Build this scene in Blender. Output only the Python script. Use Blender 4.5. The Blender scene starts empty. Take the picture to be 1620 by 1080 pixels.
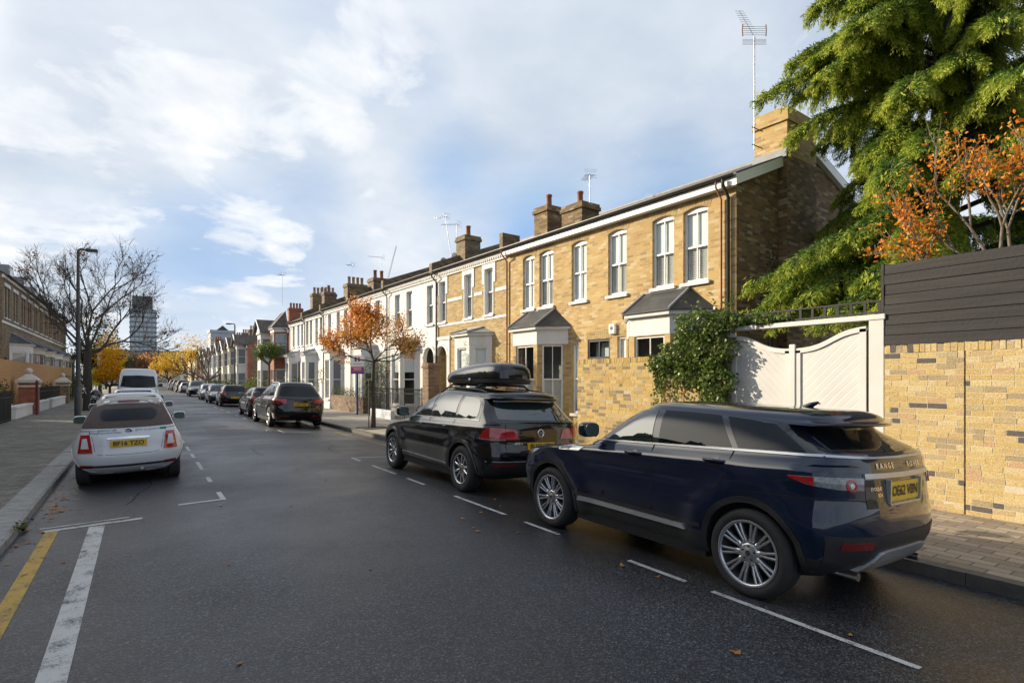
import bpy, bmesh, math, random
import numpy as np
from mathutils import Vector, Matrix
from mathutils.bvhtree import BVHTree
SC = bpy.context.scene
COL = SC.collection
R = math.radians
PI = math.pi

# ------------------------------------------------------------------ mesh helpers
class MB:
    """collects faces; build() links ONE mesh object"""
    def __init__(s):
        s.v = []; s.f = []; s.m = []; s.s = []
    def add(s, V, F, mat=0, smooth=False, M=None):
        b = len(s.v)
        if M is not None:
            V = [M @ Vector(p) for p in V]
        s.v.extend([tuple(p) for p in V])
        for f in F:
            s.f.append(tuple(b + i for i in f)); s.m.append(mat); s.s.append(smooth)
        return s
    def box(s, x0, x1, y0, y1, z0, z1, mat=0, M=None):
        V = [(x0,y0,z0),(x1,y0,z0),(x1,y1,z0),(x0,y1,z0),(x0,y0,z1),(x1,y0,z1),(x1,y1,z1),(x0,y1,z1)]
        return s.add(V, [(0,3,2,1),(4,5,6,7),(0,1,5,4),(1,2,6,5),(2,3,7,6),(3,0,4,7)], mat, False, M)
    def prism(s, pts, z0, z1, mat=0, M=None):
        """pts ccw in xy, extruded z0..z1"""
        n = len(pts)
        V = [(p[0],p[1],z0) for p in pts] + [(p[0],p[1],z1) for p in pts]
        F = [tuple(range(n-1,-1,-1)), tuple(range(n,2*n))] + [(i,(i+1)%n,n+(i+1)%n,n+i) for i in range(n)]
        return s.add(V, F, mat, False, M)
    def tube(s, pts, r, k=8, mat=0, caps=True, M=None, smooth=True):
        pts = [Vector(p) for p in pts]
        rs = r if isinstance(r,(list,tuple)) else [r]*len(pts)
        V=[]; F=[]
        n=len(pts); up=None
        for i,p in enumerate(pts):
            d=(pts[min(i+1,n-1)]-pts[max(i-1,0)]).normalized()
            if up is None: up=Vector((0,0,1)) if abs(d.z)<.9 else Vector((1,0,0))
            a=d.cross(up)
            if a.length<1e-4: a=d.cross(Vector((0,1,0)))
            a.normalize(); b=a.cross(d).normalized(); up=b
            for j in range(k):
                t=2*PI*j/k
                V.append(p+a*(math.cos(t)*rs[i])+b*(math.sin(t)*rs[i]))
        for i in range(n-1):
            for j in range(k):
                F.append((i*k+j,(i+1)*k+j,(i+1)*k+(j+1)%k,i*k+(j+1)%k))
        s.add(V,F,mat,smooth,M)
        if caps:
            s.add(V[:k],[tuple(range(k))],mat,False,M); s.add(V[-k:],[tuple(range(k-1,-1,-1))],mat,False,M)
        return s
    def lathe(s, prof, k=24, mat=0, axis='z', M=None, smooth=True, close=False):
        """prof: (radius, along)"""
        V=[];F=[]
        for r,h in prof:
            for j in range(k):
                t=2*PI*j/k; c,q=math.cos(t)*r,math.sin(t)*r
                V.append((c,q,h) if axis=='z' else ((h,c,q) if axis=='x' else (q,h,c)))
        n=len(prof)
        for i in range(n-1 if not close else n):
            i2=(i+1)%n
            for j in range(k):
                F.append((i*k+j,i*k+(j+1)%k,i2*k+(j+1)%k,i2*k+j))
        return s.add(V,F,mat,smooth,M)
    def grid(s, P, mat=0, smooth=True, M=None, flip=False):
        """P[i][j] points"""
        a=len(P); b=len(P[0]); V=[p for row in P for p in row]; F=[]
        for i in range(a-1):
            for j in range(b-1):
                q=(i*b+j,(i+1)*b+j,(i+1)*b+j+1,i*b+j+1)
                F.append(q[::-1] if flip else q)
        return s.add(V,F,mat,smooth,M)
    def build(s, name, mats, parent=None, loc=(0,0,0), rz=0, bevel=0, auto=None):
        me=bpy.data.meshes.new(name)
        me.from_pydata(s.v,[],s.f)
        if not isinstance(mats,(list,tuple)): mats=[mats]
        for m in mats: me.materials.append(m)
        n=len(me.polygons)
        me.polygons.foreach_set('material_index',np.array(s.m,dtype=np.int32))
        me.polygons.foreach_set('use_smooth',np.array(s.s,dtype=bool))
        boxuv(me)
        me.update()
        o=bpy.data.objects.new(name,me); COL.objects.link(o)
        o.location=loc; o.rotation_euler=(0,0,rz)
        if parent is not None: o.parent=parent
        if bevel:
            b=o.modifiers.new('b','BEVEL'); b.width=bevel; b.segments=2; b.limit_method='ANGLE'; b.angle_limit=R(40)
        if auto is not None: me.set_sharp_from_angle(angle=R(auto))
        return o

def boxuv(me):
    n=len(me.polygons)
    if n==0: return
    uv=me.uv_layers.new(name='UVMap')
    nl=len(me.loops)
    co=np.empty(len(me.vertices)*3,dtype=np.float32); me.vertices.foreach_get('co',co); co=co.reshape(-1,3)
    lv=np.empty(nl,dtype=np.int32); me.loops.foreach_get('vertex_index',lv)
    nr=np.empty(n*3,dtype=np.float32); me.polygons.foreach_get('normal',nr); nr=np.abs(nr.reshape(-1,3))
    tot=np.empty(n,dtype=np.int32); me.polygons.foreach_get('loop_total',tot)
    fn=np.repeat(nr,tot,axis=0); c=co[lv]
    ax=np.argmax(fn*np.array([1.0,1.001,1.0]),axis=1)
    out=np.empty((nl,2),dtype=np.float32)
    out[:,0]=np.where(ax==0,c[:,1],c[:,0]); out[:,1]=np.where(ax==2,c[:,1],c[:,2])
    uv.data.foreach_set('uv',out.ravel())

def tag(o,label=None,cat=None,group=None,kind=None):
    if label: o['label']=label
    if cat: o['category']=cat
    if group: o['group']=group
    if kind: o['kind']=kind
    return o
def thing(name,label,cat,loc=(0,0,0),rz=0,group=None,tilt=0):
    o=bpy.data.objects.new(name,None); COL.objects.link(o)
    o.empty_display_size=.3
    o.location=loc; o.rotation_euler=(0,tilt,rz)
    return tag(o,label,cat,group)
def copy_tree(o,parent=None,**kw):
    c=o.copy(); COL.objects.link(c)
    if parent is not None: c.parent=parent
    for ch in list(o.children): copy_tree(ch,c)
    return c
def ptmesh(name,V,F,mat,parent=None,attr=None,smooth=False,loc=(0,0,0)):
    """big numpy mesh: V (n,3), F (m,4); attr per face float 'rnd'"""
    me=bpy.data.meshes.new(name)
    V=np.asarray(V,dtype=np.float32); F=np.asarray(F,dtype=np.int32)
    me.vertices.add(len(V)); me.vertices.foreach_set('co',V.ravel())
    k=F.shape[1]
    me.loops.add(F.size); me.loops.foreach_set('vertex_index',F.ravel())
    me.polygons.add(len(F)); me.polygons.foreach_set('loop_start',np.arange(0,F.size,k,dtype=np.int32))
    me.update(calc_edges=True)
    me.polygons.foreach_set('use_smooth',np.full(len(F),bool(smooth)))
    if attr is not None:
        a=me.attributes.new('rnd','FLOAT','FACE'); a.data.foreach_set('value',np.asarray(attr,dtype=np.float32))
    me.materials.append(mat)
    o=bpy.data.objects.new(name,me); COL.objects.link(o); o.location=loc
    if parent is not None: o.parent=parent
    return o
def pchip(xs,ys):
    xs=np.array(xs,float); ys=np.array(ys,float); h=np.diff(xs); d=np.diff(ys)/h
    m=np.zeros(len(xs)); m[0]=d[0]; m[-1]=d[-1]
    for i in range(1,len(xs)-1):
        if d[i-1]*d[i]>0:
            w1=2*h[i]+h[i-1]; w2=h[i]+2*h[i-1]; m[i]=(w1+w2)/(w1/d[i-1]+w2/d[i])
    def f(x):
        x=float(min(max(x,xs[0]),xs[-1])); i=int(min(np.searchsorted(xs,x,side='right')-1,len(xs)-2)); i=max(i,0)
        t=(x-xs[i])/h[i]
        return float((2*t**3-3*t**2+1)*ys[i]+(t**3-2*t**2+t)*h[i]*m[i]+(-2*t**3+3*t**2)*ys[i+1]+(t**3-t**2)*h[i]*m[i+1])
    return f
def text_mesh(s,size=1.0,bold=0.0,ext=0.0,align='CENTER'):
    cu=bpy.data.curves.new('t','FONT'); cu.body=s; cu.size=size; cu.align_x=align; cu.align_y='CENTER'
    cu.offset=bold; cu.extrude=ext; cu.resolution_u=3
    o=bpy.data.objects.new('t',cu); COL.objects.link(o)
    dg=bpy.context.evaluated_depsgraph_get()
    me=bpy.data.meshes.new_from_object(o.evaluated_get(dg))
    V=[v.co.copy() for v in me.vertices]; F=[tuple(p.vertices) for p in me.polygons]
    bpy.data.objects.remove(o); bpy.data.curves.remove(cu); bpy.data.meshes.remove(me)
    return V,F

# ------------------------------------------------------------------ materials
def _new(name):
    m=bpy.data.materials.new(name); m.use_nodes=True
    nt=m.node_tree; return m,nt,nt.nodes['Principled BSDF']
def _n(nt,t,**kw):
    n=nt.nodes.new(t)
    for k,v in kw.items(): setattr(n,k,v)
    return n
def rgba(c): return (c[0],c[1],c[2],1)
def ramp(nt,fac,stops,interp='LINEAR'):
    r=_n(nt,'ShaderNodeValToRGB'); e=r.color_ramp; e.interpolation=interp
    while len(e.elements)<len(stops): e.elements.new(.5)
    for i,(p,c) in enumerate(stops): e.elements[i].position=p; e.elements[i].color=rgba(c)
    if fac is not None: nt.links.new(fac,r.inputs[0])
    return r
def noise(nt,vec,scale,detail=4,rough=.6):
    n=_n(nt,'ShaderNodeTexNoise'); n.inputs['Scale'].default_value=scale; n.inputs['Detail'].default_value=detail; n.inputs['Roughness'].default_value=rough
    if vec is not None: nt.links.new(vec,n.inputs['Vector'])
    return n
def mix(nt,fac,a,b,mode='MIX'):
    m=_n(nt,'ShaderNodeMix',data_type='RGBA',blend_type=mode)
    for sock,val in ((m.inputs[0],fac),(m.inputs[6],a),(m.inputs[7],b)):
        if hasattr(val,'is_linked') or hasattr(val,'links'): nt.links.new(val,sock)
        elif isinstance(val,(int,float)): sock.default_value=val
        else: sock.default_value=rgba(val)
    return m.outputs[2]
def bump(nt,bs,h,strength=.3,dist=.01):
    b=_n(nt,'ShaderNodeBump'); b.inputs['Strength'].default_value=strength; b.inputs['Distance'].default_value=dist
    nt.links.new(h,b.inputs['Height']); nt.links.new(b.outputs[0],bs.inputs['Normal'])
    return b
def coords(nt,kind='Object'):
    return _n(nt,'ShaderNodeTexCoord').outputs[kind]
def M(name,c1,c2=None,scale=3,rough=.6,metal=0,coat=0,ior=1.5,bmp=0,bscale=60,spec=None,detail=5,rr=0):
    m,nt,bs=_new(name)
    bs.inputs['Roughness'].default_value=rough; bs.inputs['Metallic'].default_value=metal
    bs.inputs['Coat Weight'].default_value=coat; bs.inputs['Coat Roughness'].default_value=.02; bs.inputs['IOR'].default_value=ior
    if spec is not None: bs.inputs['Specular IOR Level'].default_value=spec
    oc=coords(nt)
    if c2 is None: c2=tuple(c*.8 for c in c1)
    nz=noise(nt,oc,scale,detail)
    rp=ramp(nt,nz.outputs[0],[(.3,c1),(.7,c2)])
    nt.links.new(rp.outputs[0],bs.inputs['Base Color'])
    if rr:
        mr=_n(nt,'ShaderNodeMapRange'); mr.inputs[3].default_value=rough-rr; mr.inputs[4].default_value=rough+rr
        n3=noise(nt,oc,scale*2.3,4); nt.links.new(n3.outputs[0],mr.inputs[0]); nt.links.new(mr.outputs[0],bs.inputs['Roughness'])
    if bmp:
        n2=noise(nt,oc,bscale,4); bump(nt,bs,n2.outputs[0],bmp,.01)
    return m
def brickmat(name,pal,mortar,bw=.225,rh=.075,ms=.006,dirt=(.5,.45,.38),dirtamt=.35,bmp=.6,offs=.5,rough=.85,mscale=1.0):
    m,nt,bs=_new(name); bs.inputs['Roughness'].default_value=rough
    uv=coords(nt,'UV')
    wob=noise(nt,uv,1.7,2); 
    br=_n(nt,'ShaderNodeTexBrick',offset=offs)
    br.inputs['Scale'].default_value=1; br.inputs['Brick Width'].default_value=bw; br.inputs['Row Height'].default_value=rh
    br.inputs['Mortar Size'].default_value=ms; br.inputs['Mortar Smooth'].default_value=.2
    br.inputs['Color1'].default_value=(0,0,0,1); br.inputs['Color2'].default_value=(1,1,1,1); br.inputs['Mortar'].default_value=(.5,.5,.5,1)
    # small wander so that courses are not ruler straight
    ad=_n(nt,'ShaderNodeVectorMath',operation='MULTIPLY_ADD'); nt.links.new(wob.outputs['Color'],ad.inputs[0]); ad.inputs[1].default_value=(.012,.012,0); nt.links.new(uv,ad.inputs[2])
    nt.links.new(ad.outputs[0],br.inputs['Vector'])
    k=len(pal)
    rp=ramp(nt,br.outputs['Color'],[(i/k,c) for i,c in enumerate(pal)],'CONSTANT')
    fine=noise(nt,uv,38,5,.7)
    big=noise(nt,uv,.55,5,.6)
    c=mix(nt,.55,rp.outputs[0],ramp(nt,fine.outputs[0],[(.3,(.45,.45,.45)),(.7,(1.25,1.2,1.1))]).outputs[0],'MULTIPLY')
    c=mix(nt,br.outputs['Fac'],c,mortar)
    dm=ramp(nt,big.outputs[0],[(.42,(0,0,0)),(.68,(1,1,1))])
    dmm=_n(nt,'ShaderNodeMath',operation='MULTIPLY'); nt.links.new(dm.outputs[0],dmm.inputs[0]); dmm.inputs[1].default_value=dirtamt
    c=mix(nt,dmm.outputs[0],c,mix(nt,1.0,c,dirt,'MULTIPLY'))
    nt.links.new(c,bs.inputs['Base Color'])
    inv=_n(nt,'ShaderNodeMath',operation='SUBTRACT'); inv.inputs[0].default_value=1; nt.links.new(br.outputs['Fac'],inv.inputs[1])
    hh=_n(nt,'ShaderNodeMath',operation='MULTIPLY_ADD'); nt.links.new(fine.outputs[0],hh.inputs[0]); hh.inputs[1].default_value=.5; nt.links.new(inv.outputs[0],hh.inputs[2])
    bump(nt,bs,hh.outputs[0],bmp,.012)
    return m
def attrmat(name,stops,rough=.6,transl=0.0,noise_amt=.25,bmp=0,nscale=40,spec=.3):
    """colour from the per-face 'rnd' value"""
    m,nt,bs=_new(name); bs.inputs['Roughness'].default_value=rough; bs.inputs['Specular IOR Level'].default_value=spec
    a=_n(nt,'ShaderNodeAttribute',attribute_name='rnd')
    rp=ramp(nt,a.outputs['Fac'],stops)
    nz=noise(nt,coords(nt),nscale,4)
    c=mix(nt,noise_amt,rp.outputs[0],ramp(nt,nz.outputs[0],[(.3,(.4,.4,.4)),(.7,(1.3,1.3,1.3))]).outputs[0],'MULTIPLY')
    nt.links.new(c,bs.inputs['Base Color'])
    if bmp: bump(nt,bs,nz.outputs[0],bmp,.01)
    if transl:
        t=_n(nt,'ShaderNodeBsdfTranslucent'); nt.links.new(c,t.inputs[0])
        ms=_n(nt,'ShaderNodeMixShader'); ms.inputs[0].default_value=transl
        nt.links.new(bs.outputs[0],ms.inputs[1]); nt.links.new(t.outputs[0],ms.inputs[2])
        nt.links.new(ms.outputs[0],nt.nodes['Material Output'].inputs[0])
    return m
def glassmat(name,tint=(.02,.024,.026),ior=1.9,rough=.02,transp=0.0):
    m,nt,bs=_new(name); bs.inputs['Base Color'].default_value=rgba(tint); bs.inputs['Roughness'].default_value=rough; bs.inputs['IOR'].default_value=ior
    nz=noise(nt,coords(nt),1.1,2); bump(nt,bs,nz.outputs[0],.04,.02)
    if transp:
        t=_n(nt,'ShaderNodeBsdfTransparent'); t.inputs[0].default_value=(.92,.95,.94,1)
        ms=_n(nt,'ShaderNodeMixShader'); lw=_n(nt,'ShaderNodeLayerWeight'); lw.inputs[0].default_value=.5; fr=_n(nt,'ShaderNodeMath',operation='POWER'); nt.links.new(lw.outputs['Facing'],fr.inputs[0]); fr.inputs[1].default_value=4.0
        mr=_n(nt,'ShaderNodeMapRange'); mr.inputs[1].default_value=0; mr.inputs[2].default_value=1; mr.inputs[3].default_value=1-transp; mr.inputs[4].default_value=1
        nt.links.new(fr.outputs[0],mr.inputs[0]); nt.links.new(mr.outputs[0],ms.inputs[0])
        nt.links.new(t.outputs[0],ms.inputs[1]); nt.links.new(bs.outputs[0],ms.inputs[2])
        nt.links.new(ms.outputs[0],nt.nodes['Material Output'].inputs[0])
    return m
def paint(name,c,rough=.3,metal=.0,flake=0):
    m,nt,bs=_new(name); bs.inputs['Roughness'].default_value=rough; bs.inputs['Metallic'].default_value=metal
    bs.inputs['Coat Weight'].default_value=1; bs.inputs['Coat Roughness'].default_value=.025; bs.inputs['Coat IOR'].default_value=1.6; bs.inputs['Specular IOR Level'].default_value=.1
    oc=coords(nt)
    d=noise(nt,oc,2.2,6,.65)
    # dust film of its own: heavier low down is real dirt splashed by the wheels
    cc=mix(nt,ramp(nt,d.outputs[0],[(.5,(0,0,0)),(.85,(.25,.25,.25))]).outputs[0],c,tuple(min(1,x*.8+.02) for x in c))
    nt.links.new(cc,bs.inputs['Base Color'])
    d2=noise(nt,oc,9,5); mr=_n(nt,'ShaderNodeMapRange'); mr.inputs[3].default_value=.0; mr.inputs[4].default_value=.045
    nt.links.new(d2.outputs[0],mr.inputs[0]); nt.links.new(mr.outputs[0],bs.inputs['Coat Roughness'])
    return m
# ------------------------------------------------------------------ shared materials
STOCK=[(0.516,0.348,0.132),(0.547,0.376,0.15),(0.491,0.323,0.123),(0.566,0.422,0.2),(0.436,0.283,0.113),(0.529,0.357,0.138),(0.361,0.246,0.113),(0.547,0.379,0.147),(0.591,0.472,0.281),(0.504,0.336,0.129)]
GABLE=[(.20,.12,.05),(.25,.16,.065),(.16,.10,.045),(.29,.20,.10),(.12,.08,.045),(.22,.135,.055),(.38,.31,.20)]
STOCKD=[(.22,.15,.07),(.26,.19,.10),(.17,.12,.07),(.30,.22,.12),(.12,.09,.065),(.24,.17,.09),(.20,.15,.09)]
REDP=[(.30,.085,.045),(.34,.10,.05),(.25,.07,.04),(.36,.13,.07),(.28,.08,.05)]
BROWNP=[(.20,.13,.08),(.24,.15,.09),(.16,.10,.07),(.28,.19,.12),(.13,.09,.07)]
m_stock=brickmat('stock_brick',STOCK,(.47,.38,.24))
m_stock2=brickmat('smooth_stock_brick',[(.40,.28,.11),(.45,.32,.13),(.36,.25,.095),(.48,.36,.17),(.33,.22,.085)],(.48,.40,.27),dirtamt=.25)
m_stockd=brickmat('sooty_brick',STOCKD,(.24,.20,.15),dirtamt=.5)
m_gable=brickmat('weathered_shaded_brick',GABLE,(.20,.15,.09),dirtamt=.6)  # weathered brown brick, palette darkened further for the shade on the gable end
m_red=brickmat('red_brick',REDP,(.36,.25,.19),dirtamt=.3)
m_brown=brickmat('brown_brick',BROWNP,(.26,.2,.15),dirtamt=.4)
m_slate=brickmat('slate_tiles',[(.055,.057,.06),(.065,.067,.07),(.045,.047,.05),(.075,.075,.078)],(.02,.02,.02),bw=.28,rh=.19,ms=.004,rough=.6,bmp=.5,dirtamt=.2)
m_tile=brickmat('clay_tiles',[(.115,.085,.07),(.14,.105,.085),(.10,.075,.063),(.09,.07,.06)],(.03,.02,.02),bw=.2,rh=.14,ms=.004,rough=.8,bmp=.5,dirtamt=.3)
m_white=M('white_render',(.71,.70,.68),(.55,.54,.51),1.2,.75,bmp=.12,bscale=30,detail=8)
def _streaks(m,sc=(2.2,2.2,.25)):
    nt=m.node_tree; mp=_n(nt,'ShaderNodeMapping'); mp.inputs['Scale'].default_value=sc
    tc=[n for n in nt.nodes if n.type=='TEX_COORD'][0]; nz=[n for n in nt.nodes if n.type=='TEX_NOISE'][0]
    nt.links.new(tc.outputs['Object'],mp.inputs[0]); nt.links.new(mp.outputs[0],nz.inputs['Vector'])
    r=[n for n in nt.nodes if n.type=='VALTORGB'][0]; r.color_ramp.elements[0].position=.42; r.color_ramp.elements[1].position=.85
_streaks(m_white)
m_cream=M('cream_render',(.70,.64,.50),(.62,.56,.43),1.2,.75,bmp=.12,bscale=30)
m_gloss=M('white_gloss_paint',(.80,.80,.78),(.72,.72,.70),4,.35)
m_gate=M('gate_paint',(.58,.57,.555),(.52,.51,.495),1.6,.5,bmp=.1,bscale=18)
m_stone=M('stone_sill',(.62,.59,.53),(.48,.45,.40),5,.8,bmp=.2,bscale=50)
m_blackmetal=M('black_metal',(.018,.018,.02),(.03,.03,.03),8,.42)
m_gutter=M('black_gutter',(.02,.02,.022),(.035,.033,.03),4,.45)
m_lead=M('lead_flashing',(.22,.23,.25),(.30,.31,.32),5,.6)
m_terra=M('terracotta',(.32,.11,.055),(.22,.09,.05),6,.8)
m_buffpot=M('buff_pot',(.35,.27,.18),(.25,.18,.12),6,.8)
m_blind=M('window_blind',(.82,.84,.85),(.76,.78,.79),1.0,.7)
m_shutter=M('shutter_slats',(.82,.81,.79),(.76,.75,.73),3,.6)
m_room=M('dim_room',(.30,.30,.29),(.20,.20,.20),1.0,.9)
m_pane=glassmat('window_glass',(.03,.035,.04),1.75,.015,.95)
m_farpane=glassmat('dark_window_glass',(.19,.205,.215),1.9,.03)
m_door=M('dark_door_paint',(.02,.022,.025),(.03,.03,.033),3,.35)
m_teal=M('teal_door_paint',(.03,.12,.11),(.025,.10,.09),3,.4)
m_bark=M('bark',(.085,.07,.055),(.045,.038,.03),14,.9,bmp=.8,bscale=30)
m_barkl=M('pale_bark',(.20,.16,.12),(.10,.085,.065),12,.9,bmp=.7,bscale=28)
m_twig=M('twig_bark',(.06,.048,.038),(.035,.03,.025),10,.9)
m_alu=M('aluminium',(.5,.5,.52),(.4,.4,.42),8,.35,metal=.9)
m_lampgrey=M('lamp_post_paint',(.045,.05,.052),(.065,.068,.068),3,.5)
m_rubber=M('tyre_rubber',(.016,.016,.017),(.028,.027,.026),9,.8)
m_alloy=M('alloy_wheel',(.50,.51,.53),(.42,.43,.45),9,.25,metal=.75,rr=.06)
m_alloyd=M('wheel_barrel',(.05,.05,.052),(.08,.08,.08),9,.5,metal=.5)
m_chrome=M('chrome',(.75,.75,.76),(.68,.68,.69),9,.12,metal=1)
m_silver=M('satin_silver_trim',(.55,.56,.57),(.48,.49,.5),9,.3,metal=.6)
m_clad=M('black_plastic_cladding',(.018,.018,.019),(.028,.028,.028),6,.55,bmp=.1,bscale=200)
m_gloss_black=paint('gloss_black',(.006,.006,.007))
m_carglass=glassmat('car_glass',(.005,.007,.009),1.5,.01); m_carglass.node_tree.nodes['Principled BSDF'].inputs['Specular IOR Level'].default_value=.32
m_cargreen=glassmat('green_car_glass',(.012,.022,.022),2.1,.01)
m_mirror=M('mirror_glass',(.16,.20,.19),(.13,.17,.16),3,.06,metal=.8)
m_seam=M('door_seam_black',(.004,.004,.004),(.006,.006,.006),5,.9)
m_redlens=M('red_lens',(.42,.010,.014),(.30,.006,.010),14,.08,coat=1)
m_darkred=M('dark_red_lens',(.20,.006,.008),(.14,.005,.006),14,.1,coat=1)
m_clearlens=M('clear_lens',(.30,.31,.33),(.10,.105,.11),22,.08,coat=1)
m_plate=M('yellow_plate',(.72,.46,.015),(.66,.41,.012),5,.35)
m_platew=M('white_plate',(.75,.75,.73),(.68,.68,.66),5,.35)
m_ink=M('black_ink',(.012,.012,.012),(.02,.02,.02),5,.5)
m_navyink=M('navy_print',(.03,.04,.13),(.04,.05,.15),5,.5)
m_greenink=M('green_print',(.02,.20,.13),(.03,.22,.14),5,.5)
m_under=M('underbody_black',(.006,.006,.006),(.01,.01,.01),5,.9)
m_wheelwell=m_under
P_blue=paint('dark_blue_paint',(.0022,.0082,.031),.3,.0)
P_black=paint('black_paint',(.004,.004,.005),.3,.0)
P_white=paint('white_paint',(.62,.64,.67),.35)
P_grey=paint('dark_grey_paint',(.03,.032,.035),.35,.4)
P_silver=paint('silver_paint',(.40,.42,.45),.35,.5)
P_nearblack=paint('brown_black_paint',(.007,.006,.006),.3,.0)
P_van=paint('van_white_paint',(.55,.57,.60),.35)
m_softtop=M('taupe_canvas',(.115,.085,.075),(.085,.062,.055),12,.85,bmp=.25,bscale=300)
m_softtopl=M('pale_canvas_roof',(.45,.40,.36),(.38,.34,.30),8,.8,bmp=.2,bscale=300)
# ------------------------------------------------------------------ cars
class Car: pass
def body_mesh(sp):
    fr=pchip(*zip(*sp['rear'])); ff=pchip(*zip(*sp['front'])); fw=pchip(*zip(*sp['width']))
    zb,ze,zt=sp['zb'],sp['ze'],sp['zt']
    zs=list(np.arange(zb,sp.get('hood0',.8),.05))
    zs+=list(np.arange(sp.get('hood0',.8),sp.get('hood1',1.1),.014))
    zs+=list(np.arange(sp.get('hood1',1.1),ze,.035))+[ze]
    zs=sorted(set(zs)|set(sp.get('zextra',[])))
    flat=sp.get('roofin',.55)
    slices=[(z,fr(z),ff(z),fw(z)) for z in zs]
    yr,yf,w=slices[-1][1:]
    for ph in (12,24,36,48,60,70,79,86):
        c=math.cos(R(ph)); s_=math.sin(R(ph))
        slices.append((ze+(zt-ze)*s_, yr+(1-c)*flat*sp.get('rin',.5), yf-(1-c)*flat, w*max(.06,c**.75)))
    nr,ns,nf=9,sp.get('ns',46),10
    pr,pf=sp.get('pr',3.2),sp.get('pf',2.8)
    wb2=sp['wb']/2; Ra=sp['Ra']; flare=sp.get('flare',.02); zw=sp['rw']
    rings=[]
    for (z,yr,yf,w) in slices:
        Lr=sp.get('Lr',.45)*(1 if z<sp['belt'] else .8); Lf=sp.get('Lf',.75)*(1 if z<sp['belt'] else .75)
        Lr=min(Lr,(yf-yr)*.4); Lf=min(Lf,(yf-yr)*.4)
        half=[]
        def g(y):
            t=(y-(yr+yf)/2)/((yf-yr)/2); b=1-sp.get('barrel',.035)*t*t
            if z>sp['belt'] and y<0: b*=1-sp.get('rearnarrow',.02)*(y/2)**2*min(1,(z-sp['belt'])/.3)
            return b
        for i in range(nr):
            th=PI/2*i/nr; x=math.sin(th)**(2/pr); d=Lr*(1-math.cos(th)**(2/pr)) if True else 0
            half.append((x*w*g(yr+Lr),yr+d))
        y0,y1=yr+Lr,yf-Lf
        for i in range(ns+1):
            y=y0+(y1-y0)*i/ns
            ww=w*g(y)
            half.append((ww,y))
        for i in range(1,nf+1):
            th=PI/2*(1-i/nf); x=math.sin(th)**(2/pf); d=Lf*(1-math.cos(th)**(2/pf))
            half.append((x*w*g(yf-Lf),yf-d))
        pts=[]
        for (x,y) in half:
            zz=z+sp['deform'](y,z) if 'deform' in sp else z
            if z<sp['belt'] and x>.3*w:
                for yc in (-wb2,wb2):
                    dd=math.hypot(y-yc,zz-zw)
                    x+=flare*math.exp(-((dd-Ra-sp.get('fo',.05))/sp.get('fw',.10))**2)
            pts.append((x,y,zz))
        rings.append(pts)
    N=len(rings[0]); V=[]; F=[]
    for pts in rings:
        V+=pts; V+=[(-x,y,z) for (x,y,z) in pts[N-2:0:-1]]
    n=2*N-2
    for k in range(len(rings)-1):
        for i in range(n):
            j=(i+1)%n
            F.append((k*n+i,k*n+j,(k+1)*n+j,(k+1)*n+i))
    L=lambda i:(n-i)%n
    b=(len(rings)-1)*n
    for i in range(N-1):
        if i==0:
            F.append((b,b+1,b+L(1))); F.append((1,0,L(1)))
        elif i==N-2:
            F.append((b+i,b+N-1,b+L(i))); F.append((N-1,i,L(i)))
        else:
            F.append((b+i,b+i+1,b+L(i+1),b+L(i))); F.append((i+1,i,L(i),L(i+1)))
    return V,F
def make_body(sp,paintm,name='body'):
    V,F=body_mesh(sp)
    c=Car(); c.sp=sp
    c.bvh=BVHTree.FromPolygons([Vector(v) for v in V],F)
    mb=MB(); mb.add(V,F,0,True)
    o=mb.build(name,[paintm,m_wheelwell])
    cut=MB(); wb2=sp['wb']/2
    for sx in (-1,1):
        for yc in (-wb2,wb2):
            x0,x1=sorted((sx*(sp['tw']-.16),sx*(sp['tw']+.5)))
            k=40; ring=[(math.cos(2*PI*j/k)*sp['Ra']+yc,math.sin(2*PI*j/k)*sp['Ra']+sp['rw']) for j in range(k)]
            VV=[(x0,a,b) for a,b in ring]+[(x1,a,b) for a,b in ring]
            FF=[tuple(range(k-1,-1,-1)),tuple(range(k,2*k))]+[(i,(i+1)%k,k+(i+1)%k,k+i) for i in range(k)]
            cut.add(VV,FF)
    oc=cut.build('cut',m_wheelwell)
    md=o.modifiers.new('b','BOOLEAN'); md.operation='DIFFERENCE'; md.object=oc; md.solver='EXACT'
    dg=bpy.context.evaluated_depsgraph_get()
    me=bpy.data.meshes.new_from_object(o.evaluated_get(dg))
    o.modifiers.clear(); old=o.data; o.data=me; bpy.data.meshes.remove(old)
    oc_me=oc.data; bpy.data.objects.remove(oc); bpy.data.meshes.remove(oc_me)
    me.materials.clear(); me.materials.append(paintm); me.materials.append(m_wheelwell); me.materials.append(m_clad)
    zc=sp.get('clad',.36)
    for p in me.polygons:
        cx,cy,cz=p.center
        idx=0
        for yc in (-wb2,wb2):
            if math.hypot(cy-yc,cz-sp['rw'])<sp['Ra']*1.003 and abs(cx)>sp['tw']-.2: idx=1
        if idx==0 and cz<zc: idx=2
        if cz<sp['zb']+.02: idx=1
        p.material_index=idx
    me.set_sharp_from_angle(angle=R(40))
    c.body=o
    return c
DIRS={'L':((-1,0,0),(0,1,0)),'R':((1,0,0),(0,1,0)),'B':((0,-1,0),(1,0,0)),'F':((0,1,0),(1,0,0)),
      'LB':((-.707,-.707,0),(.707,-.707,0)),'RB':((.707,-.707,0),(.707,.707,0)),'LF':((-.707,.707,0),(.707,.707,0)),'RF':((.707,.707,0),(.707,-.707,0))}
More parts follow.
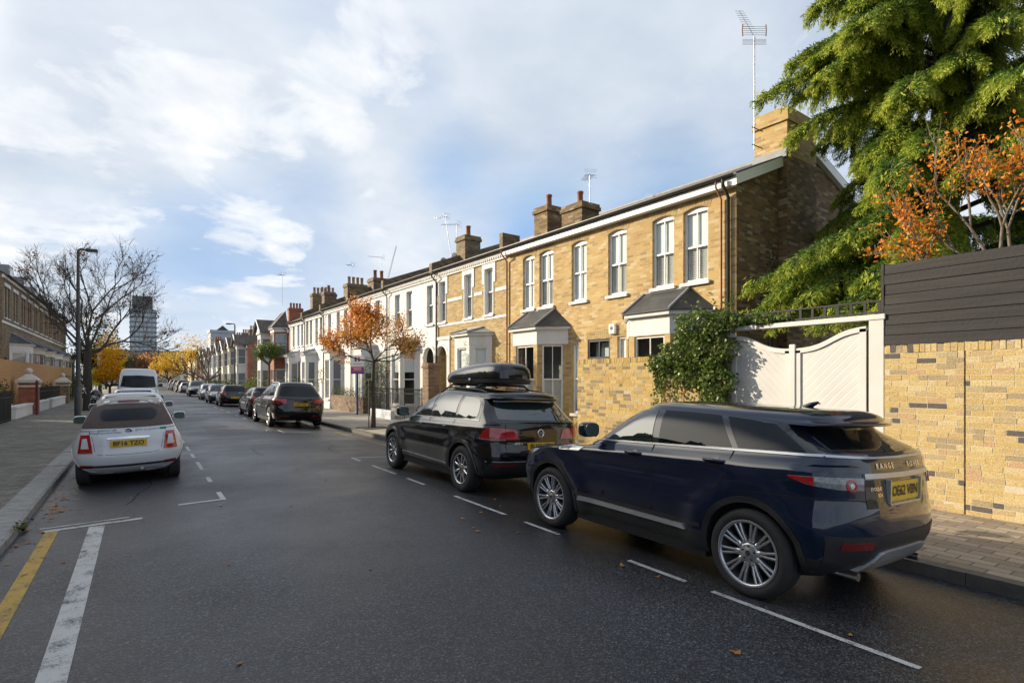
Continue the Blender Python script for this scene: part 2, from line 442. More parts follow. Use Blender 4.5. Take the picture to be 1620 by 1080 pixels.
def hit(c,side,a,b):
    if side=='T':
        o=Vector((a,b,4)); d=Vector((0,0,-1))
    else:
        out,ax=DIRS[side]; out=Vector(out); ax=Vector(ax)
        o=ax*a+Vector((0,0,b))+out*6; d=-out
    p,n,i,_=c.bvh.ray_cast(o,d)
    if p is None:
        p,n,i,_=c.bvh.find_nearest(o+d*5.2)
    if n.dot(d)>0: n=-n
    return p,n
def resample(ch,n):
    ch=[Vector((p[0],p[1])) for p in ch]
    if len(ch)==1: return [ch[0]]*n
    L=[0]
    for i in range(1,len(ch)): L.append(L[-1]+(ch[i]-ch[i-1]).length)
    out=[]
    for k in range(n):
        t=L[-1]*k/(n-1); i=0
        while i<len(L)-2 and L[i+1]<t: i+=1
        u=(t-L[i])/max(1e-9,L[i+1]-L[i]); out.append(ch[i].lerp(ch[i+1],u))
    return out
def panel(c,name,mat,side,bot,top,nx=14,ny=5,off=.004,th=.012,parent=None,mb=None,smooth=True,mi=0):
    B=resample(bot,nx); T=resample(top,nx)
    P=[];Q=[]
    for j in range(ny):
        row=[];rb=[]
        for i in range(nx):
            q=B[i].lerp(T[i],j/(ny-1)); p,n=hit(c,side,q[0],q[1])
            row.append(p+n*off); rb.append(p+n*(off-th))
        P.append(row);Q.append(rb)
    own=mb is None
    mb=mb or MB()
    flip=side in('L','F','LB','LF')
    # orientation check
    n0=(P[0][1]-P[0][0]).cross(P[1][0]-P[0][0]); _,nn=hit(c,side,*B[0].lerp(T[0],.2))
    V=[p for r in P for p in r]; F=[]
    for j in range(ny-1):
        for i in range(nx-1): F.append((j*nx+i,j*nx+i+1,(j+1)*nx+i+1,(j+1)*nx+i))
    mid=F[len(F)//2]; nm=(V[mid[1]]-V[mid[0]]).cross(V[mid[2]]-V[mid[0]])
    _,nn=hit(c,side,*B[nx//2].lerp(T[nx//2],.5))
    rev=nm.dot(nn)<0
    mb.add(V,[f[::-1] if rev else f for f in F],mi,smooth)
    # skirt
    ring=[(0,i) for i in range(nx)]+[(j,nx-1) for j in range(1,ny)]+[(ny-1,i) for i in range(nx-2,-1,-1)]+[(j,0) for j in range(ny-2,0,-1)]
    V2=[P[j][i] for j,i in ring]+[Q[j][i] for j,i in ring]; m_=len(ring)
    F2=[(i,m_+i,m_+(i+1)%m_,(i+1)%m_) for i in range(m_)]
    mb.add(V2,[f[::-1] if rev else f for f in F2],mi,False)
    if own:
        return mb.build(name,mat,parent if parent is not None else c.root)
def strip(c,name,mat,side,pts,w,n=None,off=.003,th=.008,parent=None,mb=None,mi=0):
    n=n or max(4,int(sum((Vector(pts[i+1])-Vector(pts[i])).length for i in range(len(pts)-1))/.06))
    P=resample(pts,n); lo=[];hi=[]
    for i in range(n):
        d=(P[min(i+1,n-1)]-P[max(i-1,0)]).normalized(); q=Vector((-d.y,d.x))
        lo.append(P[i]-q*w/2); hi.append(P[i]+q*w/2)
    # follow by index, not arclength
    return panel(c,name,mat,side,lo,hi,nx=n,ny=2,off=off,th=th,parent=parent,mb=mb,mi=mi)
def arc(yc,zc,r,a0,a1,n=24):
    return [(yc+r*math.cos(R(a0+(a1-a0)*i/(n-1))),zc+r*math.sin(R(a0+(a1-a0)*i/(n-1)))) for i in range(n)]
def bodytext(c,name,mat,side,s,ctr,size,parent=None,off=.006,ext=.0,sx=1.0,bold=0):
    V,F=text_mesh(s,size,bold)
    mb=MB(); VV=[]
    for v in V:
        a=ctr[0]+v.x*sx*(-1 if side in('F','R') else 1)*1; b=ctr[1]+v.y
        if side=='L': a=ctr[0]-v.x*sx
        p,n=hit(c,side,a,b); VV.append(p+n*off)
    mb.add(VV,F); return mb.build(name,mat,parent if parent is not None else c.root)
def plate(c,s,z,w=.52,h=.11,side='B',x0=0.0,mat=None,off=.02):
    p,n=hit(c,side,x0,z)
    sg=-1 if side=='B' else 1
    y=p.y+sg*off
    tl=sg*.0
    mb=MB(); mb.box(x0-w/2,x0+w/2,min(y,y-sg*.03),max(y,y-sg*.03),z-h/2,z+h/2)
    o=mb.build('number_plate',mat or m_plate,c.root,bevel=.004)
    if s:
        V,F=text_mesh(s,min(h*.92,.112),.0025)
        wd=max(v.x for v in V)-min(v.x for v in V); k=min(1.0,w*.88/wd)
        t=MB()
        if side=='B': t.add([(x0+v.x*k,y-.004,z+v.y-.0) for v in V],F)
        else: t.add([(x0-v.x*k,y+.004,z+v.y) for v in V],F)
        t.build('plate_characters',m_ink,o)
    return o
def make_wheel(c,rt,rr,wid,spokes='ten',dark=False,k=40):
    """returns mesh pair tyre, rim built around origin, outer face at -x"""
    t=MB(); h=wid/2
    prof=[(rr-.005,h*.78),(rr+.012,h*.95),(rr+(rt-rr)*.5,h*1.02),(rt-.025,h*.93),(rt-.006,h*.78),(rt,h*.5)]
    for a in (.42,.34,.1,.02): prof.append((rt-(.008 if a in(.34,.1) else 0),h*a))
    prof=[(r,-x) for r,x in prof]+[(r,x) for r,x in reversed(prof)]
    prof+= [(rr-.005,h*.78)]
    t.lathe(prof,k,0,'x')
    r=MB()
    # barrel and lip
    r.lathe([(rr+.006,-h*.97),(rr-.004,-h*1.0),(rr-.016,-h*.95),(rr-.022,-h*.86)],k,0,'x')
    r.lathe([(rr-.022,-h*.86),(rr-.04,-h*.3),(rr-.05,h*.6)],k,1,'x')
    r.lathe([(0.0,h*.05),(rr*.62,h*.05),(rr*.62,h*.2),(rr*.99,h*.6)],k,1,'x') # brake disc/back
    face=-h*.80
    def spoke(a,r0,r1,w0,w1,x0,x1,th=.035):
        ca,sa=math.cos(a),math.sin(a); P=[]
        V=[]
        for (rad,w,xx) in ((r0,w0,x0),((r0+r1)/2,(w0+w1)/2,(x0+x1)/2-.006),(r1,w1,x1)):
            for (dy,dx) in ((-w/2,.006),(-w/4,0),(w/4,0),(w/2,.006),(w/2,th),(-w/2,th)):
                V.append((xx+dx,rad*ca-dy*sa,rad*sa+dy*ca))
        F=[]
        for s_ in range(2):
            for j in range(6): F.append((s_*6+j,s_*6+(j+1)%6,(s_+1)*6+(j+1)%6,(s_+1)*6+j))
        F+=[(5,4,3,2,1,0),(12,13,14,15,16,17)]
        r.add(V,F,0,False)
    hub=.085
    if spokes=='ten2':
        for i in range(10):
            a=2*PI*i/10+.16
            for s_ in (-1,1): spoke(a+s_*.105*.9,hub*.9,rr-.012,.020,.022,face+.012,-h*.9)
            spoke(a,hub*.8,hub+.045,.052,.046,face+.010,face+.012)
    elif spokes=='five2':
        for i in range(5):
            a=2*PI*i/5+.3
            for s_ in (-1,1): spoke(a+s_*.27,hub*.7,rr-.012,.045,.030,face+.008,-h*.88)
    else:
        for i in range(7): spoke(2*PI*i/7,hub*.8,rr-.012,.05,.055,face+.01,-h*.88)
    r.lathe([(0.001,face-.004),(.028,face-.004),(.032,face-.001),(hub*.8,face+.004),(hub,face+.012),(hub*1.02,face+.05)],24,0,'x')
    r.lathe([(0.001,face-.006),(.024,face-.006)],16,1,'x')
    for i in range(5):
        a=2*PI*i/5+.6
        Mx=Matrix.Translation((face+.0005,.056*math.cos(a),.056*math.sin(a)))
        r.lathe([(0.001,-.002),(.0105,-.002),(.0115,.004)],10,1,'x',M=Mx)
    return t,r
def add_wheels(c,spokes,rr,wid=.235,inset=.0,k=40,steer=0):
    sp=c.sp; t,r=make_wheel(c,sp['rw'],rr,wid,spokes,k=k)
    first=None
    for yc in (-sp['wb']/2,sp['wb']/2):
        for sx in (-1,1):
            w=bpy.data.objects.new('wheel',None); COL.objects.link(w); w.parent=c.root
            w.empty_display_size=.1
            w.location=(sx*(sp['tw']-wid/2-inset),yc,sp['rw']); w.rotation_euler=(random.random()*2*PI if sx<0 else 0,0,0 if sx<0 else PI)
            if yc>0 and steer: w.rotation_euler[2]+=R(steer)
            if first is None:
                a=t.build('tyre',m_rubber,w); b=r.build('rim',[m_alloy,m_alloyd],w); first=(a,b)
            else:
                for q in first:
                    n_=q.copy(); COL.objects.link(n_); n_.parent=w
def arches(c,r0,r1,mat,off=.012,a0=-12,a1=192):
    sp=c.sp
    for side in 'LR':
        for yc in (-sp['wb']/2,sp['wb']/2):
            panel(c,'wheel_arch',mat,side,arc(yc,sp['rw'],r0,a0,a1),arc(yc,sp['rw'],r1,a0,a1),nx=28,ny=4,off=off,th=.05)
def mirror(c,y,z,x,mat,size=(.10,.07,.085),glass=True):
    for sx in (-1,1):
        mb=MB(); n=10; P=[]
        for i in range(n+1):
            th=PI*i/n
            q=math.sin(th)**.45; P.append([(sx*(x+.08)+size[0]*q*math.copysign(abs(math.cos(2*PI*j/20))**.6,math.cos(2*PI*j/20)), y-size[1]*math.copysign(abs(math.cos(th))**.8,math.cos(th)), z+size[2]*q*math.copysign(abs(math.sin(2*PI*j/20))**.6,math.sin(2*PI*j/20))*(1-.12*sx*0)) for j in range(21)])
        mb.grid(P,0,True)
        mb.tube([(sx*(x-.06),y+.02,z-.06),(sx*(x+.05),y+.01,z-.04)],.028,8)
        o=mb.build('wing_mirror',mat,c.root)
        g=MB(); n_=20; cx=sx*(x+.08); g.add([(cx+size[0]*.84*math.copysign(abs(math.cos(2*PI*j/n_))**.6,math.cos(2*PI*j/n_)),y-size[1]*1.01,z+size[2]*.84*math.copysign(abs(math.sin(2*PI*j/n_))**.6,math.sin(2*PI*j/n_))) for j in range(n_)]+[(cx+size[0]*.84*math.copysign(abs(math.cos(2*PI*j/n_))**.6,math.cos(2*PI*j/n_)),y-size[1]*.9,z+size[2]*.84*math.copysign(abs(math.sin(2*PI*j/n_))**.6,math.sin(2*PI*j/n_))) for j in range(n_)],[tuple(range(n_))]+[(j,n_+j,n_+(j+1)%n_,(j+1)%n_) for j in range(n_)])
        g.build('mirror_glass',m_mirror,o)
def handle(c,side,y,z,mat,L=.19):
    p,n=hit(c,side,y,z)
    mb=MB(); sx=-1 if side=='L' else 1
    pts=[(p.x-.004*sx,y+L/2,z),(p.x+sx*.032,y+L/2-.03,z),(p.x+sx*.036,y,z+.002),(p.x+sx*.032,y-L/2+.03,z),(p.x-.004*sx,y-L/2,z)]
    mb.tube(pts,[.012,.014,.015,.014,.012],8,M=None)
    o=mb.build('door_handle',mat,c.root)
    return o
def seams(c,lines,side_lists=('L','R'),w=.0095):
    for side,pts in lines:
        for s_ in (side_lists if side=='S' else (side,)):
            strip(c,'door_seam',m_seam,s_,pts,w,off=.0012,th=.004)
def newcar(name,label,x,y,rz,tilt,sp,paintm,z=0,group=None,cat='car'):
    c=make_body(sp,paintm)
    c.root=thing(name,label,cat,(x,y,z),rz,group,tilt)
    c.body.parent=c.root
    u=MB(); x_=sp['tw']-.29; y1=sp['wb']/2+.2; u.box(-x_,x_,-y1,y1,sp['zb']-.02,sp['zb']+.12); y2=sp['wb']/2-sp['Ra']-.02; u.box(-x_-.22,x_+.22,-y2,y2,sp['zb']-.045,sp['zb']+.1); u.build('underbody',m_under,c.root)
    return c
def roofrails(c,x,y0,y1,mat,h=.035):
    for sx in (-1,1):
        mb=MB(); pts=[]
        for i in range(13):
            y=y0+(y1-y0)*i/12; p,n=hit(c,'T',sx*x,y); e=min(i,12-i)
            pts.append((sx*x,y,p.z+(0 if e==0 else h*min(1,e/1.5))))
        mb.tube(pts,.016,8); mb.build('roof_rail',mat,c.root)
def roadz(x):
    t=max(0,x-3.4); u=max(0,1.2-x)
    return -.045*t*t/(t+.3)-.026*u*u/(u+.3)
RT=R(2.2); LT=R(-1.3)
def lerpd(belt,roof,z0=.85,z1=1.08,z2=1.45):
    def f(y,z):
        a=min(1,max(0,(z-z0)/(z1-z0))); b=min(1,max(0,(z-z1)/(z2-z1)))
        a=a*a*(3-2*a)
        return (1-b)*a*belt(y)+b*roof(y)
    return f
# ---- dark blue SUV nearest the camera
def build_evoque():
    sp=dict(wb=2.66,tw=.925,rw=.366,Ra=.425,zb=.25,ze=1.525,zt=1.62,belt=1.10,hood0=.84,hood1=1.16,roofin=.75,rin=.2,flare=.040,fo=.13,fw=.10,clad=.46,
     rear=[(.25,-1.80),(.36,-2.0),(.47,-2.10),(.60,-2.14),(.74,-2.14),(.88,-2.118),(1.0,-2.10),(1.10,-2.075),(1.18,-2.03),(1.23,-1.965),(1.31,-1.86),(1.44,-1.72),(1.478,-1.70),(1.486,-1.86),(1.505,-1.875),(1.525,-1.82)],
     front=[(.25,1.9),(.33,2.08),(.47,2.2),(.62,2.22),(.80,2.18),(.90,2.10),(.955,1.95),(1.01,1.6),(1.055,1.2),(1.09,.93),(1.13,.82),(1.2,.70),(1.35,.47),(1.45,.32),(1.525,.18)],
     width=[(.25,.83),(.33,.875),(.44,.895),(.54,.905),(.62,.934),(.70,.944),(.80,.930),(.90,.930),(.96,.944),(1.01,.955),(1.05,.950),(1.10,.915),(1.15,.880),(1.22,.862),(1.32,.828),(1.42,.782),(1.48,.742),(1.525,.69)],
     Lr=.42,Lf=.62,pr=3.0,pf=3.0,barrel=.05,rearnarrow=.035,zextra=[1.470,1.478,1.482,1.486,1.490,1.497,1.505,1.515],
     deform=lerpd(lambda y:-.036*y if y>-2 else .072,lambda y:-.026*max(0,-y-.2)-.008*max(0,y),.90,1.16,1.44))
    c=newcar('parked_car','glossy dark blue five-door SUV parked beside the white gates, nearest to the viewer',5.09,4.06,0,RT,sp,P_blue,roadz(5.09))
    arches(c,.418,.470,m_clad,off=.010)
    bl=lambda y:1.162-.038*y
    BT=[(.74,bl(.74)+.012),(-1.0,bl(-1)+.012),(-1.86,bl(-1.86)+.005)]
    TP=[(.72,bl(.74)+.03),(.50,1.335),(.28,1.468),(.12,1.512),(-.25,1.525),(-.7,1.515),(-1.1,1.497),(-1.42,1.47),(-1.55,1.45),(-1.86,bl(-1.86)+.012)]
    for s in 'LR':
        panel(c,'window_surround',m_gloss_black,s,BT,TP,nx=44,ny=6,off=.0025,th=.006)
        panel(c,'window',m_cargreen,s,[(.62,bl(.62)+.02),(-.23,bl(-.23)+.02)],[(.50,1.285),(.30,1.425),(.16,1.482),(-.18,1.50)],nx=18,ny=6,off=.007)
        panel(c,'window',m_carglass,s,[(-.32,bl(-.32)+.02),(-1.13,bl(-1.13)+.02)],[(-.27,1.502),(-.6,1.498),(-.92,1.484)],nx=14,ny=6,off=.007)
        panel(c,'window',m_carglass,s,[(-1.19,bl(-1.19)+.02),(-1.76,bl(-1.76)+.02)],[(-.99,1.48),(-1.25,1.462),(-1.44,1.44)],nx=14,ny=6,off=.007)
        strip(c,'chrome_strip',m_silver,s,[(.76,bl(.76)),(-1.0,bl(-1.0)),(-1.88,bl(-1.88)-.004)],.018,off=.008)
        panel(c,'sill_trim',m_silver,s,[(.80,.432),(-.70,.425)],[(.78,.482),(-.66,.465)],nx=16,ny=3,off=.022,th=.05)
        strip(c,'sill_cladding',m_clad,s,[(.88,.505),(-.86,.50)],.03,off=.014,th=.03)
        handle(c,s,-.05,bl(-.05)-.10,P_blue,.22); handle(c,s,-1.0,bl(-1.)-.10,P_blue,.22)
        panel(c,'handle_recess',m_gloss_black,s,arc(-.06,bl(-.05)-.10,.048,180,360,9),arc(-.06,bl(-.05)-.10,.048,180,0,9),nx=9,ny=4,off=.0015)
        panel(c,'handle_recess',m_gloss_black,s,arc(-1.01,bl(-1.)-.10,.048,180,360,9),arc(-1.01,bl(-1.)-.10,.048,180,0,9),nx=9,ny=4,off=.0015)
        panel(c,'fender_vent',m_silver,s,[(1.14,.975),(.80,.99)],[(1.17,1.025),(.72,1.04)],nx=8,ny=3,off=.008)
        panel(c,'vent_slot',m_gloss_black,s,[(1.12,.986),(.97,.992)],[(1.13,1.014),(.94,1.02)],nx=5,ny=3,off=.011)
        panel(c,'headlight',m_clearlens,s,[(1.93,.84),(1.62,.90)],[(1.9,.89),(1.55,.945)],nx=8,ny=3,off=.004)
    seams(c,[('S',[(.80,bl(.84)),(.84,.9),(.78,.50)]),('S',[(-.27,bl(-.27)),(-.30,.8),(-.26,.50)]),('S',[(-1.16,bl(-1.16)),(-1.13,1.0),(-.93,.76),(-.84,.50)]),
             ('S',[(.95,1.07),(1.45,.99),(1.9,.905)]),('S',[(-1.06,.86),(-1.55,.90),(-1.90,.90)])])
    for s,k in (('LB',1),('RB',-1)):
        A=lambda x,y:((x*.707-y*.707) if k==1 else (x*.707+y*.707))
        b=[(A(-.93*k,-1.68),1.05),(A(-.93*k,-1.83),1.012),(A(-.80*k,-2.03),.985),(A(-.60*k,-2.09),.98)]
        t=[(A(-.93*k,-1.68),1.066),(A(-.93*k,-1.83),1.075),(A(-.82*k,-2.02),1.078),(A(-.60*k,-2.09),1.072)]
        o=panel(c,'tail_light',m_clearlens,s,b,t,nx=22,ny=5,off=.008)
        b2=[(A(-.93*k,-1.675),1.052),(A(-.92*k,-1.88),1.005)]; t2=[(A(-.93*k,-1.675),1.064),(A(-.92*k,-1.88),1.072)]
        panel(c,'red_lens',m_redlens,s,b2,t2,nx=8,ny=3,off=.013,parent=o)
        cx=A(-.72*k,-2.06)
        for r0,r1,mt in ((.030,.047,m_redlens),(.0,.018,m_chrome)):
            panel(c,'lamp_ring',mt,s,arc(cx,1.017,max(r0,.002),0,360,20),arc(cx,1.017,r1,0,360,20),nx=20,ny=2,off=.014,parent=o)
    panel(c,'rear_window',m_carglass,'B',[(-.70,1.262),(0,1.245),(.70,1.262)],[(-.585,1.425),(0,1.445),(.585,1.425)],nx=26,ny=9,off=.005)
    strip(c,'chrome_strip',m_silver,'B',[(-.80,1.228),(-.4,1.215),(0,1.211),(.4,1.215),(.80,1.228)],.016,n=24,off=.008)
    panel(c,'tailgate_trim',m_silver,'B',[(-.56,1.065),(0,1.058),(.56,1.065)],[(-.56,1.103),(0,1.098),(.56,1.103)],nx=20,ny=3,off=.014,th=.03)
    panel(c,'plate_recess',m_gloss_black,'B',[(-.56,.84),(.56,.84)],[(-.56,1.055),(.56,1.055)],nx=20,ny=4,off=.003)
    pl=plate(c,'OE62 VBN',.955,h=.15,off=.014)
    mb=MB(); mb.box(-.285,-.272,-2.135,-2.10,.865,1.05); mb.box(.272,.285,-2.135,-2.10,.865,1.05); mb.box(-.272,.272,-2.135,-2.10,.855,.868)
    mb.build('plate_frame',m_silver,c.root)
    for tx,xx,zz,sz in (('R A N G E',-.25,1.15,.062),('R O V E R',.27,1.15,.062),('EVOQUE',-.43,.985,.036),('SD4',-.385,.935,.036)):
        bodytext(c,'badge_lettering',m_chrome,'B',tx,(xx,zz),sz,off=.006,bold=.001)
    panel(c,'rear_bumper',m_clad,'B',[(-.84,.44),(-.5,.40),(.5,.40),(.84,.44)],[(-.88,.645),(-.5,.63),(.5,.63),(.88,.645)],nx=26,ny=5,off=.010,th=.03)
    panel(c,'skid_plate',m_silver,'B',[(-.50,.34),(.50,.34)],[(-.40,.50),(-.3,.515),(.3,.515),(.40,.50)],nx=16,ny=4,off=.03,th=.04)
    for sx in (-1,1):
        panel(c,'fog_reflector',m_darkred,'B',sorted([(sx*.78,.545),(sx*.50,.535)]),sorted([(sx*.78,.60),(sx*.50,.595)]),nx=8,ny=3,off=.014)
        mb=MB(); mb.tube([(sx*.55,-2.03,.315),(sx*.55,-1.8,.315)],[.034,.034],14); mb.build('exhaust_pipe',m_chrome,c.root)
    panel(c,'windscreen',m_carglass,'F',[(.72,1.14),(0,1.10),(-.72,1.14)],[(.56,1.48),(0,1.50),(-.56,1.48)],nx=16,ny=6,off=.004)
    mirror(c,.60,1.25,.90,P_blue,(.115,.075,.085))
    mb=MB(); mb.tube([(.0,-2.0,1.24),(.12,-1.96,1.27),(.35,-1.93,1.275)],[.014,.010,.007],6); mb.build('rear_wiper',m_clad,c.root)
    mb=MB(); p,n=hit(c,'T',0,-1.35)
    for k in range(6): pass
    mb.tube([(0,-1.30,p.z-.01),(0,-1.36,p.z+.02),(0,-1.42,p.z+.045),(0,-1.44,p.z+.03)],[.03,.026,.012,.004],10); mb.build('roof_aerial',P_blue,c.root)
    add_wheels(c,'ten2',.268,.245,inset=.0,k=56)
    return c
def build_touareg():
    sp=dict(wb=2.893,tw=.955,rw=.375,Ra=.435,zb=.26,ze=1.60,zt=1.70,belt=1.09,hood0=.86,hood1=1.14,roofin=.6,rin=.35,flare=.024,fo=.08,clad=.36,
     rear=[(.26,-2.0),(.34,-2.2),(.46,-2.33),(.6,-2.375),(.74,-2.36),(.82,-2.325),(1.0,-2.31),(1.1,-2.28),(1.17,-2.215),(1.25,-2.135),(1.45,-1.985),(1.555,-1.92),(1.565,-2.05),(1.585,-2.065),(1.60,-2.02)],zextra=[1.55,1.555,1.56,1.565,1.57,1.577,1.585,1.592],
     front=[(.26,2.05),(.34,2.25),(.5,2.35),(.7,2.36),(.85,2.27),(.95,2.0),(1.0,1.7),(1.055,1.35),(1.10,1.14),(1.14,1.02),(1.3,.72),(1.5,.34),(1.60,.12)],
     width=[(.26,.86),(.35,.91),(.5,.935),(.66,.958),(.80,.955),(.90,.965),(.98,.966),(1.04,.955),(1.10,.918),(1.15,.898),(1.25,.872),(1.40,.822),(1.50,.772),(1.56,.73),(1.60,.69)],
     Lr=.42,Lf=.75,pr=3.2,pf=2.7,barrel=.04,rearnarrow=.015,deform=lerpd(lambda y:-.018*y,lambda y:-.03*max(0,-y-.4),z1=1.14,z2=1.5))
    c=newcar('parked_car','black SUV carrying a roof box, parked in front of the dark blue car',5.22,9.33,0,RT,sp,P_black,roadz(5.22))
    arches(c,.428,.480,P_black,off=.012)
    bl=lambda y:1.15-.018*y
    for s in 'LR':
        panel(c,'window_surround',m_gloss_black,s,[(1.02,bl(1.)),(-1.88,bl(-1.9))],[(.98,bl(1)+.02),(.68,1.30),(.28,1.475),(0,1.565),(-.5,1.592),(-1.1,1.580),(-1.55,1.545),(-1.75,1.49),(-1.86,1.35),(-1.88,bl(-1.9)+.03)],nx=48,ny=6,off=.0025,th=.006)
        panel(c,'window',m_cargreen,s,[(.90,bl(.9)+.02),(-.15,bl(-.15)+.02)],[(.72,1.255),(.36,1.42),(.06,1.525),(-.20,1.558)],nx=18,ny=6,off=.007)
        panel(c,'window',m_cargreen,s,[(-.26,bl(-.2)+.02),(-1.10,bl(-1.1)+.02)],[(-.31,1.562),(-.7,1.564),(-1.07,1.550)],nx=14,ny=6,off=.007)
        panel(c,'window',m_cargreen,s,[(-1.19,bl(-1.2)+.02),(-1.70,bl(-1.7)+.02),(-1.79,bl(-1.8)+.06)],[(-1.17,1.542),(-1.45,1.527),(-1.62,1.50),(-1.72,1.44),(-1.79,1.31)],nx=16,ny=6,off=.007)
        strip(c,'chrome_strip',m_silver,s,[(1.02,bl(1.02)-.004),(-1.88,bl(-1.88)-.004)],.012,off=.006)
        strip(c,'sill_trim',m_silver,s,[(.92,.43),(-.92,.405)],.014,off=.014)
        handle(c,s,.02,1.02,P_black); handle(c,s,-.92,1.03,P_black)
        panel(c,'headlight',m_clearlens,s,[(2.05,.80),(1.62,.86)],[(2.0,.90),(1.55,.95)],nx=8,ny=3,off=.004)
    seams(c,[('S',[(.95,bl(1)),(.97,.8),(.92,.42)]),('S',[(-.21,1.14),(-.22,.7),(-.20,.42)]),('S',[(-1.14,1.15),(-1.12,.95),(-.98,.72),(-.92,.42)]),('S',[(1.05,1.06),(1.45,1.03),(2.0,.93)]),
             ('B',[(-.62,1.14),(-.64,.98),(-.63,.66),(-.5,.60),(.5,.60),(.63,.66),(.64,.98),(.62,1.14)])])
    for s,k in (('LB',1),('RB',-1)):
        A=lambda x,y:((x*.707-y*.707) if k==1 else (x*.707+y*.707))
        b=[(A(-.95*k,-2.00),.915),(A(-.86*k,-2.22),.885),(A(-.66*k,-2.30),.885)]
        t=[(A(-.95*k,-2.03),.94),(A(-.92*k,-2.10),1.05),(A(-.86*k,-2.2),1.085),(A(-.66*k,-2.28),1.07)]
        o=panel(c,'tail_light',m_redlens,s,b,t,nx=18,ny=5,off=.012)
        strip(c,'reflector_band',m_clearlens,s,[(A(-.95*k,-2.02),.915),(A(-.86*k,-2.22),.905),(A(-.66*k,-2.30),.905)],.018,off=.016,parent=o)
    for sx in (-1,1):
        panel(c,'tail_light',m_redlens,'B',sorted([(sx*.635,.90),(sx*.40,.905)]),sorted([(sx*.635,1.068),(sx*.46,1.05)]),nx=10,ny=4,off=.012)
        panel(c,'fog_reflector',m_darkred,'B',sorted([(sx*.82,.50),(sx*.45,.50)]),sorted([(sx*.82,.53),(sx*.45,.53)]),nx=10,ny=3,off=.012)
    panel(c,'rear_window',m_cargreen,'B',[(-.70,1.20),(0,1.19),(.70,1.20)],[(-.60,1.535),(0,1.555),(.60,1.535)],nx=26,ny=9,off=.005)
    panel(c,'rear_bumper',m_clad,'B',[(-.86,.36),(.86,.36)],[(-.90,.56),(.90,.56)],nx=24,ny=4,off=.008,th=.02)
    strip(c,'bumper_line',m_silver,'B',[(-.90,.575),(0,.575),(.90,.575)],.012,n=20,off=.01)
    plate(c,'BU12 KFX',.80)
    # round maker's emblem
    p,n=hit(c,'B',0,1.005)
    mb=MB(); Mx=Matrix.Translation((0,p.y-.012,1.0))
    mb.lathe([(.050,0),(.055,-.006),(.062,-.006),(.066,0)],28,0,'y',M=Mx)
    for pts in ([(-.030,.040),(-.013,-.002),(0,.020),(.013,-.002),(.030,.040)],[(-.046,.018),(-.022,-.046),(0,-.004),(.022,-.046),(.046,.018)]):
        mb.tube([(a,p.y-.016,1.0+b) for a,b in pts],.0055,6)
    mb.build('round_emblem',m_chrome,c.root)
    bodytext(c,'badge_lettering',m_chrome,'B','TOUAREG',(-.47,.845),.045,off=.006,bold=.001,sx=1.25)
    panel(c,'windscreen',m_cargreen,'F',[(.75,1.15),(0,1.12),(-.75,1.15)],[(.58,1.54),(0,1.57),(-.58,1.54)],nx=16,ny=6,off=.004)
    mirror(c,.86,1.20,.925,P_black,(.115,.085,.095))
    roofrails(c,.60,.05,-1.65,m_clad)
    mb=MB(); mb.tube([(-.02,-2.2,1.185),(.15,-2.15,1.24),(.5,-2.12,1.26)],[.014,.011,.008],6); mb.build('rear_wiper',m_clad,c.root)
    add_wheels(c,'five2',.243,.255,k=44)
    # roof box lies on the roof: a thing of its own
    t=thing('roof_box','glossy black roof box strapped on top of the black SUV','roof box',(5.22+.07,8.62,roadz(5.22)+1.66),0,tilt=RT)
    def shell(prof,mat,nm,par):
        mb=MB(); P=[]
        for (z,w,yr,yf,ex) in prof:
            row=[]
            for i in range(49):
                a=2*PI*i/48; cx=math.copysign(abs(math.cos(a))**(2/ex),math.cos(a)); sy=math.copysign(abs(math.sin(a))**(2/ex),math.sin(a))
                ym=(yr+yf)/2; hl=(yf-yr)/2
                tap=1-.18*max(0,sy)**2
                row.append((cx*w*tap,ym+sy*hl,z))
            P.append(row)
        mb.grid(P,flip=True); n=len(P[0])-1
        mb.add(P[-1][:n],[tuple(range(n))]); mb.add(P[0][:n],[tuple(range(n-1,-1,-1))])
        return mb.build(nm,mat,par,auto=40)
    shell([(.11,.36,-.80,1.0,5),(.12,.425,-.88,1.12,5),(.19,.435,-.90,1.18,5)],m_clad,'box_base',t)
    # lid rises towards the rear
    mb=MB(); P=[]
    for k in range(11):
        f=k/10; row=[]
        for i in range(61):
            a=2*PI*i/60; ex=4.5
            cx=math.copysign(abs(math.cos(a))**(2/ex),math.cos(a)); sy=math.copysign(abs(math.sin(a))**(2/ex),math.sin(a))
            sh=math.cos(f*PI/2)**.42 if f<1 else 0
            y=.14+sy*1.04*(1-(1-sh)*.55) - (1-sh)*.22
            x=cx*.437*(1-.16*max(0,sy)**2)*max(.02,sh**.9)
            hgt=.275*(1-.55*max(0,(y+.15)/1.35)**1.4)*(1-.05*max(0,-y-.5))
            row.append((x,y,.20+hgt*math.sin(f*PI/2)**.9))
        P.append(row)
    mb.grid(P,flip=True)
    mb.build('box_lid',paint('roof_box_gloss',(.008,.008,.009)),t,auto=60)
    mb=MB(); 
    for y in (-.45,.55): mb.tube([(-.58,y,.0),(-.45,y,.085),(.45,y,.085),(.58,y,.0)],.02,8)
    mb.build('cross_bar',m_clad,t)
    mb=MB(); mb.tube([(-.447,-.25,.175),(-.447,-.25,.175+.001)],.0,4,caps=False)
    mb=MB(); mb.lathe([(.001,0),(.03,0),(.034,.008),(.034,.02)],16,0,'x',M=Matrix.Translation((-.458,-.05,.165))); mb.build('box_lock',m_silver,t)
    mb=MB(); mb.box(-.445,.445,-.905,1.19,.186,.2); 
    return c
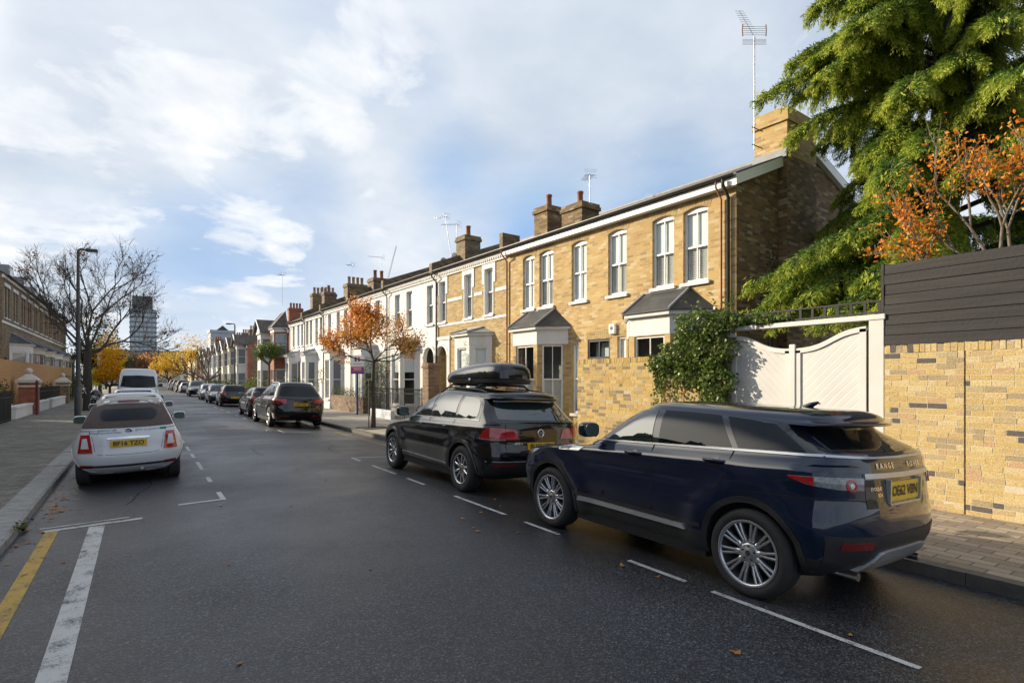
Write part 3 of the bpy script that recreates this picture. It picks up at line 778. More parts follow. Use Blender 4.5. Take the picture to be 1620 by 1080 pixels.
def build_fiat():
    sp=dict(wb=2.30,tw=.80,rw=.292,Ra=.335,zb=.19,ze=1.375,zt=1.475,belt=.95,hood0=.7,hood1=1.0,roofin=.55,rin=.5,flare=.02,clad=.20,
     rear=[(.19,-1.45),(.26,-1.58),(.36,-1.67),(.48,-1.70),(.58,-1.69),(.62,-1.665),(.75,-1.645),(.88,-1.60),(.97,-1.54),(1.1,-1.43),(1.25,-1.27),(1.375,-1.10)],
     front=[(.19,1.6),(.3,1.75),(.45,1.84),(.6,1.83),(.72,1.75),(.82,1.5),(.88,1.25),(.95,1.02),(1.0,.92),(1.2,.6),(1.375,.22)],
     width=[(.19,.70),(.3,.765),(.42,.80),(.55,.815),(.66,.812),(.76,.795),(.84,.765),(.92,.725),(1.0,.695),(1.12,.655),(1.25,.60),(1.32,.565),(1.375,.52)],
     Lr=.46,Lf=.6,pr=2.55,pf=2.4,barrel=.05,rearnarrow=.05)
    c=newcar('parked_car','small white convertible with taupe canvas roof parked at the left kerb',-.13,13.2,R(-.6),LT,sp,P_white,roadz(-.13))
    arches(c,.33,.352,P_white,off=.008)
    for s in 'LR':
        panel(c,'window',m_carglass,s,[(.75,.99),(-.70,.99)],[(.62,1.08),(.2,1.29),(-.1,1.365),(-.6,1.365),(-.78,1.25)],nx=20,ny=5,off=.005)
    # canvas rear panel and roof
    o=panel(c,'soft_top',m_softtop,'B',[(-.66,.985),(0,.975),(.66,.985)],[(-.505,1.368),(0,1.385),(.505,1.368)],nx=28,ny=10,off=.012,th=.02)
    def rrect(x,z0,z1,r,n=7):
        b=[(-x,(z0+z1)/2)]+[(-x+r-r*math.cos(t),z0+r-r*math.sin(t)) for t in [i*PI/2/n for i in range(n+1)]]
        b+= [(x-r+r*math.sin(t),z0+r-r*math.cos(t)) for t in [i*PI/2/n for i in range(n+1)]]+[(x,(z0+z1)/2)]
        t_=[(a,z0+z1-q) for a,q in b]; return b,t_
    b,t=rrect(.40,1.10,1.275,.085); panel(c,'rear_window',m_carglass,'B',b,t,nx=34,ny=5,off=.018)
    b,t=rrect(.425,1.08,1.295,.10); panel(c,'window_seal',m_clad,'B',b,t,nx=34,ny=5,off=.0145)
    panel(c,'canvas_roof',m_softtopl,'T',[(-.46,-1.05),(.46,-1.05)],[(-.44,.2),(.44,.2)],nx=20,ny=12,off=.012,th=.02)
    panel(c,'brake_light',m_darkred,'B',[(-.16,1.400),(.16,1.400)],[(-.16,1.418),(.16,1.418)],nx=10,ny=2,off=.022)
    for sx in (-1,1):
        b=sorted([(sx*.705,.585),(sx*.50,.585)]); t=sorted([(sx*.665,.875),(sx*.54,.88)])
        o=panel(c,'tail_light',m_redlens,'B',b,t,nx=9,ny=7,off=.014,th=.03)
        b=sorted([(sx*.655,.655),(sx*.55,.655)]); t=sorted([(sx*.635,.815),(sx*.575,.82)])
        panel(c,'lamp_centre',P_white,'B',b,t,nx=7,ny=5,off=.02,parent=o)
        panel(c,'fog_light',m_darkred,'B',sorted([(sx*.70,.335),(sx*.50,.335)]),sorted([(sx*.68,.385),(sx*.47,.375)]),nx=8,ny=3,off=.012)
    strip(c,'bumper_strip',m_clad,'B',[(-.50,.355),(0,.35),(.50,.355)],.03,n=18,off=.012)
    strip(c,'bumper_chrome',m_silver,'B',[(-.50,.376),(0,.371),(.50,.376)],.008,n=18,off=.015)
    seams(c,[('B',[(-.56,.97),(-.50,.80),(-.47,.60),(-.42,.545),(0,.535),(.42,.545),(.47,.60),(.50,.80),(.56,.97)]),('S',[(.72,.98),(.70,.6),(.66,.3)]),('S',[(-.55,.98),(-.58,.7),(-.52,.32)])],w=.006)
    plate(c,'BF16 TZO',.72)
    panel(c,'tailgate_handle',m_chrome,'B',[(-.30,.792),(.30,.792)],[(-.30,.818),(0,.83),(.30,.818)],nx=14,ny=3,off=.022,th=.03)
    p,n=hit(c,'B',0,.93)
    mb=MB(); Mx=Matrix.Translation((0,p.y-.012,.925))
    mb.lathe([(.001,-.008),(.038,-.006),(.040,-.004)],24,0,'y',M=Mx); mb.lathe([(.040,-.004),(.046,-.007),(.052,0)],24,1,'y',M=Mx)
    for i in (-1,0,1): mb.box(-.012+.018*i-.004,-.012+.018*i+.012,p.y-.024,p.y-.016,.91,.94,1)
    mb.build('round_emblem',[m_navyink,m_chrome],c.root)
    bodytext(c,'printed_lettering',m_navyink,'B','graphene cafe',(-.30,.945),.047,off=.004)
    bodytext(c,'printed_lettering',m_navyink,'B','& Neighbourhood Eatery',(-.325,.905),.045,off=.004)
    bodytext(c,'printed_lettering',m_greenink,'B','grow so good in',(.27,.935),.052,off=.004)
    o=panel(c,'printed_lozenge',m_greenink,'B',[(.455,.915),(.545,.915)],[(.455,.953),(.545,.953)],nx=6,ny=3,off=.003,th=.002)
    panel(c,'windscreen',m_carglass,'F',[(.6,.99),(0,.96),(-.6,.99)],[(.47,1.33),(0,1.35),(-.47,1.33)],nx=12,ny=5,off=.004)
    mirror(c,.62,1.03,.76,P_white,(.115,.06,.08))
    mb=MB(); mb.tube([(.18,-1.62,.27),(.18,-1.5,.27)],.025,10); mb.build('exhaust_pipe',m_alu,c.root)
    add_wheels(c,'seven',.195,.185,inset=.045,k=36)
    return c
HATCH=dict(wb=2.58,tw=.875,rw=.31,Ra=.36,zb=.2,ze=1.40,zt=1.475,belt=.97,hood0=.7,hood1=1.0,ns=34,roofin=.6,rin=.4,clad=.28,
     rear=[(.2,-1.7),(.3,-1.9),(.45,-2.0),(.6,-2.02),(.8,-1.98),(.95,-1.93),(1.02,-1.86),(1.2,-1.70),(1.40,-1.5)],
     front=[(.2,1.95),(.3,2.05),(.5,2.12),(.65,2.08),(.75,1.95),(.82,1.6),(.9,1.2),(.95,1.0),(1.0,.9),(1.2,.5),(1.40,.02)],
     width=[(.2,.78),(.35,.85),(.55,.885),(.72,.875),(.84,.885),(.92,.868),(.98,.825),(1.1,.785),(1.25,.725),(1.34,.675),(1.40,.62)],Lr=.42,Lf=.7,pr=2.9,pf=2.5)
SUV=dict(wb=3.0,tw=.975,rw=.38,Ra=.44,zb=.26,ze=1.62,zt=1.735,belt=1.09,hood0=.86,hood1=1.14,ns=38,roofin=.6,rin=.4,clad=.36,
     rear=[(.26,-2.2),(.34,-2.38),(.46,-2.47),(.6,-2.52),(.74,-2.50),(.85,-2.46),(1.02,-2.44),(1.12,-2.38),(1.2,-2.30),(1.45,-2.05),(1.62,-1.88)],
     front=[(.26,2.2),(.34,2.4),(.5,2.5),(.7,2.51),(.85,2.4),(.95,2.1),(1.0,1.8),(1.055,1.4),(1.10,1.2),(1.14,1.08),(1.3,.76),(1.5,.32),(1.62,.05)],
     width=[(.26,.87),(.35,.92),(.5,.955),(.7,.98),(.84,.972),(.95,.985),(1.04,.975),(1.1,.94),(1.16,.905),(1.3,.86),(1.45,.80),(1.55,.745),(1.62,.69)],Lr=.5,Lf=.8,pr=2.7,pf=2.6,barrel=.05,rearnarrow=.03)
VAN=dict(wb=3.66,tw=.98,rw=.34,Ra=.40,zb=.3,ze=2.32,zt=2.44,belt=1.3,hood0=.95,hood1=1.42,ns=30,roofin=.4,rin=.3,clad=.45,
     rear=[(.3,-2.8),(.5,-2.9),(1.2,-2.9),(2.0,-2.86),(2.32,-2.82)],
     front=[(.3,2.4),(.5,2.55),(.85,2.55),(1.0,2.47),(1.12,2.25),(1.25,2.0),(1.38,1.85),(2.0,1.35),(2.32,1.02)],
     width=[(.3,.92),(.5,.98),(1.0,.995),(1.4,.975),(2.0,.925),(2.32,.84)],Lr=.2,Lf=.55,pr=5,pf=2.8,barrel=.02)
def mid_car(label,x,y,rz,kind,paintm,tilt=RT,detail=True,group=None,plate_s=None,rails=False,glass=None,cat='car',name='parked_car'):
    sp=dict({'hatch':HATCH,'suv':SUV,'van':VAN}[kind]); g=glass or m_carglass
    c=newcar(name,label,x,y,rz,tilt,sp,paintm,roadz(x),group,cat)
    S={'hatch':1.0,'suv':1.0,'van':1.0}[kind]
    if kind=='hatch':
        W=[([(.82,1.0),(-.12,1.0)],[(.66,1.1),(.3,1.28),(.02,1.375),(-.16,1.385)]),([(-.2,1.0),(-.95,1.01)],[(-.24,1.385),(-.92,1.37)]),([(-1.02,1.01),(-1.45,1.03)],[(-1.0,1.365),(-1.3,1.32)])]
        rw=([(-.62,1.03),(.62,1.03)],[(-.53,1.37),(.53,1.37)]); ws=([(.68,1.02),(-.68,1.02)],[(.52,1.36),(-.52,1.36)])
        tl=(.82,.55,.78,.98); hl=(.80,.45,.60,.74); pz=.62; gr=(.40,.42,.62); mz=(.7,1.06,.85)
    elif kind=='suv':
        W=[([(.95,1.16),(-.12,1.16)],[(.78,1.25),(.36,1.45),(.05,1.56),(-.16,1.58)]),([(-.24,1.16),(-1.1,1.17)],[(-.28,1.58),(-1.06,1.575)]),([(-1.2,1.17),(-1.85,1.2)],[(-1.18,1.57),(-1.55,1.53),(-1.75,1.42)])]
        rw=([(-.74,1.19),(0,1.17),(.74,1.19)],[(-.60,1.56),(0,1.59),(.60,1.56)]); ws=([(.74,1.17),(-.74,1.17)],[(.58,1.56),(-.58,1.56)])
        tl=(.90,.50,.93,1.08); hl=(.86,.5,.74,.88); pz=.88; gr=(.45,.5,.8); mz=(.88,1.22,.93)
    else:
        W=[([(1.55,1.45),(.75,1.42)],[(1.15,1.95),(.75,2.02)])]
        rw=([(-.7,1.4),(.7,1.4)],[(-.65,2.0),(.65,2.0)]); ws=([(.84,1.38),(0,1.32),(-.84,1.38)],[(.74,2.0),(0,2.04),(-.74,2.0)])
        tl=(.97,.85,.9,1.3); hl=(.90,.62,.85,1.12); pz=.5; gr=(.5,.62,.98); mz=(1.62,1.5,1.0)
    for s in 'LR':
        for b,t in W: panel(c,'window',g,s,b,t,nx=12,ny=4,off=.005)
    panel(c,'rear_window',g,'B',rw[0],rw[1],nx=14,ny=6,off=.005)
    panel(c,'windscreen',g,'F',ws[0],ws[1],nx=14,ny=6,off=.005)
    for sx in (-1,1):
        panel(c,'tail_light',m_redlens,'B',sorted([(sx*tl[0],tl[2]),(sx*tl[1],tl[2])]),sorted([(sx*(tl[0]-.02),tl[3]),(sx*tl[1]*1.02,tl[3])]),nx=10,ny=4,off=.012)
        panel(c,'headlight',m_clearlens,'F',sorted([(sx*hl[0],hl[2]),(sx*hl[1],hl[2]-.02)]),sorted([(sx*(hl[0]-.03),hl[3]),(sx*hl[1],hl[3]-.03)]),nx=8,ny=4,off=.012)
        if kind!='van': panel(c,'reflector_strip',m_darkred,'B',sorted([(sx*.78,.43),(sx*.42,.42)]),sorted([(sx*.78,.475),(sx*.42,.465)]),nx=8,ny=3,off=.010)
    panel(c,'grille',m_clad,'F',[(gr[0],gr[1]),(-gr[0],gr[1])],[(gr[0],gr[2]),(-gr[0],gr[2])],nx=10,ny=4,off=.01)
    plate(c,plate_s,pz,side='B',off=.025)
    plate(c,None,gr[1]-.03,side='F',off=.03,mat=m_platew)
    seams(c,[('S',[(-.16,1.1),(-.17,.7),(-.16,.34)]),('S',[(.80,1.0),(.82,.7),(.78,.34)])])
    mirror(c,mz[0],mz[1],mz[2]-.02,paintm if kind!='van' else m_clad,(.11,.08,.085))
    if rails: roofrails(c,.62,.0,-1.7,m_silver)
    add_wheels(c,'five2' if kind!='hatch' else 'seven',sp['rw']-.115,.22,k=24)
    return c
def build_traffic():
    c=mid_car('large black SUV with wide red tail lights parked past the orange street tree',5.02,24.4,R(.4),'suv',P_nearblack,plate_s='VX62 GGH',rails=True)
    p,n=hit(c,'B',0,1.06)
    mb=MB()
    for i in range(4): mb.lathe([(.020,-.003),(.026,-.006),(.030,0)],16,0,'y',M=Matrix.Translation((-.066+.044*i,p.y-.008,.995)))
    mb.build('ring_emblem',m_chrome,c.root)
    mid_car('small dark grey car squeezed in beyond the large black SUV',5.2,30.9,0,'hatch',P_grey)
    mid_car('black hatchback with yellow plate and red lamps, second vehicle beyond the large black SUV',5.35,43.6,R(-1),'hatch',P_black,plate_s='KP11 OXU')
    mid_car('dark grey hatchback parked nose to nose with the pale silver car',5.25,49.6,R(180),'hatch',P_grey)
    mid_car('pale silver hatchback facing the viewer halfway along the right-hand parked row',5.4,58.2,R(180),'hatch',P_silver)
    mid_car('black tall SUV parked between two silver hatchbacks',5.3,70.5,R(180),'suv',P_black)
    mid_car('silver hatchback with its tail to the viewer beyond the black tall SUV',5.25,88.5,0,'hatch',P_silver,plate_s=None)
    g='dark cars at the far end of the right-hand row'
    for i,y in enumerate((95.5,101.5,108,114.5,121)):
        mid_car('dark car in the far bunch beyond the last silver hatchback',5.2,y,0,'hatch' if i%2 else 'suv',(P_black,P_grey)[i%2],group=g)
    mid_car('white hatchback directly in front of the small convertible, only its roof showing',-.17,18.9,0,'hatch',P_white,tilt=LT)
    mid_car('second white hatchback, between the first one and the white van',-.16,27.2,0,'hatch',P_white,tilt=LT)
    mid_car('white high-roof van facing the viewer in the left parked row',-.12,39.5,R(180),'van',P_van,tilt=LT,cat='van',name='parked_van')
def build_motorbike():
    t=thing('motorbike','black motor scooter parked on the pavement behind the big bare tree','motorbike',(-1.75,31.5,.06),R(180))
    w=MB()
    w.lathe([(.18,-.05),(.27,-.055),(.30,-.03),(.30,.03),(.27,.055),(.18,.05)],24,0,'x',close=True)
    for i in range(6): w.tube([(0,0,0),(0,.2*math.cos(i*PI/3),.2*math.sin(i*PI/3))],.012,5,1)
    for y in (-.65,.65): w.build('wheel',[m_rubber,m_alloy],t,(0,y,.30))
    b=MB(); b.tube([(0,-.75,.72),(0,-.5,.74),(0,-.1,.62),(0,.1,.45),(0,.35,.5),(0,.45,.85)],[.07,.16,.17,.15,.12,.10],12); b.build('body',P_black,t)
    b=MB(); b.tube([(0,-.72,.86),(0,-.4,.88),(0,0,.82)],[.06,.14,.11],12); b.build('seat',m_clad,t)
    b=MB(); b.tube([(0,.65,.30),(0,.5,.80),(0,.45,1.02)],.035,8); b.tube([(-.34,.38,1.08),(-.15,.46,1.03),(.15,.46,1.03),(.34,.38,1.08)],.018,8); b.build('handlebar',m_blackmetal,t)
    b=MB(); b.lathe([(.001,-.02),(.08,-.015),(.09,.02),(.001,.06)],16,0,'y',M=Matrix.Translation((0,.56,.92))); b.build('headlight',m_clearlens,t)
    for sx in (-1,1):
        b=MB(); b.tube([(sx*.25,.42,1.06),(sx*.33,.42,1.28)],.008,6); b.lathe([(.001,-.01),(.06,-.01),(.06,.015)],12,0,'y',M=Matrix.Translation((sx*.34,.42,1.31))); b.build('mirror',m_chrome,t)
    b=MB(); b.lathe([(.001,.2),(.14,.16),(.2,.0),(.2,-.12),(.001,-.14)],16,0,'z',M=Matrix.Translation((0,-.72,1.05))); b.build('top_box',P_black,t)
# ------------------------------------------------------------------ houses
def wall_holes(mb,L,z0,z1,ops,rv=.11,M=None,mat=0,mrev=None):
    """front face at y=0 facing +y; ops: (u0,u1,za,zb,rise)"""
    mrev=mat if mrev is None else mrev
    us=sorted({0,L,*[o[0] for o in ops],*[o[1] for o in ops]}); zs=sorted({z0,z1,*[o[2] for o in ops],*[o[3] for o in ops]})
    us=[u for u in us if 0<=u<=L]; zs=[z for z in zs if z0<=z<=z1]
    for i in range(len(us)-1):
        for j in range(len(zs)-1):
            cu=(us[i]+us[i+1])/2; cz=(zs[j]+zs[j+1])/2
            if any(o[0]<cu<o[1] and o[2]<cz<o[3] for o in ops): continue
            a,b,c,d=us[i],us[i+1],zs[j],zs[j+1]
            mb.add([(a,0,c),(a,0,d),(b,0,d),(b,0,c)],[(0,1,2,3)],mat,False,M)
    for o in ops:
        a,b,c,d=o[:4]; rise=o[4] if len(o)>4 else 0
        n=8 if rise>.3 else 6
        if rise>0:
            if rise>=(b-a)/2-.01: top=[(a+(b-a)*(.5-.5*math.cos(PI*i/n)),d-rise+rise*math.sin(PI*i/n)) for i in range(n+1)]
            else: top=[(a+(b-a)*i/n,d-rise*(2*i/n-1)**2) for i in range(n+1)]
            for i in range(n):
                (p,q),(r,s_)=top[i],top[i+1]
                mb.add([(p,0,q),(p,0,d),(r,0,d),(r,0,s_)],[(0,1,2,3)],mat,False,M)
        else: top=[(a,d),(b,d)]
        ring=[(a,c)]+top+[(b,c)]
        for i in range(len(ring)):
            p=ring[i]; q=ring[(i+1)%len(ring)]
            mb.add([(p[0],0,p[1]),(p[0],-rv,p[1]),(q[0],-rv,q[1]),(q[0],0,q[1])],[(3,2,1,0)],mrev,False,M)
def window(parent,o,rv=.11,M=None,style='sash',frame=None,pane=None,bars=1,shutter=True,blind=True,sill=True,fw=.05,sillmat=None):
    a,b,c,d=o[:4]; rise=o[4] if len(o)>4 else 0
    frame=frame or m_gloss; pane=pane or m_pane
    mb=MB(); y0,y1=-rv,-rv+.055
    mb.box(a,a+fw,y0,y1,c,d-rise,0,M); mb.box(b-fw,b,y0,y1,c,d-rise,0,M); mb.box(a+fw,b-fw,y0,y1,c,c+fw*1.4,0,M)
    hz=d-rise-fw
    if rise>0:
        n=8
        if rise>=(b-a)/2-.01: top=[(a+(b-a)*(.5-.5*math.cos(PI*i/n)),d-rise+rise*math.sin(PI*i/n)) for i in range(n+1)]
        else: top=[(a+(b-a)*i/n,d-rise*(2*i/n-1)**2) for i in range(n+1)]
        pts=[(a,hz)]+[(b,hz)]+top[::-1]
        V=[(p[0],y1-.001,p[1]) for p in pts]+[(p[0],y0,p[1]) for p in pts]; m_=len(pts)
        mb.add(V,[tuple(range(m_-1,-1,-1))]+[(i,m_+i,m_+(i+1)%m_,(i+1)%m_) for i in range(m_)],0,False,M)
    else: mb.box(a+fw,b-fw,y0,y1,hz,d,0,M)
    zm=(c+hz)/2+.02
    if style=='sash':
        mb.box(a+fw,b-fw,y0+.004,y1-.008,zm-.022,zm+.022,0,M)
    nb=bars
    for i in range(nb):
        u=a+(b-a)*(i+1)/(nb+1); mb.box(u-.011,u+.011,y0+.006,y1-.012,c+fw*1.4,hz,0,M)
    w=mb.build('window',frame,parent)
    g=MB(); yy=-rv+.02
    g.add([(a+fw*.5,yy,c+.03),(a+fw*.5,yy,hz+.02),(b-fw*.5,yy,hz+.02),(b-fw*.5,yy,c+.03)],[(0,1,2,3)],0,False,M)
    g.build('pane',pane,w)
    if sill:
        s=MB(); s.box(a-.06,b+.06,-rv+.02,.07,c-.085,c-.002,0,M); s.build('sill',sillmat or m_stone,w)
    if shutter:
        s=MB(); zt=zm if shutter is True else hz; z=c+.09; yy=-rv-.035
        for (p,q) in ((a+fw,(a+b)/2-.005),((a+b)/2+.005,b-fw)):
            s.box(p,p+.03,yy-.012,yy+.012,c+.06,zt,0,M); s.box(q-.03,q,yy-.012,yy+.012,c+.06,zt,0,M)
            zz=c+.08
            while zz<zt-.03:
                V=[(p+.03,yy-.02,zz),(q-.03,yy-.02,zz),(q-.03,yy+.020,zz+.050),(p+.03,yy+.020,zz+.050)]
                s.add(V+[(v[0],v[1],v[2]+.007) for v in V],[(3,2,1,0),(4,5,6,7),(0,1,5,4),(2,3,7,6)],0,False,M); zz+=.058
        s.build('shutter',m_shutter,w)
    if blind:
        s=MB(); s.box(a+.02,b-.02,-rv-.02,-rv-.012,(zm if blind is True else c+(hz-c)*blind),hz+.04,0,M); s.build('blind',m_blind,w)
    return w
def face_frames(pts):
    """frames for consecutive wall points (u,d) -> list of (Matrix,length)"""
    out=[]
    for i in range(len(pts)-1):
        p=Vector((*pts[i],0)); q=Vector((*pts[i+1],0)); x=(q-p); l=x.length; x.normalize(); y=Vector((-x.y,x.x,0))
        Mx=Matrix(((x.x,y.x,0,p.x),(x.y,y.y,0,p.y),(0,0,1,0),(0,0,0,1))); out.append((Mx,l))
    return out
def bay(root,u0,u1,fw,proj,z1,tiers,wall,trim,roofmat,roofh=.6,frieze=.45,pier=.13,rv=.09,wkw={},cwkw=None,zbase=0,name='bay',roof='hip',sillband=True,cornice=.12):
    c=(u1-u0-fw)/2
    P=[(u0,0),(u0+c,proj),(u1-c,proj),(u1,0)]
    mb=MB(); wins=[]
    for k,(Mx,l) in enumerate(face_frames(P)):
        ops=[(pier if k==1 else pier*.9,l-(pier if k==1 else pier*.9),za,zb) for za,zb in tiers]
        if frieze:
            wall_holes(mb,l,zbase,z1-frieze,ops,rv,Mx,0,0)
            T=Mx@Matrix.Translation((0,.012,0))
            mb.box(-.015 if k!=1 else -.006,l+(.015 if k!=1 else .006),-.1,.0,z1-frieze,z1,1,T)
        else: wall_holes(mb,l,zbase,z1,ops,rv,Mx,0,0)
        for o in ops: wins.append((Mx,o,k))
    b=mb.build(name,[wall,trim],root)
    for Mx,o,k in wins:
        window(b,o,rv,Mx,**wkw)
    # cornice and roof
    e=cornice; k=e*1.1/ (1 if c==0 else 1)
    Q=[(u0-e,-.0),(u0+c-e*.45,proj+e),(u1-c+e*.45,proj+e),(u1+e,0)]
    co=MB(); co.prism(Q,z1,z1+.09); co.build('cornice',trim,b)
    r=MB()
    Q2=[(u0-e-.05,0),(u0+c-e*.45-.03,proj+e+.05),(u1-c+e*.45+.03,proj+e+.05),(u1+e+.05,0)]
    if roof=='hip':
        zt=z1+.11; A=(u0+c*.9,0,zt+roofh); B=(u1-c*.9,0,zt+roofh)
        V=[(q[0],q[1],zt) for q in Q2]+[A,B]+[(q[0],q[1],z1+.092) for q in Q2]
        r.add(V,[(0,4,1),(1,4,5,2),(2,5,3),(6,0,1,7),(7,1,2,8),(8,2,3,9),(9,8,7,6)])
        ro=r.build('roof',roofmat,b)
        f=MB(); up=Vector((0,0,.015))
        for p,q in ((V[1],A),(V[2],B),(A,B)): f.tube([Vector(p)+up,Vector(q)+up],.035,6)
        f.build('ridge_flashing',m_lead,ro)
    elif roof=='gable':
        zt=z1+.11; um=(u0+u1)/2; back=-3.2
        z2=zt+roofh; e2=.06
        for sgn,(ua,ub) in ((1,(u0-e-.15,um)),(-1,(u1+e+.15,um))):
            V=[(ua,proj+e+.12,zt),(ub,proj+e+.12,z2),(ub,back,z2),(ua,back,zt)]
            V+=[(v[0],v[1],v[2]-.09) for v in V]
            F=[(0,1,2,3),(7,6,5,4),(0,4,5,1),(3,2,6,7),(0,3,7,4)]
            r.add(V,F if sgn<0 else [f[::-1] for f in F])
        ro=r.build('roof',roofmat,b)
        g=MB(); g.add([(u0-e,proj+e*.3,zt-.02),(u1+e,proj+e*.3,zt-.02),(um,proj+e*.3,z2-.1)],[(2,1,0)]); 
        g.build('gable',trim,b)
        f=MB()
        for ua in (u0-e-.17,u1+e+.17): f.tube([(ua,proj+e+.14,zt-.04),(um,proj+e+.14,z2-.03)],.06,4,smooth=False)
        f.build('barge_board',m_gloss,ro)
    else:
        r.prism(Q2,z1+.092,z1+.17); r.build('roof',m_lead,b)
    return b
def chimney(root,u,d,w,dp,z0,z1,pots,mat,potmat=None,cap=True):
    mb=MB(); mb.box(u-w/2,u+w/2,d-dp/2,d+dp/2,z0,z1-.22)
    mb.box(u-w/2-.05,u+w/2+.05,d-dp/2-.05,d+dp/2+.05,z1-.22,z1-.10)
    mb.box(u-w/2-.02,u+w/2+.02,d-dp/2-.02,d+dp/2+.02,z1-.10,z1)
    c=mb.build('chimney',mat,root)
    ln=max(w,dp); ax=(w>=dp)
    for i in range(pots):
        t=(i+.5)/pots-.5; uu=u+(t*w*.86 if ax else 0); dd=d+(0 if ax else t*dp*.86)
        p=MB(); p.lathe([(.13,0),(.105,.08),(.095,.42),(.115,.44),(.115,.50),(.08,.50),(.08,.3)],12,0,'z',M=Matrix.Translation((uu,dd,z1)))
        p.build('chimney_pot',potmat or m_buffpot,c)
    return c
def main_roof(root,L,E,D,rd,rz_,zback,mat,over=.22,gut=True,fascia=None,u0=0,fasz=.22,verge=.0):
    mb=MB(); th=.09
    s=(rz_-E)/(-rd); ze=E-over*s+.06
    for V in ([(u0-verge,over,ze),(L+verge,over,ze),(L+verge,rd,rz_),(u0-verge,rd,rz_)],[(u0-verge,rd,rz_),(L+verge,rd,rz_),(L+verge,-D-.2,zback),(u0-verge,-D-.2,zback)]):
        W=V+[(v[0],v[1],v[2]-th) for v in V]
        mb.add(W,[(0,1,2,3),(7,6,5,4),(0,4,5,1),(1,5,6,2),(2,6,7,3),(3,7,4,0)])
    r=mb.build('roof',mat,root)
    f=MB(); f.tube([(u0-verge,rd,rz_+.02),(L+verge,rd,rz_+.02)],.07,6); f.build('ridge_tiles',m_lead,r)
    if gut:
        g=MB(); n=8
        P=[[(u,over+.065+.06*math.cos(PI+PI*i/n),ze-.03+.06*math.sin(PI+PI*i/n)) for i in range(n+1)] for u in (u0-verge,L+verge)]
        g.grid(P); g.box(u0-verge,L+verge,over+.118,over+.126,ze-.04,ze-.02); g.build('gutter',m_gutter,root)
    if fascia:
        g=MB(); g.box(u0,L,.003,over-.005,ze-th-fasz,ze-th-.004); g.build('fascia',fascia,root)
    return r
def shell_walls(mb,L,E,D,rd,rz_,zback,mat=0,flank=True,u0=0):
    for u,s in ((u0,1),(L,-1)):
        P=[(u,0,0),(u,0,E),(u,rd,rz_-.1),(u,-D,zback),(u,-D,0)]
        f=tuple(range(5)); mb.add(P,[f if s<0 else f[::-1]],mat)
    mb.add([(u0,-D,0),(L,-D,0),(L,-D,zback),(u0,-D,zback)],[(0,3,2,1)],mat)
def inner(root,L,z,d=-.75,u0=.05):
    mb=MB(); mb.box(u0,L-.05,d-.05,d,.1,z); return mb.build('inner_wall',m_room,root)
HD=2.6
def fac_x(y): return 11.6-math.tan(R(HD))*y
def downpipe(root,u,z0,z1,d=.06,mat=None,r=.04,name='downpipe'):
    g=MB(); g.tube([(u,d+.22,z1),(u,d+.22,z1-.12),(u,d,z1-.35),(u,d,z0)],r,8); return g.build(name,mat or m_gutter,root)

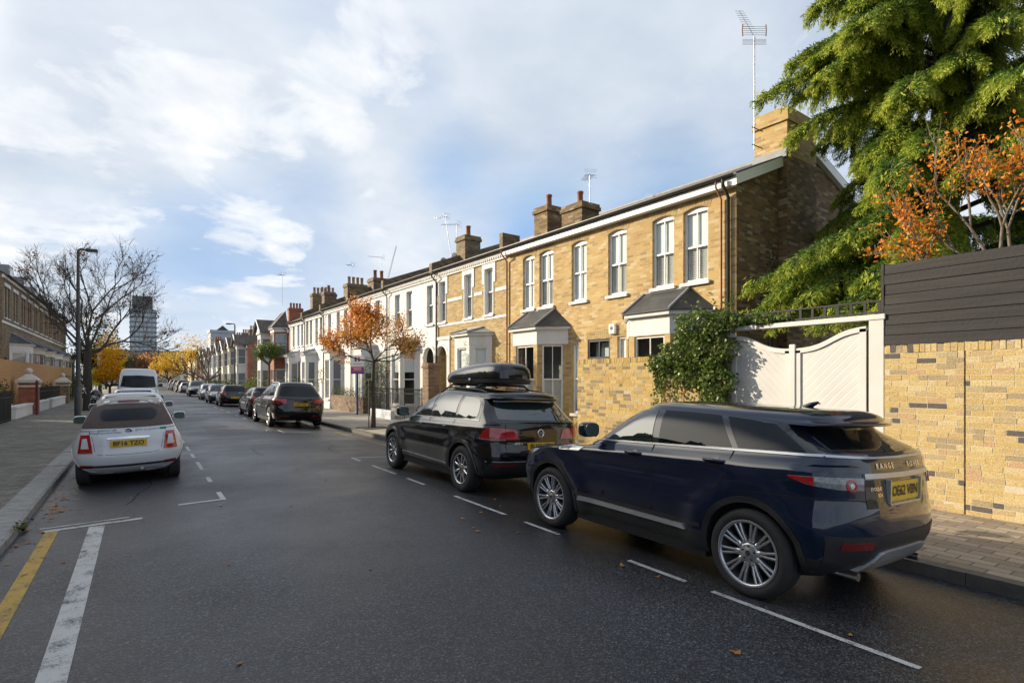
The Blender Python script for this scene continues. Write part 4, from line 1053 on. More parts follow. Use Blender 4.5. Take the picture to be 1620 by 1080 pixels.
def house_A():
    L=8.87
    t=thing('brick_house','yellow stock-brick end house with two slate-roofed bays and a tall gable chimney','house',(fac_x(7.6),7.6,0),R(90+HD))
    E,D,rd,rz_,zb=6.45,7.6,-3.5,7.98,6.6
    up=[(.73,1.43),(1.71,2.39),(3.28,3.97),(4.84,5.50),(6.36,7.06),(7.33,7.95)]
    W=[(a,b,4.15,5.97,.075) for a,b in up]
    slim=(5.18,5.46,.75,2.86); small=(3.30,3.62,1.7,2.97); door=(3.90,4.80,.15,2.95)
    holes=[(.95,2.95,.4,2.9),(5.98,8.0,.4,2.9)]
    mb=MB(); wall_holes(mb,L,-.1,E,W+[slim,small,door]+holes,.12,None,0)
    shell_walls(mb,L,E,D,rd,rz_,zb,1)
    # soldier-brick arches stand a little proud
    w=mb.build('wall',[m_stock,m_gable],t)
    for a,b in up:
        ar=MB(); um=(a+b)/2; n=10
        for i in range(n):
            u0=a-.05+(b-a+.1)*i/n; u1=a-.05+(b-a+.1)*(i+1)/n-.008
            f=lambda u:5.97-.075*(2*(min(max(u,a),b)-a)/(b-a)-1)**2
            lean=.10
            V=[(u0,.006,f(u0)+.004),(u1,.006,f(u1)+.004),(u1+(u1-um)*lean*2,.006,f(u1)+.215),(u0+(u0-um)*lean*2,.006,f(u0)+.215)]
            ar.add(V+[(v[0],-.01,v[2]) for v in V],[(3,2,1,0),(0,1,5,4),(1,2,6,5),(2,3,7,6),(3,0,4,7)])
        ar.build('brick_arch',m_stock2,w)
    for o in (door,small):
        ar=MB(); n=int((o[1]-o[0]+.16)/.075)
        for i in range(n):
            u=o[0]-.08+i*.075; ar.box(u,u+.068,-.01,.006,o[3]+.004,o[3]+.225)
        ar.build('brick_arch',m_stock2,w)
    for i,o in enumerate(W): window(t,o,.12,shutter=(True if i in(0,1,2,4) else False),blind=(True if i not in(3,5) else .02),bars=1,sillmat=m_white)
    window(t,slim,.10,bars=0,shutter=True); window(t,small,.10,bars=0,shutter=False,blind=.3)
    # dark door and its glazed top light
    d=MB(); d.box(3.95,4.75,-.11,-.06,.15,2.2); d.box(3.90,3.96,-.11,-.02,.15,2.95); d.box(4.74,4.80,-.11,-.02,.15,2.95); d.box(3.96,4.74,-.11,-.02,2.88,2.95); d.box(3.96,4.74,-.11,-.02,2.36,2.44); d.box(4.33,4.37,-.11,-.03,2.44,2.88)
    dd=d.build('door',m_door,t); g=MB(); g.box(3.96,4.74,-.10,-.09,2.44,2.88); g.build('pane',m_pane,dd); g=MB(); g.box(3.97,4.73,-.3,-.29,2.2,2.86); g.build('blind',m_blind,dd)
    for (a,b) in ((.65,3.25),(5.67,8.31)):
        bay(t,a,b,1.28,.67,3.34,[(.72,2.86)],m_stock,m_white,m_slate,.58,.46,.17,wkw=dict(shutter=True,blind=False,bars=1,sillmat=m_white))
    inner(t,L,6.2)
    main_roof(t,L,E,D,rd,rz_,zb,m_slate,over=.2,fascia=m_gloss,fasz=.17,verge=.12)
    # white verge boards on the gable
    v=MB()
    for p,q in (((.2,6.38),(rd,7.95)),((rd,7.95),(-D-.2,6.55))):
        V=[(-.13,p[0],p[1]-.24),(-.13,q[0],q[1]-.24),(-.13,q[0],q[1]+.0),(-.13,p[0],p[1]+.0)]
        v.add(V+[(.0,a[1],a[2]) for a in V],[(0,1,2,3),(4,7,6,5),(0,4,5,1),(2,6,7,3),(0,3,7,4),(1,5,6,2)])
    v.build('barge_board',m_gloss,t)
    # external breast and stack on the gable
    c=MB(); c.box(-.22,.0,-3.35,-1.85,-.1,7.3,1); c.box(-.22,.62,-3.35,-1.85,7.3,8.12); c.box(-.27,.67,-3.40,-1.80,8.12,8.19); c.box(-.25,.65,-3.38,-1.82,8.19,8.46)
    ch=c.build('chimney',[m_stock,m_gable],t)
    fl=MB(); fl.box(-.235,.64,-1.84,-1.78,7.22,7.42); fl.build('lead_flashing',m_lead,ch)
    for (u,w_,pt) in ((6.8,1.0,1),(8.45,.75,1)):
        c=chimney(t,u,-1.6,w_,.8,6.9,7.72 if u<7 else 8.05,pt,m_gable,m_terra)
    downpipe(t,.16,.2,6.3); downpipe(t,.34,.2,6.3,mat=m_terra,r=.022); downpipe(t,8.80,.2,6.3,mat=m_terra,r=.03)
    b=MB(); b.box(8.78,8.98,-.5,.26,6.4,6.95); b.build('parapet_end',m_stockd,t)
    a=thing('alarm_box','white burglar alarm box on the yellow brick wall above the dark door','alarm box',(fac_x(11.35)-.06,11.35,3.2),R(90+HD))
    m_=MB(); m_.box(-.11,.11,-.06,.03,-.14,.14); m_.build('casing',m_gloss,a,bevel=.015); m_=MB(); m_.lathe([(.001,.002),(.06,0)],14,0,'y',M=Matrix.Translation((0,.032,.02))); m_.build('emblem',m_navyink,a)
def term_house(label,y0,L,wall,E,wins,bayspec,door=None,white_surround=False,cornice=True,chim=None,strings=False,z=(4.2,5.92),rise=0,pots=2,roofz=8.0,trim=None,x0=None,hd=HD,base=None,doorcol=None,far=False,roofmat=None,bk={},group=None,parapet=True,wkw=None):
    trim=trim or m_white
    x=fac_x(y0) if x0 is None else x0
    t=thing('terraced_house',label,'house',(x,y0,0),R(90+hd),group)
    D=7.5; rd=-3.6; zb=E-.2
    W=[(u-w/2,u+w/2,z[0],z[1],rise) for u,w in wins]
    ops=list(W)
    if door: ops.append((door[0]-.5,door[0]+.5,.2,door[1],.5))
    if bayspec: ops.append((bayspec['u0']+.3,bayspec['u1']-.3,.4,min(bayspec['z1']-.5,3)))
    mb=MB(); wall_holes(mb,L,-.1,E,ops,.14,None,0,1)
    shell_walls(mb,L,E,D,rd,roofz,zb)
    t_w=mb.build('wall',[wall,trim],t)
    wk=dict(shutter=not far,blind=True,bars=0,pane=m_farpane if far else m_pane,sillmat=trim)
    if wkw: wk.update(wkw)
    for o in W: window(t,o,.14,**wk)
    s=MB()
    if white_surround:
        for o in W:
            a,b,c,d=o[:4]; s.box(a-.16,a,.0,.03,d-.55,d+.30); s.box(b,b+.16,.0,.03,d-.55,d+.30); s.box(a,b,.0,.03,d,d+.30)
            s.box(a-.035,a,.0,.022,c,d-.55); s.box(b,b+.035,.0,.022,c,d-.55)
    if strings:
        us=[0]+[q for o in W for q in (o[0]-.17,o[1]+.17)]+[L]
        for i in range(0,len(us),2):
            a,b=us[i],us[i+1]
            if b-a>.05: s.box(a,b,.0,.02,5.0,5.12)
        s.box(0,L,.0,.024,4.02,4.11)
    if base: s.box(base[0],base[1],.0,.035,0 if not door else 3.35,base[2]) if False else None
    if cornice:
        s.box(0,L,.0,.06,E-.34,E-.20); s.box(0,L,.0,.11,E-.20,E-.08)
        n=int(L/.14)
        for i in range(n if not far else 0): s.box(i*.14+.02,i*.14+.09,.06,.10,E-.27,E-.203)
    if s.v: s.build('moulding',trim,t)
    if door:
        d=MB(); d.box(door[0]-.5,door[0]+.5,-.5,-.45,.2,door[1]); d.build('door',doorcol or m_cream,t)
        d=MB(); d.box(door[0]-.62,door[0]-.5,.0,.05,0,door[1]-.4); d.box(door[0]+.5,door[0]+.62,.0,.05,0,door[1]-.4)
        n=10
        for i in range(n):
            a0,a1=PI*i/n,PI*(i+1)/n; uc=door[0]; zc=door[1]-.5
            V=[(uc+math.cos(a)*r,.05,zc+math.sin(a)*r) for a,r in ((a0,.5),(a1,.5),(a1,.63),(a0,.63))]
            d.add(V+[(v[0],0,v[2]) for v in V],[(3,2,1,0),(0,1,5,4),(2,3,7,6)])
        d.build('door_surround',trim,t)
    if bayspec:
        b=dict(bayspec); bay(t,b['u0'],b['u1'],b['fw'],b['proj'],b['z1'],b['tiers'],b.get('wall',trim),trim,b.get('roofmat',m_lead),b.get('rh',.3),b.get('fr',.3),b.get('pier',.13),roof=b.get('roof','hip'),wkw=dict(shutter=False,blind=.65,bars=0,pane=m_farpane if far else m_pane,sillmat=trim),**bk)
    inner(t,L,E-.3)
    main_roof(t,L,E,D,rd,roofz,zb,roofmat or m_slate,over=.14,gut=True)
    if parapet:
        p=MB(); s_=(roofz-E)/3.6
        V=[(L-.12,.28,E-.1),(L-.12,.28,E+.3),(L-.12,rd,roofz+.22),(L-.12,-D,zb+.3),(L-.12,-D,zb-.1)]
        p.add(V+[(L+.12,v[1],v[2]) for v in V],[(0,1,2,3,4),(9,8,7,6,5)]+[(i,5+i,5+(i+1)%5,(i+1)%5) for i in range(5)]); p.build('party_parapet',m_stockd,t)
    if chim: chimney(t,*chim)
    downpipe(t,L-.12,.2,E-.15,d=.07,r=.035)
    return t
def right_terrace():
    b=dict(u0=.95,u1=3.25,fw=1.07,proj=.6,z1=3.42,tiers=[(.6,2.98)],rh=.22,fr=.34,pier=.2)
    t=term_house('yellow brick house with white string courses and a white flat-topped bay',16.47,5.2,m_stock2,6.45,[(1.14,.56),(2.59,.56),(4.64,.56)],b,door=(4.72,3.2),white_surround=True,strings=True,chim=(5.0,-1.5,.75,.8,7.0,8.1,1,m_stockd,m_terra))
    mb=MB(); mb.box(4.02,4.10,.0,.04,0,3.45); mb.box(3.95,5.2,.0,.07,3.45,3.58)
    wall_holes(mb,1.10,0,3.45,[(.12,1.12,-.1,3.2,.5)],.05,Matrix.Translation((4.10,.03,0))); mb.build('rendered_porch',m_white,t)
    b2=dict(u0=1.7,u1=4.0,fw=1.07,proj=.6,z1=3.42,tiers=[(.6,2.98)],rh=.2,fr=.34,pier=.16)
    term_house('white rendered house next to the yellow brick one, partly behind the orange tree',21.69,5.1,m_white,6.45,[(.55,.62),(2.6,.62),(3.9,.62)],b2,door=(.62,3.2),chim=None)
    b3=dict(u0=1.3,u1=3.6,fw=1.07,proj=.6,z1=3.45,tiers=[(.6,2.98)],rh=.2,fr=.34,pier=.16)
    term_house('white rendered house mostly hidden by the orange street tree',26.8,5.0,m_white,6.42,[(1.2,.6),(2.5,.6),(4.1,.6)],b3,chim=(4.9,-1.6,.85,.95,6.9,7.75,2,m_brown,m_terra))
    term_house('white rendered house with bay behind the white gate pillar',31.85,4.9,m_white,6.32,[(.9,.6),(2.2,.6),(3.8,.6)],b3,chim=(4.6,-2.0,.75,1.35,6.9,8.1,4,m_stockd,m_buffpot),far=True)
    b4=dict(u0=1.4,u1=3.5,fw=1.0,proj=.6,z1=3.45,tiers=[(.6,2.98)],rh=.3,fr=.34,pier=.16)
    term_house('white house in the middle of the row with four tall upper windows',36.8,4.1,m_white,6.22,[(.55,.55),(1.5,.55),(2.75,.55),(3.6,.55)],b4,far=True,chim=(3.9,-1.6,.6,.8,6.9,8.1,1,m_brown,m_terra))
    term_house('last white house of the row beside the gabled pair',40.95,4.0,m_white,6.12,[(.7,.55),(1.65,.55),(2.9,.55)],b4,far=True,chim=(3.7,-2.2,.6,1.3,6.9,8.5,4,m_stockd,m_buffpot),parapet=False)
    # gabled pair
    x0=9.55
    bb=dict(u0=.5,u1=3.6,fw=1.5,proj=.85,z1=5.75,tiers=[(.8,2.6),(3.6,5.35)],rh=1.2,fr=.25,roof='gable',roofmat=m_tile)
    b5=dict(bb); b5['wall']=m_red; b5['roof']='hip'; b5['rh']=1.3; b5['roofmat']=m_tile
    term_house('gabled house with red brick two-storey bay next to the white row',45.1,5.8,m_red,5.75,[(4.6,.6)],b5,far=True,x0=x0,hd=0,roofz=7.6,roofmat=m_tile,z=(3.6,5.2),chim=(.3,-3,.6,1.3,6.8,8.7,4,m_stockd,m_buffpot),cornice=True,door=(4.8,2.9),parapet=False)
    term_house('gabled house with white two-storey bay behind the clipped tree',50.95,5.8,m_white,5.75,[(4.6,.6)],bb,far=True,x0=x0,hd=0,roofz=7.6,roofmat=m_tile,z=(3.6,5.2),chim=(5.6,-3,.6,1.3,6.8,8.7,4,m_red,m_terra),door=(4.8,2.9),parapet=False)
    cols=[(m_red,m_white,'gabled house with red brick front and dark brown flank wall at the gap'),(m_cream,m_cream,'cream gabled house beside the brown-flanked one'),(m_cream,m_white,'cream gabled house third in the far row'),(m_red,m_white,'red brick gabled house in the far row with white bay surrounds'),(m_white,m_white,'white gabled house in the middle of the far row'),(m_red,m_white,'red gabled house past the white one in the far row'),(m_red,m_white,'red gabled house last but one in the far row'),(m_white,m_white,'pale gabled house ending the far row')]
    for i,(wl,tr,lab) in enumerate(cols):
        b6=dict(bb); b6['wall']=m_white if wl!=m_cream else m_cream; b6['rh']=1.15; b6['z1']=5.45; b6['tiers']=[(.8,2.5),(3.4,5.1)]
        t=term_house(lab,65+6.0*i,6.0,wl,5.45,[(4.7,.7)],b6,far=True,x0=9.5,hd=0,roofz=7.35,roofmat=m_tile,z=(3.4,5.0),chim=(5.9,-2.6,.55,1.3,6.5,8.1,4,m_brown,m_terra),door=(4.7,2.8),trim=tr,parapet=False,group='gabled houses in the far right row',
          wkw=dict(frame=m_gloss))
        if i==0:
            f=MB(); f.box(-.03,-.004,-7.4,-.35,-.1,5.3); f.add([(-.03,-7.4,5.3),(-.03,-.35,5.3),(-.03,-3.6,7.2)],[(0,2,1)]); f.build('flank_wall',m_brown,t)
def left_terrace():
    lab=['dark brick house with white round bay beyond the plywood hoarding','dark brick house with slate-roofed bay above the hoarding','dark brick house with white-framed windows behind the bare tree twigs','dark brick house behind the crown of the bare tree','dark brick house just left of the bare trunk','last dark brick house of the left row']
    ys=[52.6,58.6,64.6,70.6,76.6,82.6]
    vis=list(zip(ys,lab))
    off=[(34.6-6*i,None) for i in range(6)]
    for y,l in vis+off:
        far=True
        t=thing('terraced_house',l or 'dark brick terraced house of the left row outside the frame','house',(-7.2,y,0),R(-90),None if l else 'left row houses outside the frame')
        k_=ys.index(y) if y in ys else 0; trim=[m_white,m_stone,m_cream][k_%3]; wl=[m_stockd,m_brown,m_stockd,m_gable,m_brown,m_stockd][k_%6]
        L=6.0; E=8.5; D=8; rd=-4.0; roofz=10.7
        W=[(u-.34,u+.34,5.75,7.75) for u in (1.0,2.0,3.9,4.9)]
        dr=(4.4,5.4,.6,3.2)
        mb=MB(); wall_holes(mb,L,-.1,E,W+[dr],.14); shell_walls(mb,L,E,D,rd,roofz,E-.2)
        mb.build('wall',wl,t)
        if l or y>30:
            for o in W: window(t,o,.14,shutter=False,blind=.5,bars=0,pane=m_farpane,sillmat=m_white)
            s=MB()
            for o in W: s.box(o[0]-.1,o[1]+.1,.0,.05,o[3],o[3]+.22)
            s.box(0,L,0,.05,5.35,5.5); s.box(0,L,0,.12,E-.3,E-.1); s.build('moulding',trim,t)
            d=MB(); d.box(4.4,5.4,-.14,-.09,.6,3.2); d.build('door',m_door,t)
            bay(t,.5,3.6,1.7,.9,4.1,[(1.3,3.6)],m_white if y==52.6 else wl,trim,m_slate,.7,.4,.14,wkw=dict(shutter=False,blind=.5,bars=0,pane=m_farpane,sillmat=m_white))
        inner(t,L,E-.3)
        main_roof(t,L,E,D,rd,roofz,E-.2,m_slate,over=.2)
        chimney(t,.15,-3.6,.9,2.0,9.4,11.4,4,m_stockd,m_terra)
        if l:
            d=MB(); d.box(2,3.6,-3.2,-.9,8.8,10.3); dd=d.build('dormer',m_lead,t); g=MB(); g.box(2.2,3.4,-.9,-.88,9.2,10.1); g.build('dormer_window',m_farpane,dd)
def far_buildings():
    # long pale building at the end of the right row
    t=term_house('pale end building with a long dark roof, past the far gabled row',114.5,22,m_cream,5.6,[(2,.9),(5,.9),(8,.9),(11,.9),(14,.9),(17,.9)],None,far=True,z=(3.5,5.0),x0=8.4,hd=0,roofz=8.0,roofmat=m_tile,parapet=False,chim=(.6,-3.6,.9,1.2,7,9.2,3,m_brown,m_terra))
    # brick shop building closing the street
    t=thing('corner_building','red brick building with white ground floor closing the far end of the street','building',(22,176,0),R(180))
    L=34; W=[(1+3*i,2.2+3*i,4.4,6.4) for i in range(11)]+[(1+3*i,3.2+3*i,.8,2.8) for i in range(11)]
    mb=MB(); wall_holes(mb,L,0,3.4,[o for o in W if o[2]<3],.12,None,1); wall_holes(mb,L,3.4,7.4,[o for o in W if o[2]>3],.12,None,0); shell_walls(mb,L,7.4,8,-4,9.6,7.2,0)
    mb.build('wall',[m_red,m_white],t)
    for o in W: window(t,o,.12,shutter=False,blind=False,bars=0,pane=m_farpane)
    s=MB(); s.box(0,L,0,.2,3.3,3.6); s.build('moulding',m_white,t); inner(t,L,7); main_roof(t,L,7.4,8,-4,9.6,7.2,m_slate)
    # tower block
    t=thing('tower_block','tall grey glazed tower block at the end of the street','tower',(7.2,352,0),R(180))
    m_cl=M('tower_cladding',(.24,.27,.30),(.29,.32,.35),.4,.6); m_tw=glassmat('tower_glass',(.38,.41,.43),1.6,.08); m_dk=M('tower_dark',(.13,.14,.15),(.17,.18,.19),.3,.6)
    w=11.8; mb=MB(); mb.box(0,w,-17,0,0,39); mb.build('shaft',m_cl,t)
    mb=MB(); mb.box(1.8,w-1.0,-15,-.8,39,46); mb.build('plant_room',m_dk,t)
    mb=MB()
    for i in range(15):
        z=1+i*2.6; mb.box(-.25,w+.25,-17.2,.25,z-.22,z+.1)
    mb.build('floor_band',m_dk,t)
    for i in range(14):
        for j in range(6):
            z=1+i*2.6; g=MB(); u=.45+j*1.88; g.box(u,u+1.35,.0,.06,z+.4,z+2.0); g.build('window',m_tw,t)
    for i in range(12):
        z=6.2+i*2.6; g=MB(); g.box(-1.2,0,-3,-.6,z,z+.2); g.box(-1.2,-1.12,-3,-.6,z+.2,z+1.2); g.build('balcony',m_dk,t)
    # pale office block
    t=thing('office_block','pale grey flat-topped block with a small pediment rising over the far roofs','building',(0,0,0),0)
    X,Y=24.5,240
    m_ob=M('office_panel',(.42,.46,.50),(.36,.40,.44),.3,.7)
    t.location=(X+6,Y,0); t.rotation_euler=(0,0,R(180))
    mb=MB(); mb.box(0,8.2,-9,0,0,19.8); mb.build('wall',m_ob,t)
    mb=MB(); mb.box(-.3,8.5,-9.3,.3,19.8,20.8); mb.build('parapet',m_ob,t)
    mb=MB(); mb.add([(2.1,0.4,20.8),(6.1,.4,20.8),(4.1,.4,22.6),(2.1,-9,20.8),(6.1,-9,20.8),(4.1,-9,22.6)],[(0,2,1),(0,3,5,2),(1,2,5,4),(3,4,5)]); mb.build('pediment',m_slate,t)
    for i in range(6):
        g=MB(); g.box(.4,7.8,.0,.08,3+i*2.7,4.3+i*2.7); g.build('window_band',m_farpane,t)
# ------------------------------------------------------------------ ground, street and street furniture
def asphalt():
    m,nt,bs=_new('asphalt')
    oc=coords(nt)
    fine=noise(nt,oc,46,6,.8); agg=_n(nt,'ShaderNodeTexVoronoi'); agg.inputs['Scale'].default_value=85; nt.links.new(oc,agg.inputs['Vector'])
    big=noise(nt,oc,.28,6,.6)
    mp=_n(nt,'ShaderNodeMapping'); mp.inputs['Scale'].default_value=(1.0,.12,1); nt.links.new(oc,mp.inputs[0])
    lane=noise(nt,mp.outputs[0],1.1,4)          # long wear tracks along the street
    base=ramp(nt,big.outputs[0],[(.35,(.028,.0308,.037)),(.65,(.054,.058,.067))])
    c=mix(nt,.5,base.outputs[0],ramp(nt,lane.outputs[0],[(.35,(.7,.7,.72)),(.7,(1.35,1.35,1.35))]).outputs[0],'MULTIPLY')
    bw=_n(nt,'ShaderNodeSeparateColor'); nt.links.new(agg.outputs['Color'],bw.inputs[0])
    c=mix(nt,1.0,c,ramp(nt,bw.outputs[0],[(.0,(.35,.35,.36)),(.45,(.75,.75,.77)),(.68,(1.3,1.3,1.32)),(.86,(2.0,1.98,1.96)),(.955,(2.9,2.85,2.8))],'CONSTANT').outputs[0],'MULTIPLY')
    c=mix(nt,.5,c,ramp(nt,agg.outputs['Distance'],[(.1,(1.2,1.2,1.2)),(.6,(.3,.3,.3))]).outputs[0],'MULTIPLY')
    c=mix(nt,.6,c,ramp(nt,fine.outputs[0],[(.3,(.25,.25,.25)),(.7,(1.9,1.9,1.9))]).outputs[0],'MULTIPLY')
    nt.links.new(c,bs.inputs['Base Color'])
    mr=_n(nt,'ShaderNodeMapRange'); mr.inputs[1].default_value=.35; mr.inputs[2].default_value=.65; mr.inputs[3].default_value=.30; mr.inputs[4].default_value=.62; nt.links.new(big.outputs[0],mr.inputs[0]); nt.links.new(mr.outputs[0],bs.inputs['Roughness'])
    ad=_n(nt,'ShaderNodeMath',operation='MULTIPLY_ADD'); nt.links.new(fine.outputs[0],ad.inputs[0]); ad.inputs[1].default_value=1.0; nt.links.new(agg.outputs['Distance'],ad.inputs[2])
    bump(nt,bs,ad.outputs[0],.6,.005)
    return m
def paintmark(name,c):
    m,nt,bs=_new(name); oc=coords(nt); bs.inputs['Roughness'].default_value=.7
    n1=noise(nt,oc,60,5,.7); n2=noise(nt,oc,5,6,.7)
    w=_n(nt,'ShaderNodeMath',operation='ADD'); nt.links.new(n1.outputs[0],w.inputs[0]); nt.links.new(n2.outputs[0],w.inputs[1])
    k=ramp(nt,w.outputs[0],[(.40,(0,0,0)),(.56,(1,1,1))]); k.color_ramp.elements[0].position=.47
    r2=ramp(nt,w.outputs[0],[(.0,(1,1,1)),(1,(1,1,1))])
    mr=_n(nt,'ShaderNodeMapRange'); mr.inputs[1].default_value=1.0; mr.inputs[2].default_value=1.22; nt.links.new(w.outputs[0],mr.inputs[0])
    col=mix(nt,mr.outputs[0],c,(.05,.05,.052))
    col=mix(nt,.35,col,ramp(nt,n1.outputs[0],[(.3,(.6,.6,.6)),(.7,(1.2,1.2,1.2))]).outputs[0],'MULTIPLY')
    nt.links.new(col,bs.inputs['Base Color']); bump(nt,bs,n1.outputs[0],.5,.005)
    return m
def pavemat(name,pal,mortar,bw,rh,swap=False,**k):
    m=brickmat(name,pal,mortar,bw,rh,**k); nt=m.node_tree
    if swap:
        tc=[n for n in nt.nodes if n.type=='TEX_COORD'][0]; mp=_n(nt,'ShaderNodeMapping'); mp.inputs['Rotation'].default_value=(0,0,PI/2)
        for l in list(nt.links):
            if l.from_node==tc:
                ts=l.to_socket; nt.links.remove(l); nt.links.new(mp.outputs[0],ts)
        nt.links.new(tc.outputs['UV'],mp.inputs[0])
    return m
m_asphalt=asphalt()
m_patch=M('road_repair_mix',(.022,.023,.025),(.042,.043,.045),45,.55,bmp=.6,bscale=70)
m_lineW=paintmark('worn_white_paint',(.52,.52,.50)); m_lineY=paintmark('worn_yellow_paint',(.50,.31,.05))
m_paveL=pavemat('grey_block_paving',[(.20,.185,.16),(.235,.215,.185),(.17,.155,.135),(.255,.235,.205),(.15,.14,.125)],(.09,.085,.075),.2,.1,ms=.006,dirtamt=.5,bmp=.5)
m_paveR=pavemat('brown_block_paving',[(.30,.25,.19),(.34,.29,.225),(.26,.215,.165),(.37,.31,.245),(.235,.19,.15)],(.12,.10,.08),.30,.15,swap=True,ms=.008,dirtamt=.45,bmp=.6)
m_flag=pavemat('concrete_flags',[(.34,.32,.28),(.37,.345,.30),(.31,.29,.255),(.355,.33,.29)],(.16,.15,.13),.6,.45,ms=.007,dirtamt=.35,bmp=.3)
m_granite=M('granite_kerb',(.34,.33,.31),(.20,.195,.185),9,.8,bmp=.35,bscale=45)
m_darkkerb=M('dark_kerb',(.12,.105,.09),(.07,.062,.055),6,.8,bmp=.4,bscale=50)
m_soil=M('soil_ground',(.07,.065,.05),(.045,.05,.03),.3,.95,bmp=.3,bscale=6)
def struct(name,mb,mat,**k): return tag(mb.build(name,mat,**k),kind='structure')
def build_ground():
    g=MB(); g.add([(-900,-300,-.30),(900,-300,-.30),(900,1400,-.30),(-900,1400,-.30)],[(0,1,2,3)]); struct('ground',g,m_soil)
    xs=[-1.22+.25*i for i in range(31)]; xs=[x for x in xs if x<6.3]+[6.32]
    ys=list(range(-24,174,6))
    g=MB(); g.grid([[(x,y,roadz(x)) for y in ys] for x in xs],flip=False)
    struct('road',g,m_asphalt)
    # pavements
    g=MB(); g.add([(-1.53,-24,.062),(-4.50,-24,.075),(-4.50,172,.075),(-1.53,172,.062)],[(3,2,1,0)][::1]); g.f=[f[::-1] for f in g.f]; struct('pavement_left',g,m_paveL)
    g=MB(); g.add([(6.44,-24,.0),(9.0,-24,.02),(9.0,9.5,.02),(6.44,9.5,.0)],[(0,1,2,3)]); struct('pavement_right',g,m_paveR)
    g=MB(); g.add([(6.44,9.5,.0),(9.7,9.5,.02),(9.7,172,.02),(6.44,172,.0)],[(0,1,2,3)]); struct('pavement_far',g,m_flag)
    g=MB(); g.add([(9.0,-24,.015),(24,-24,.015),(24,9.5,.015),(9.0,9.5,.015)],[(0,1,2,3)]); g.add([(9.7,9.5,.015),(24,9.5,.015),(24,172,.015),(9.7,172,.015)],[(0,1,2,3)]); struct('garden_ground',g,m_flag)
    g=MB(); g.add([(-4.5,-24,.05),(-4.5,172,.05),(-20,172,.05),(-20,-24,.05)],[(0,1,2,3)]); struct('garden_ground_left',g,m_flag)
    rng=random.Random(4)
    g=MB(); y=-6.
    while y<60:
        L=rng.uniform(.75,1.05); dx=rng.uniform(-.008,.008); dz=rng.uniform(-.006,.006)
        x0,x1,zt=-1.535,-1.215+dx,.066+dz
        V=[(x0,y,-.2),(x1+.012,y,-.2),(x1+.006,y,zt-.025),(x1-.022,y,zt),(x0,y,zt)]; n=5
        V+=[(v[0],y+L-.008,v[2]) for v in V]
        g.add(V,[(0,1,2,3,4),(9,8,7,6,5)]+[(i,5+i,5+(i+1)%5,(i+1)%5) for i in range(5)]); y+=L
    g.box(-1.535,-1.215,60,172,-.2,.066); struct('kerb_left',g,m_granite)
    g=MB(); y=-8.
    while y<70:
        L=.9; dx=rng.uniform(-.006,.006)
        g.box(6.30+dx,6.445,y,y+L-.006,-.3,.004+rng.uniform(-.003,.003)); y+=L
    g.box(6.30,6.445,70,172,-.3,.004); struct('kerb_right',g,m_darkkerb)
    # markings follow the camber
    def line(mb,x0,x1,y0,y1,dz=.004,cut=.0):
        n=max(1,int(abs(x1-x0)/.2)); P=[]
        for i in range(n+1):
            x=x0+(x1-x0)*i/n; P.append([(x,y0,roadz(x)+dz),(x,y1,roadz(x)+dz)])
        mb.grid(P,smooth=False)
    w=MB()
    line(w,-.525,-.365,-4,8.55); line(w,-.98,.02,8.60,8.70); line(w,-1.02,-.12,8.80,8.85)
    line(w,.45,1.06,9.18,9.27); line(w,.99,1.06,9.27,9.85)
    for a,b in ((10.9,11.45),(12.5,13.7),(14.5,15.3),(16.0,17.0),(18,19.2),(20.2,21.4),(22.4,23.6),(25,26.4),(28,30)): line(w,.98,1.05,a,b)
    for a,b in ((1.44,2.95),(3.22,3.92),(5.02,5.70),(6.16,7.58),(8.68,9.42),(9.97,11.25),(12.0,12.6)): line(w,4.00,4.06,a,b)
    line(w,4.06,5.7,12.55,12.61)
    line(w,4.02,4.09,19.9,20.9); line(w,4.02,4.9,19.83,19.90)
    for a,b in ((27.5,28.6),(30,31),(33,34.4),(36,37.5),(39,41)): line(w,3.95,4.03,a,b)
    struct('white_road_marking',w,m_lineW)
    w=MB(); line(w,-.945,-.815,-4,8.60); line(w,5.75,5.80,12.9,20.0); struct('yellow_road_marking',w,m_lineY)
    # tarred repairs: patches of another mix lying on the road
    rp=MB()
    for x0,x1,y0,y1 in ((-.9,5.6,31.5,32.4),(1.9,3.3,21.2,23.6),(2.2,3.9,46,49),(-.6,5.4,66,67)): line(rp,x0,x1,y0,y1,.0025)
    tag(rp.build('road_patch',m_patch),kind='structure')
    tr=MB(); rq=random.Random(6)
    for k in range(9):
        x=rq.uniform(-.6,5.5); y=rq.uniform(3.5,26); P=[]
        dx,dy=rq.choice(((.03,.3),(.3,.02),(.2,.2))); 
        for i in range(int(rq.uniform(8,22))):
            wd=.006+.005*rq.random(); P.append([(x-wd*(dy>.1),y-wd*(dy<.1),roadz(x)+.0032),(x+wd*(dy>.1),y+wd*(dy<.1)+.0001,roadz(x)+.0032)])
            x=min(5.9,max(-1.1,x+dx*rq.uniform(.3,1)+rq.uniform(-.08,.08))); y+=dy*rq.uniform(.3,1)+rq.uniform(-.08,.08)
        tr.grid(P,smooth=False)
    for i,f in enumerate(tr.f):
        a,b,c=[Vector(tr.v[j]) for j in f[:3]]
        if (b-a).cross(c-a).z<0: tr.f[i]=f[::-1]
    tag(tr.build('road_crack',m_seam),kind='structure')
    # iron covers
    ic=M('iron_cover',(.06,.05,.045),(.09,.075,.06),20,.6,bmp=.5,bscale=60)
    for x,y,z,s in ((-3.3,13.8,.069,.35),(2.6,33,.005,.3)):
        mb=MB(); mb.box(-s,s,-s*.8,s*.8,-.01,.004); 
        o=mb.build('inspection_cover',ic,None,(x,y,z)); tag(o,'rusty inspection cover set in the left pavement' if x<0 else 'inspection cover in the middle of the far road','cover')
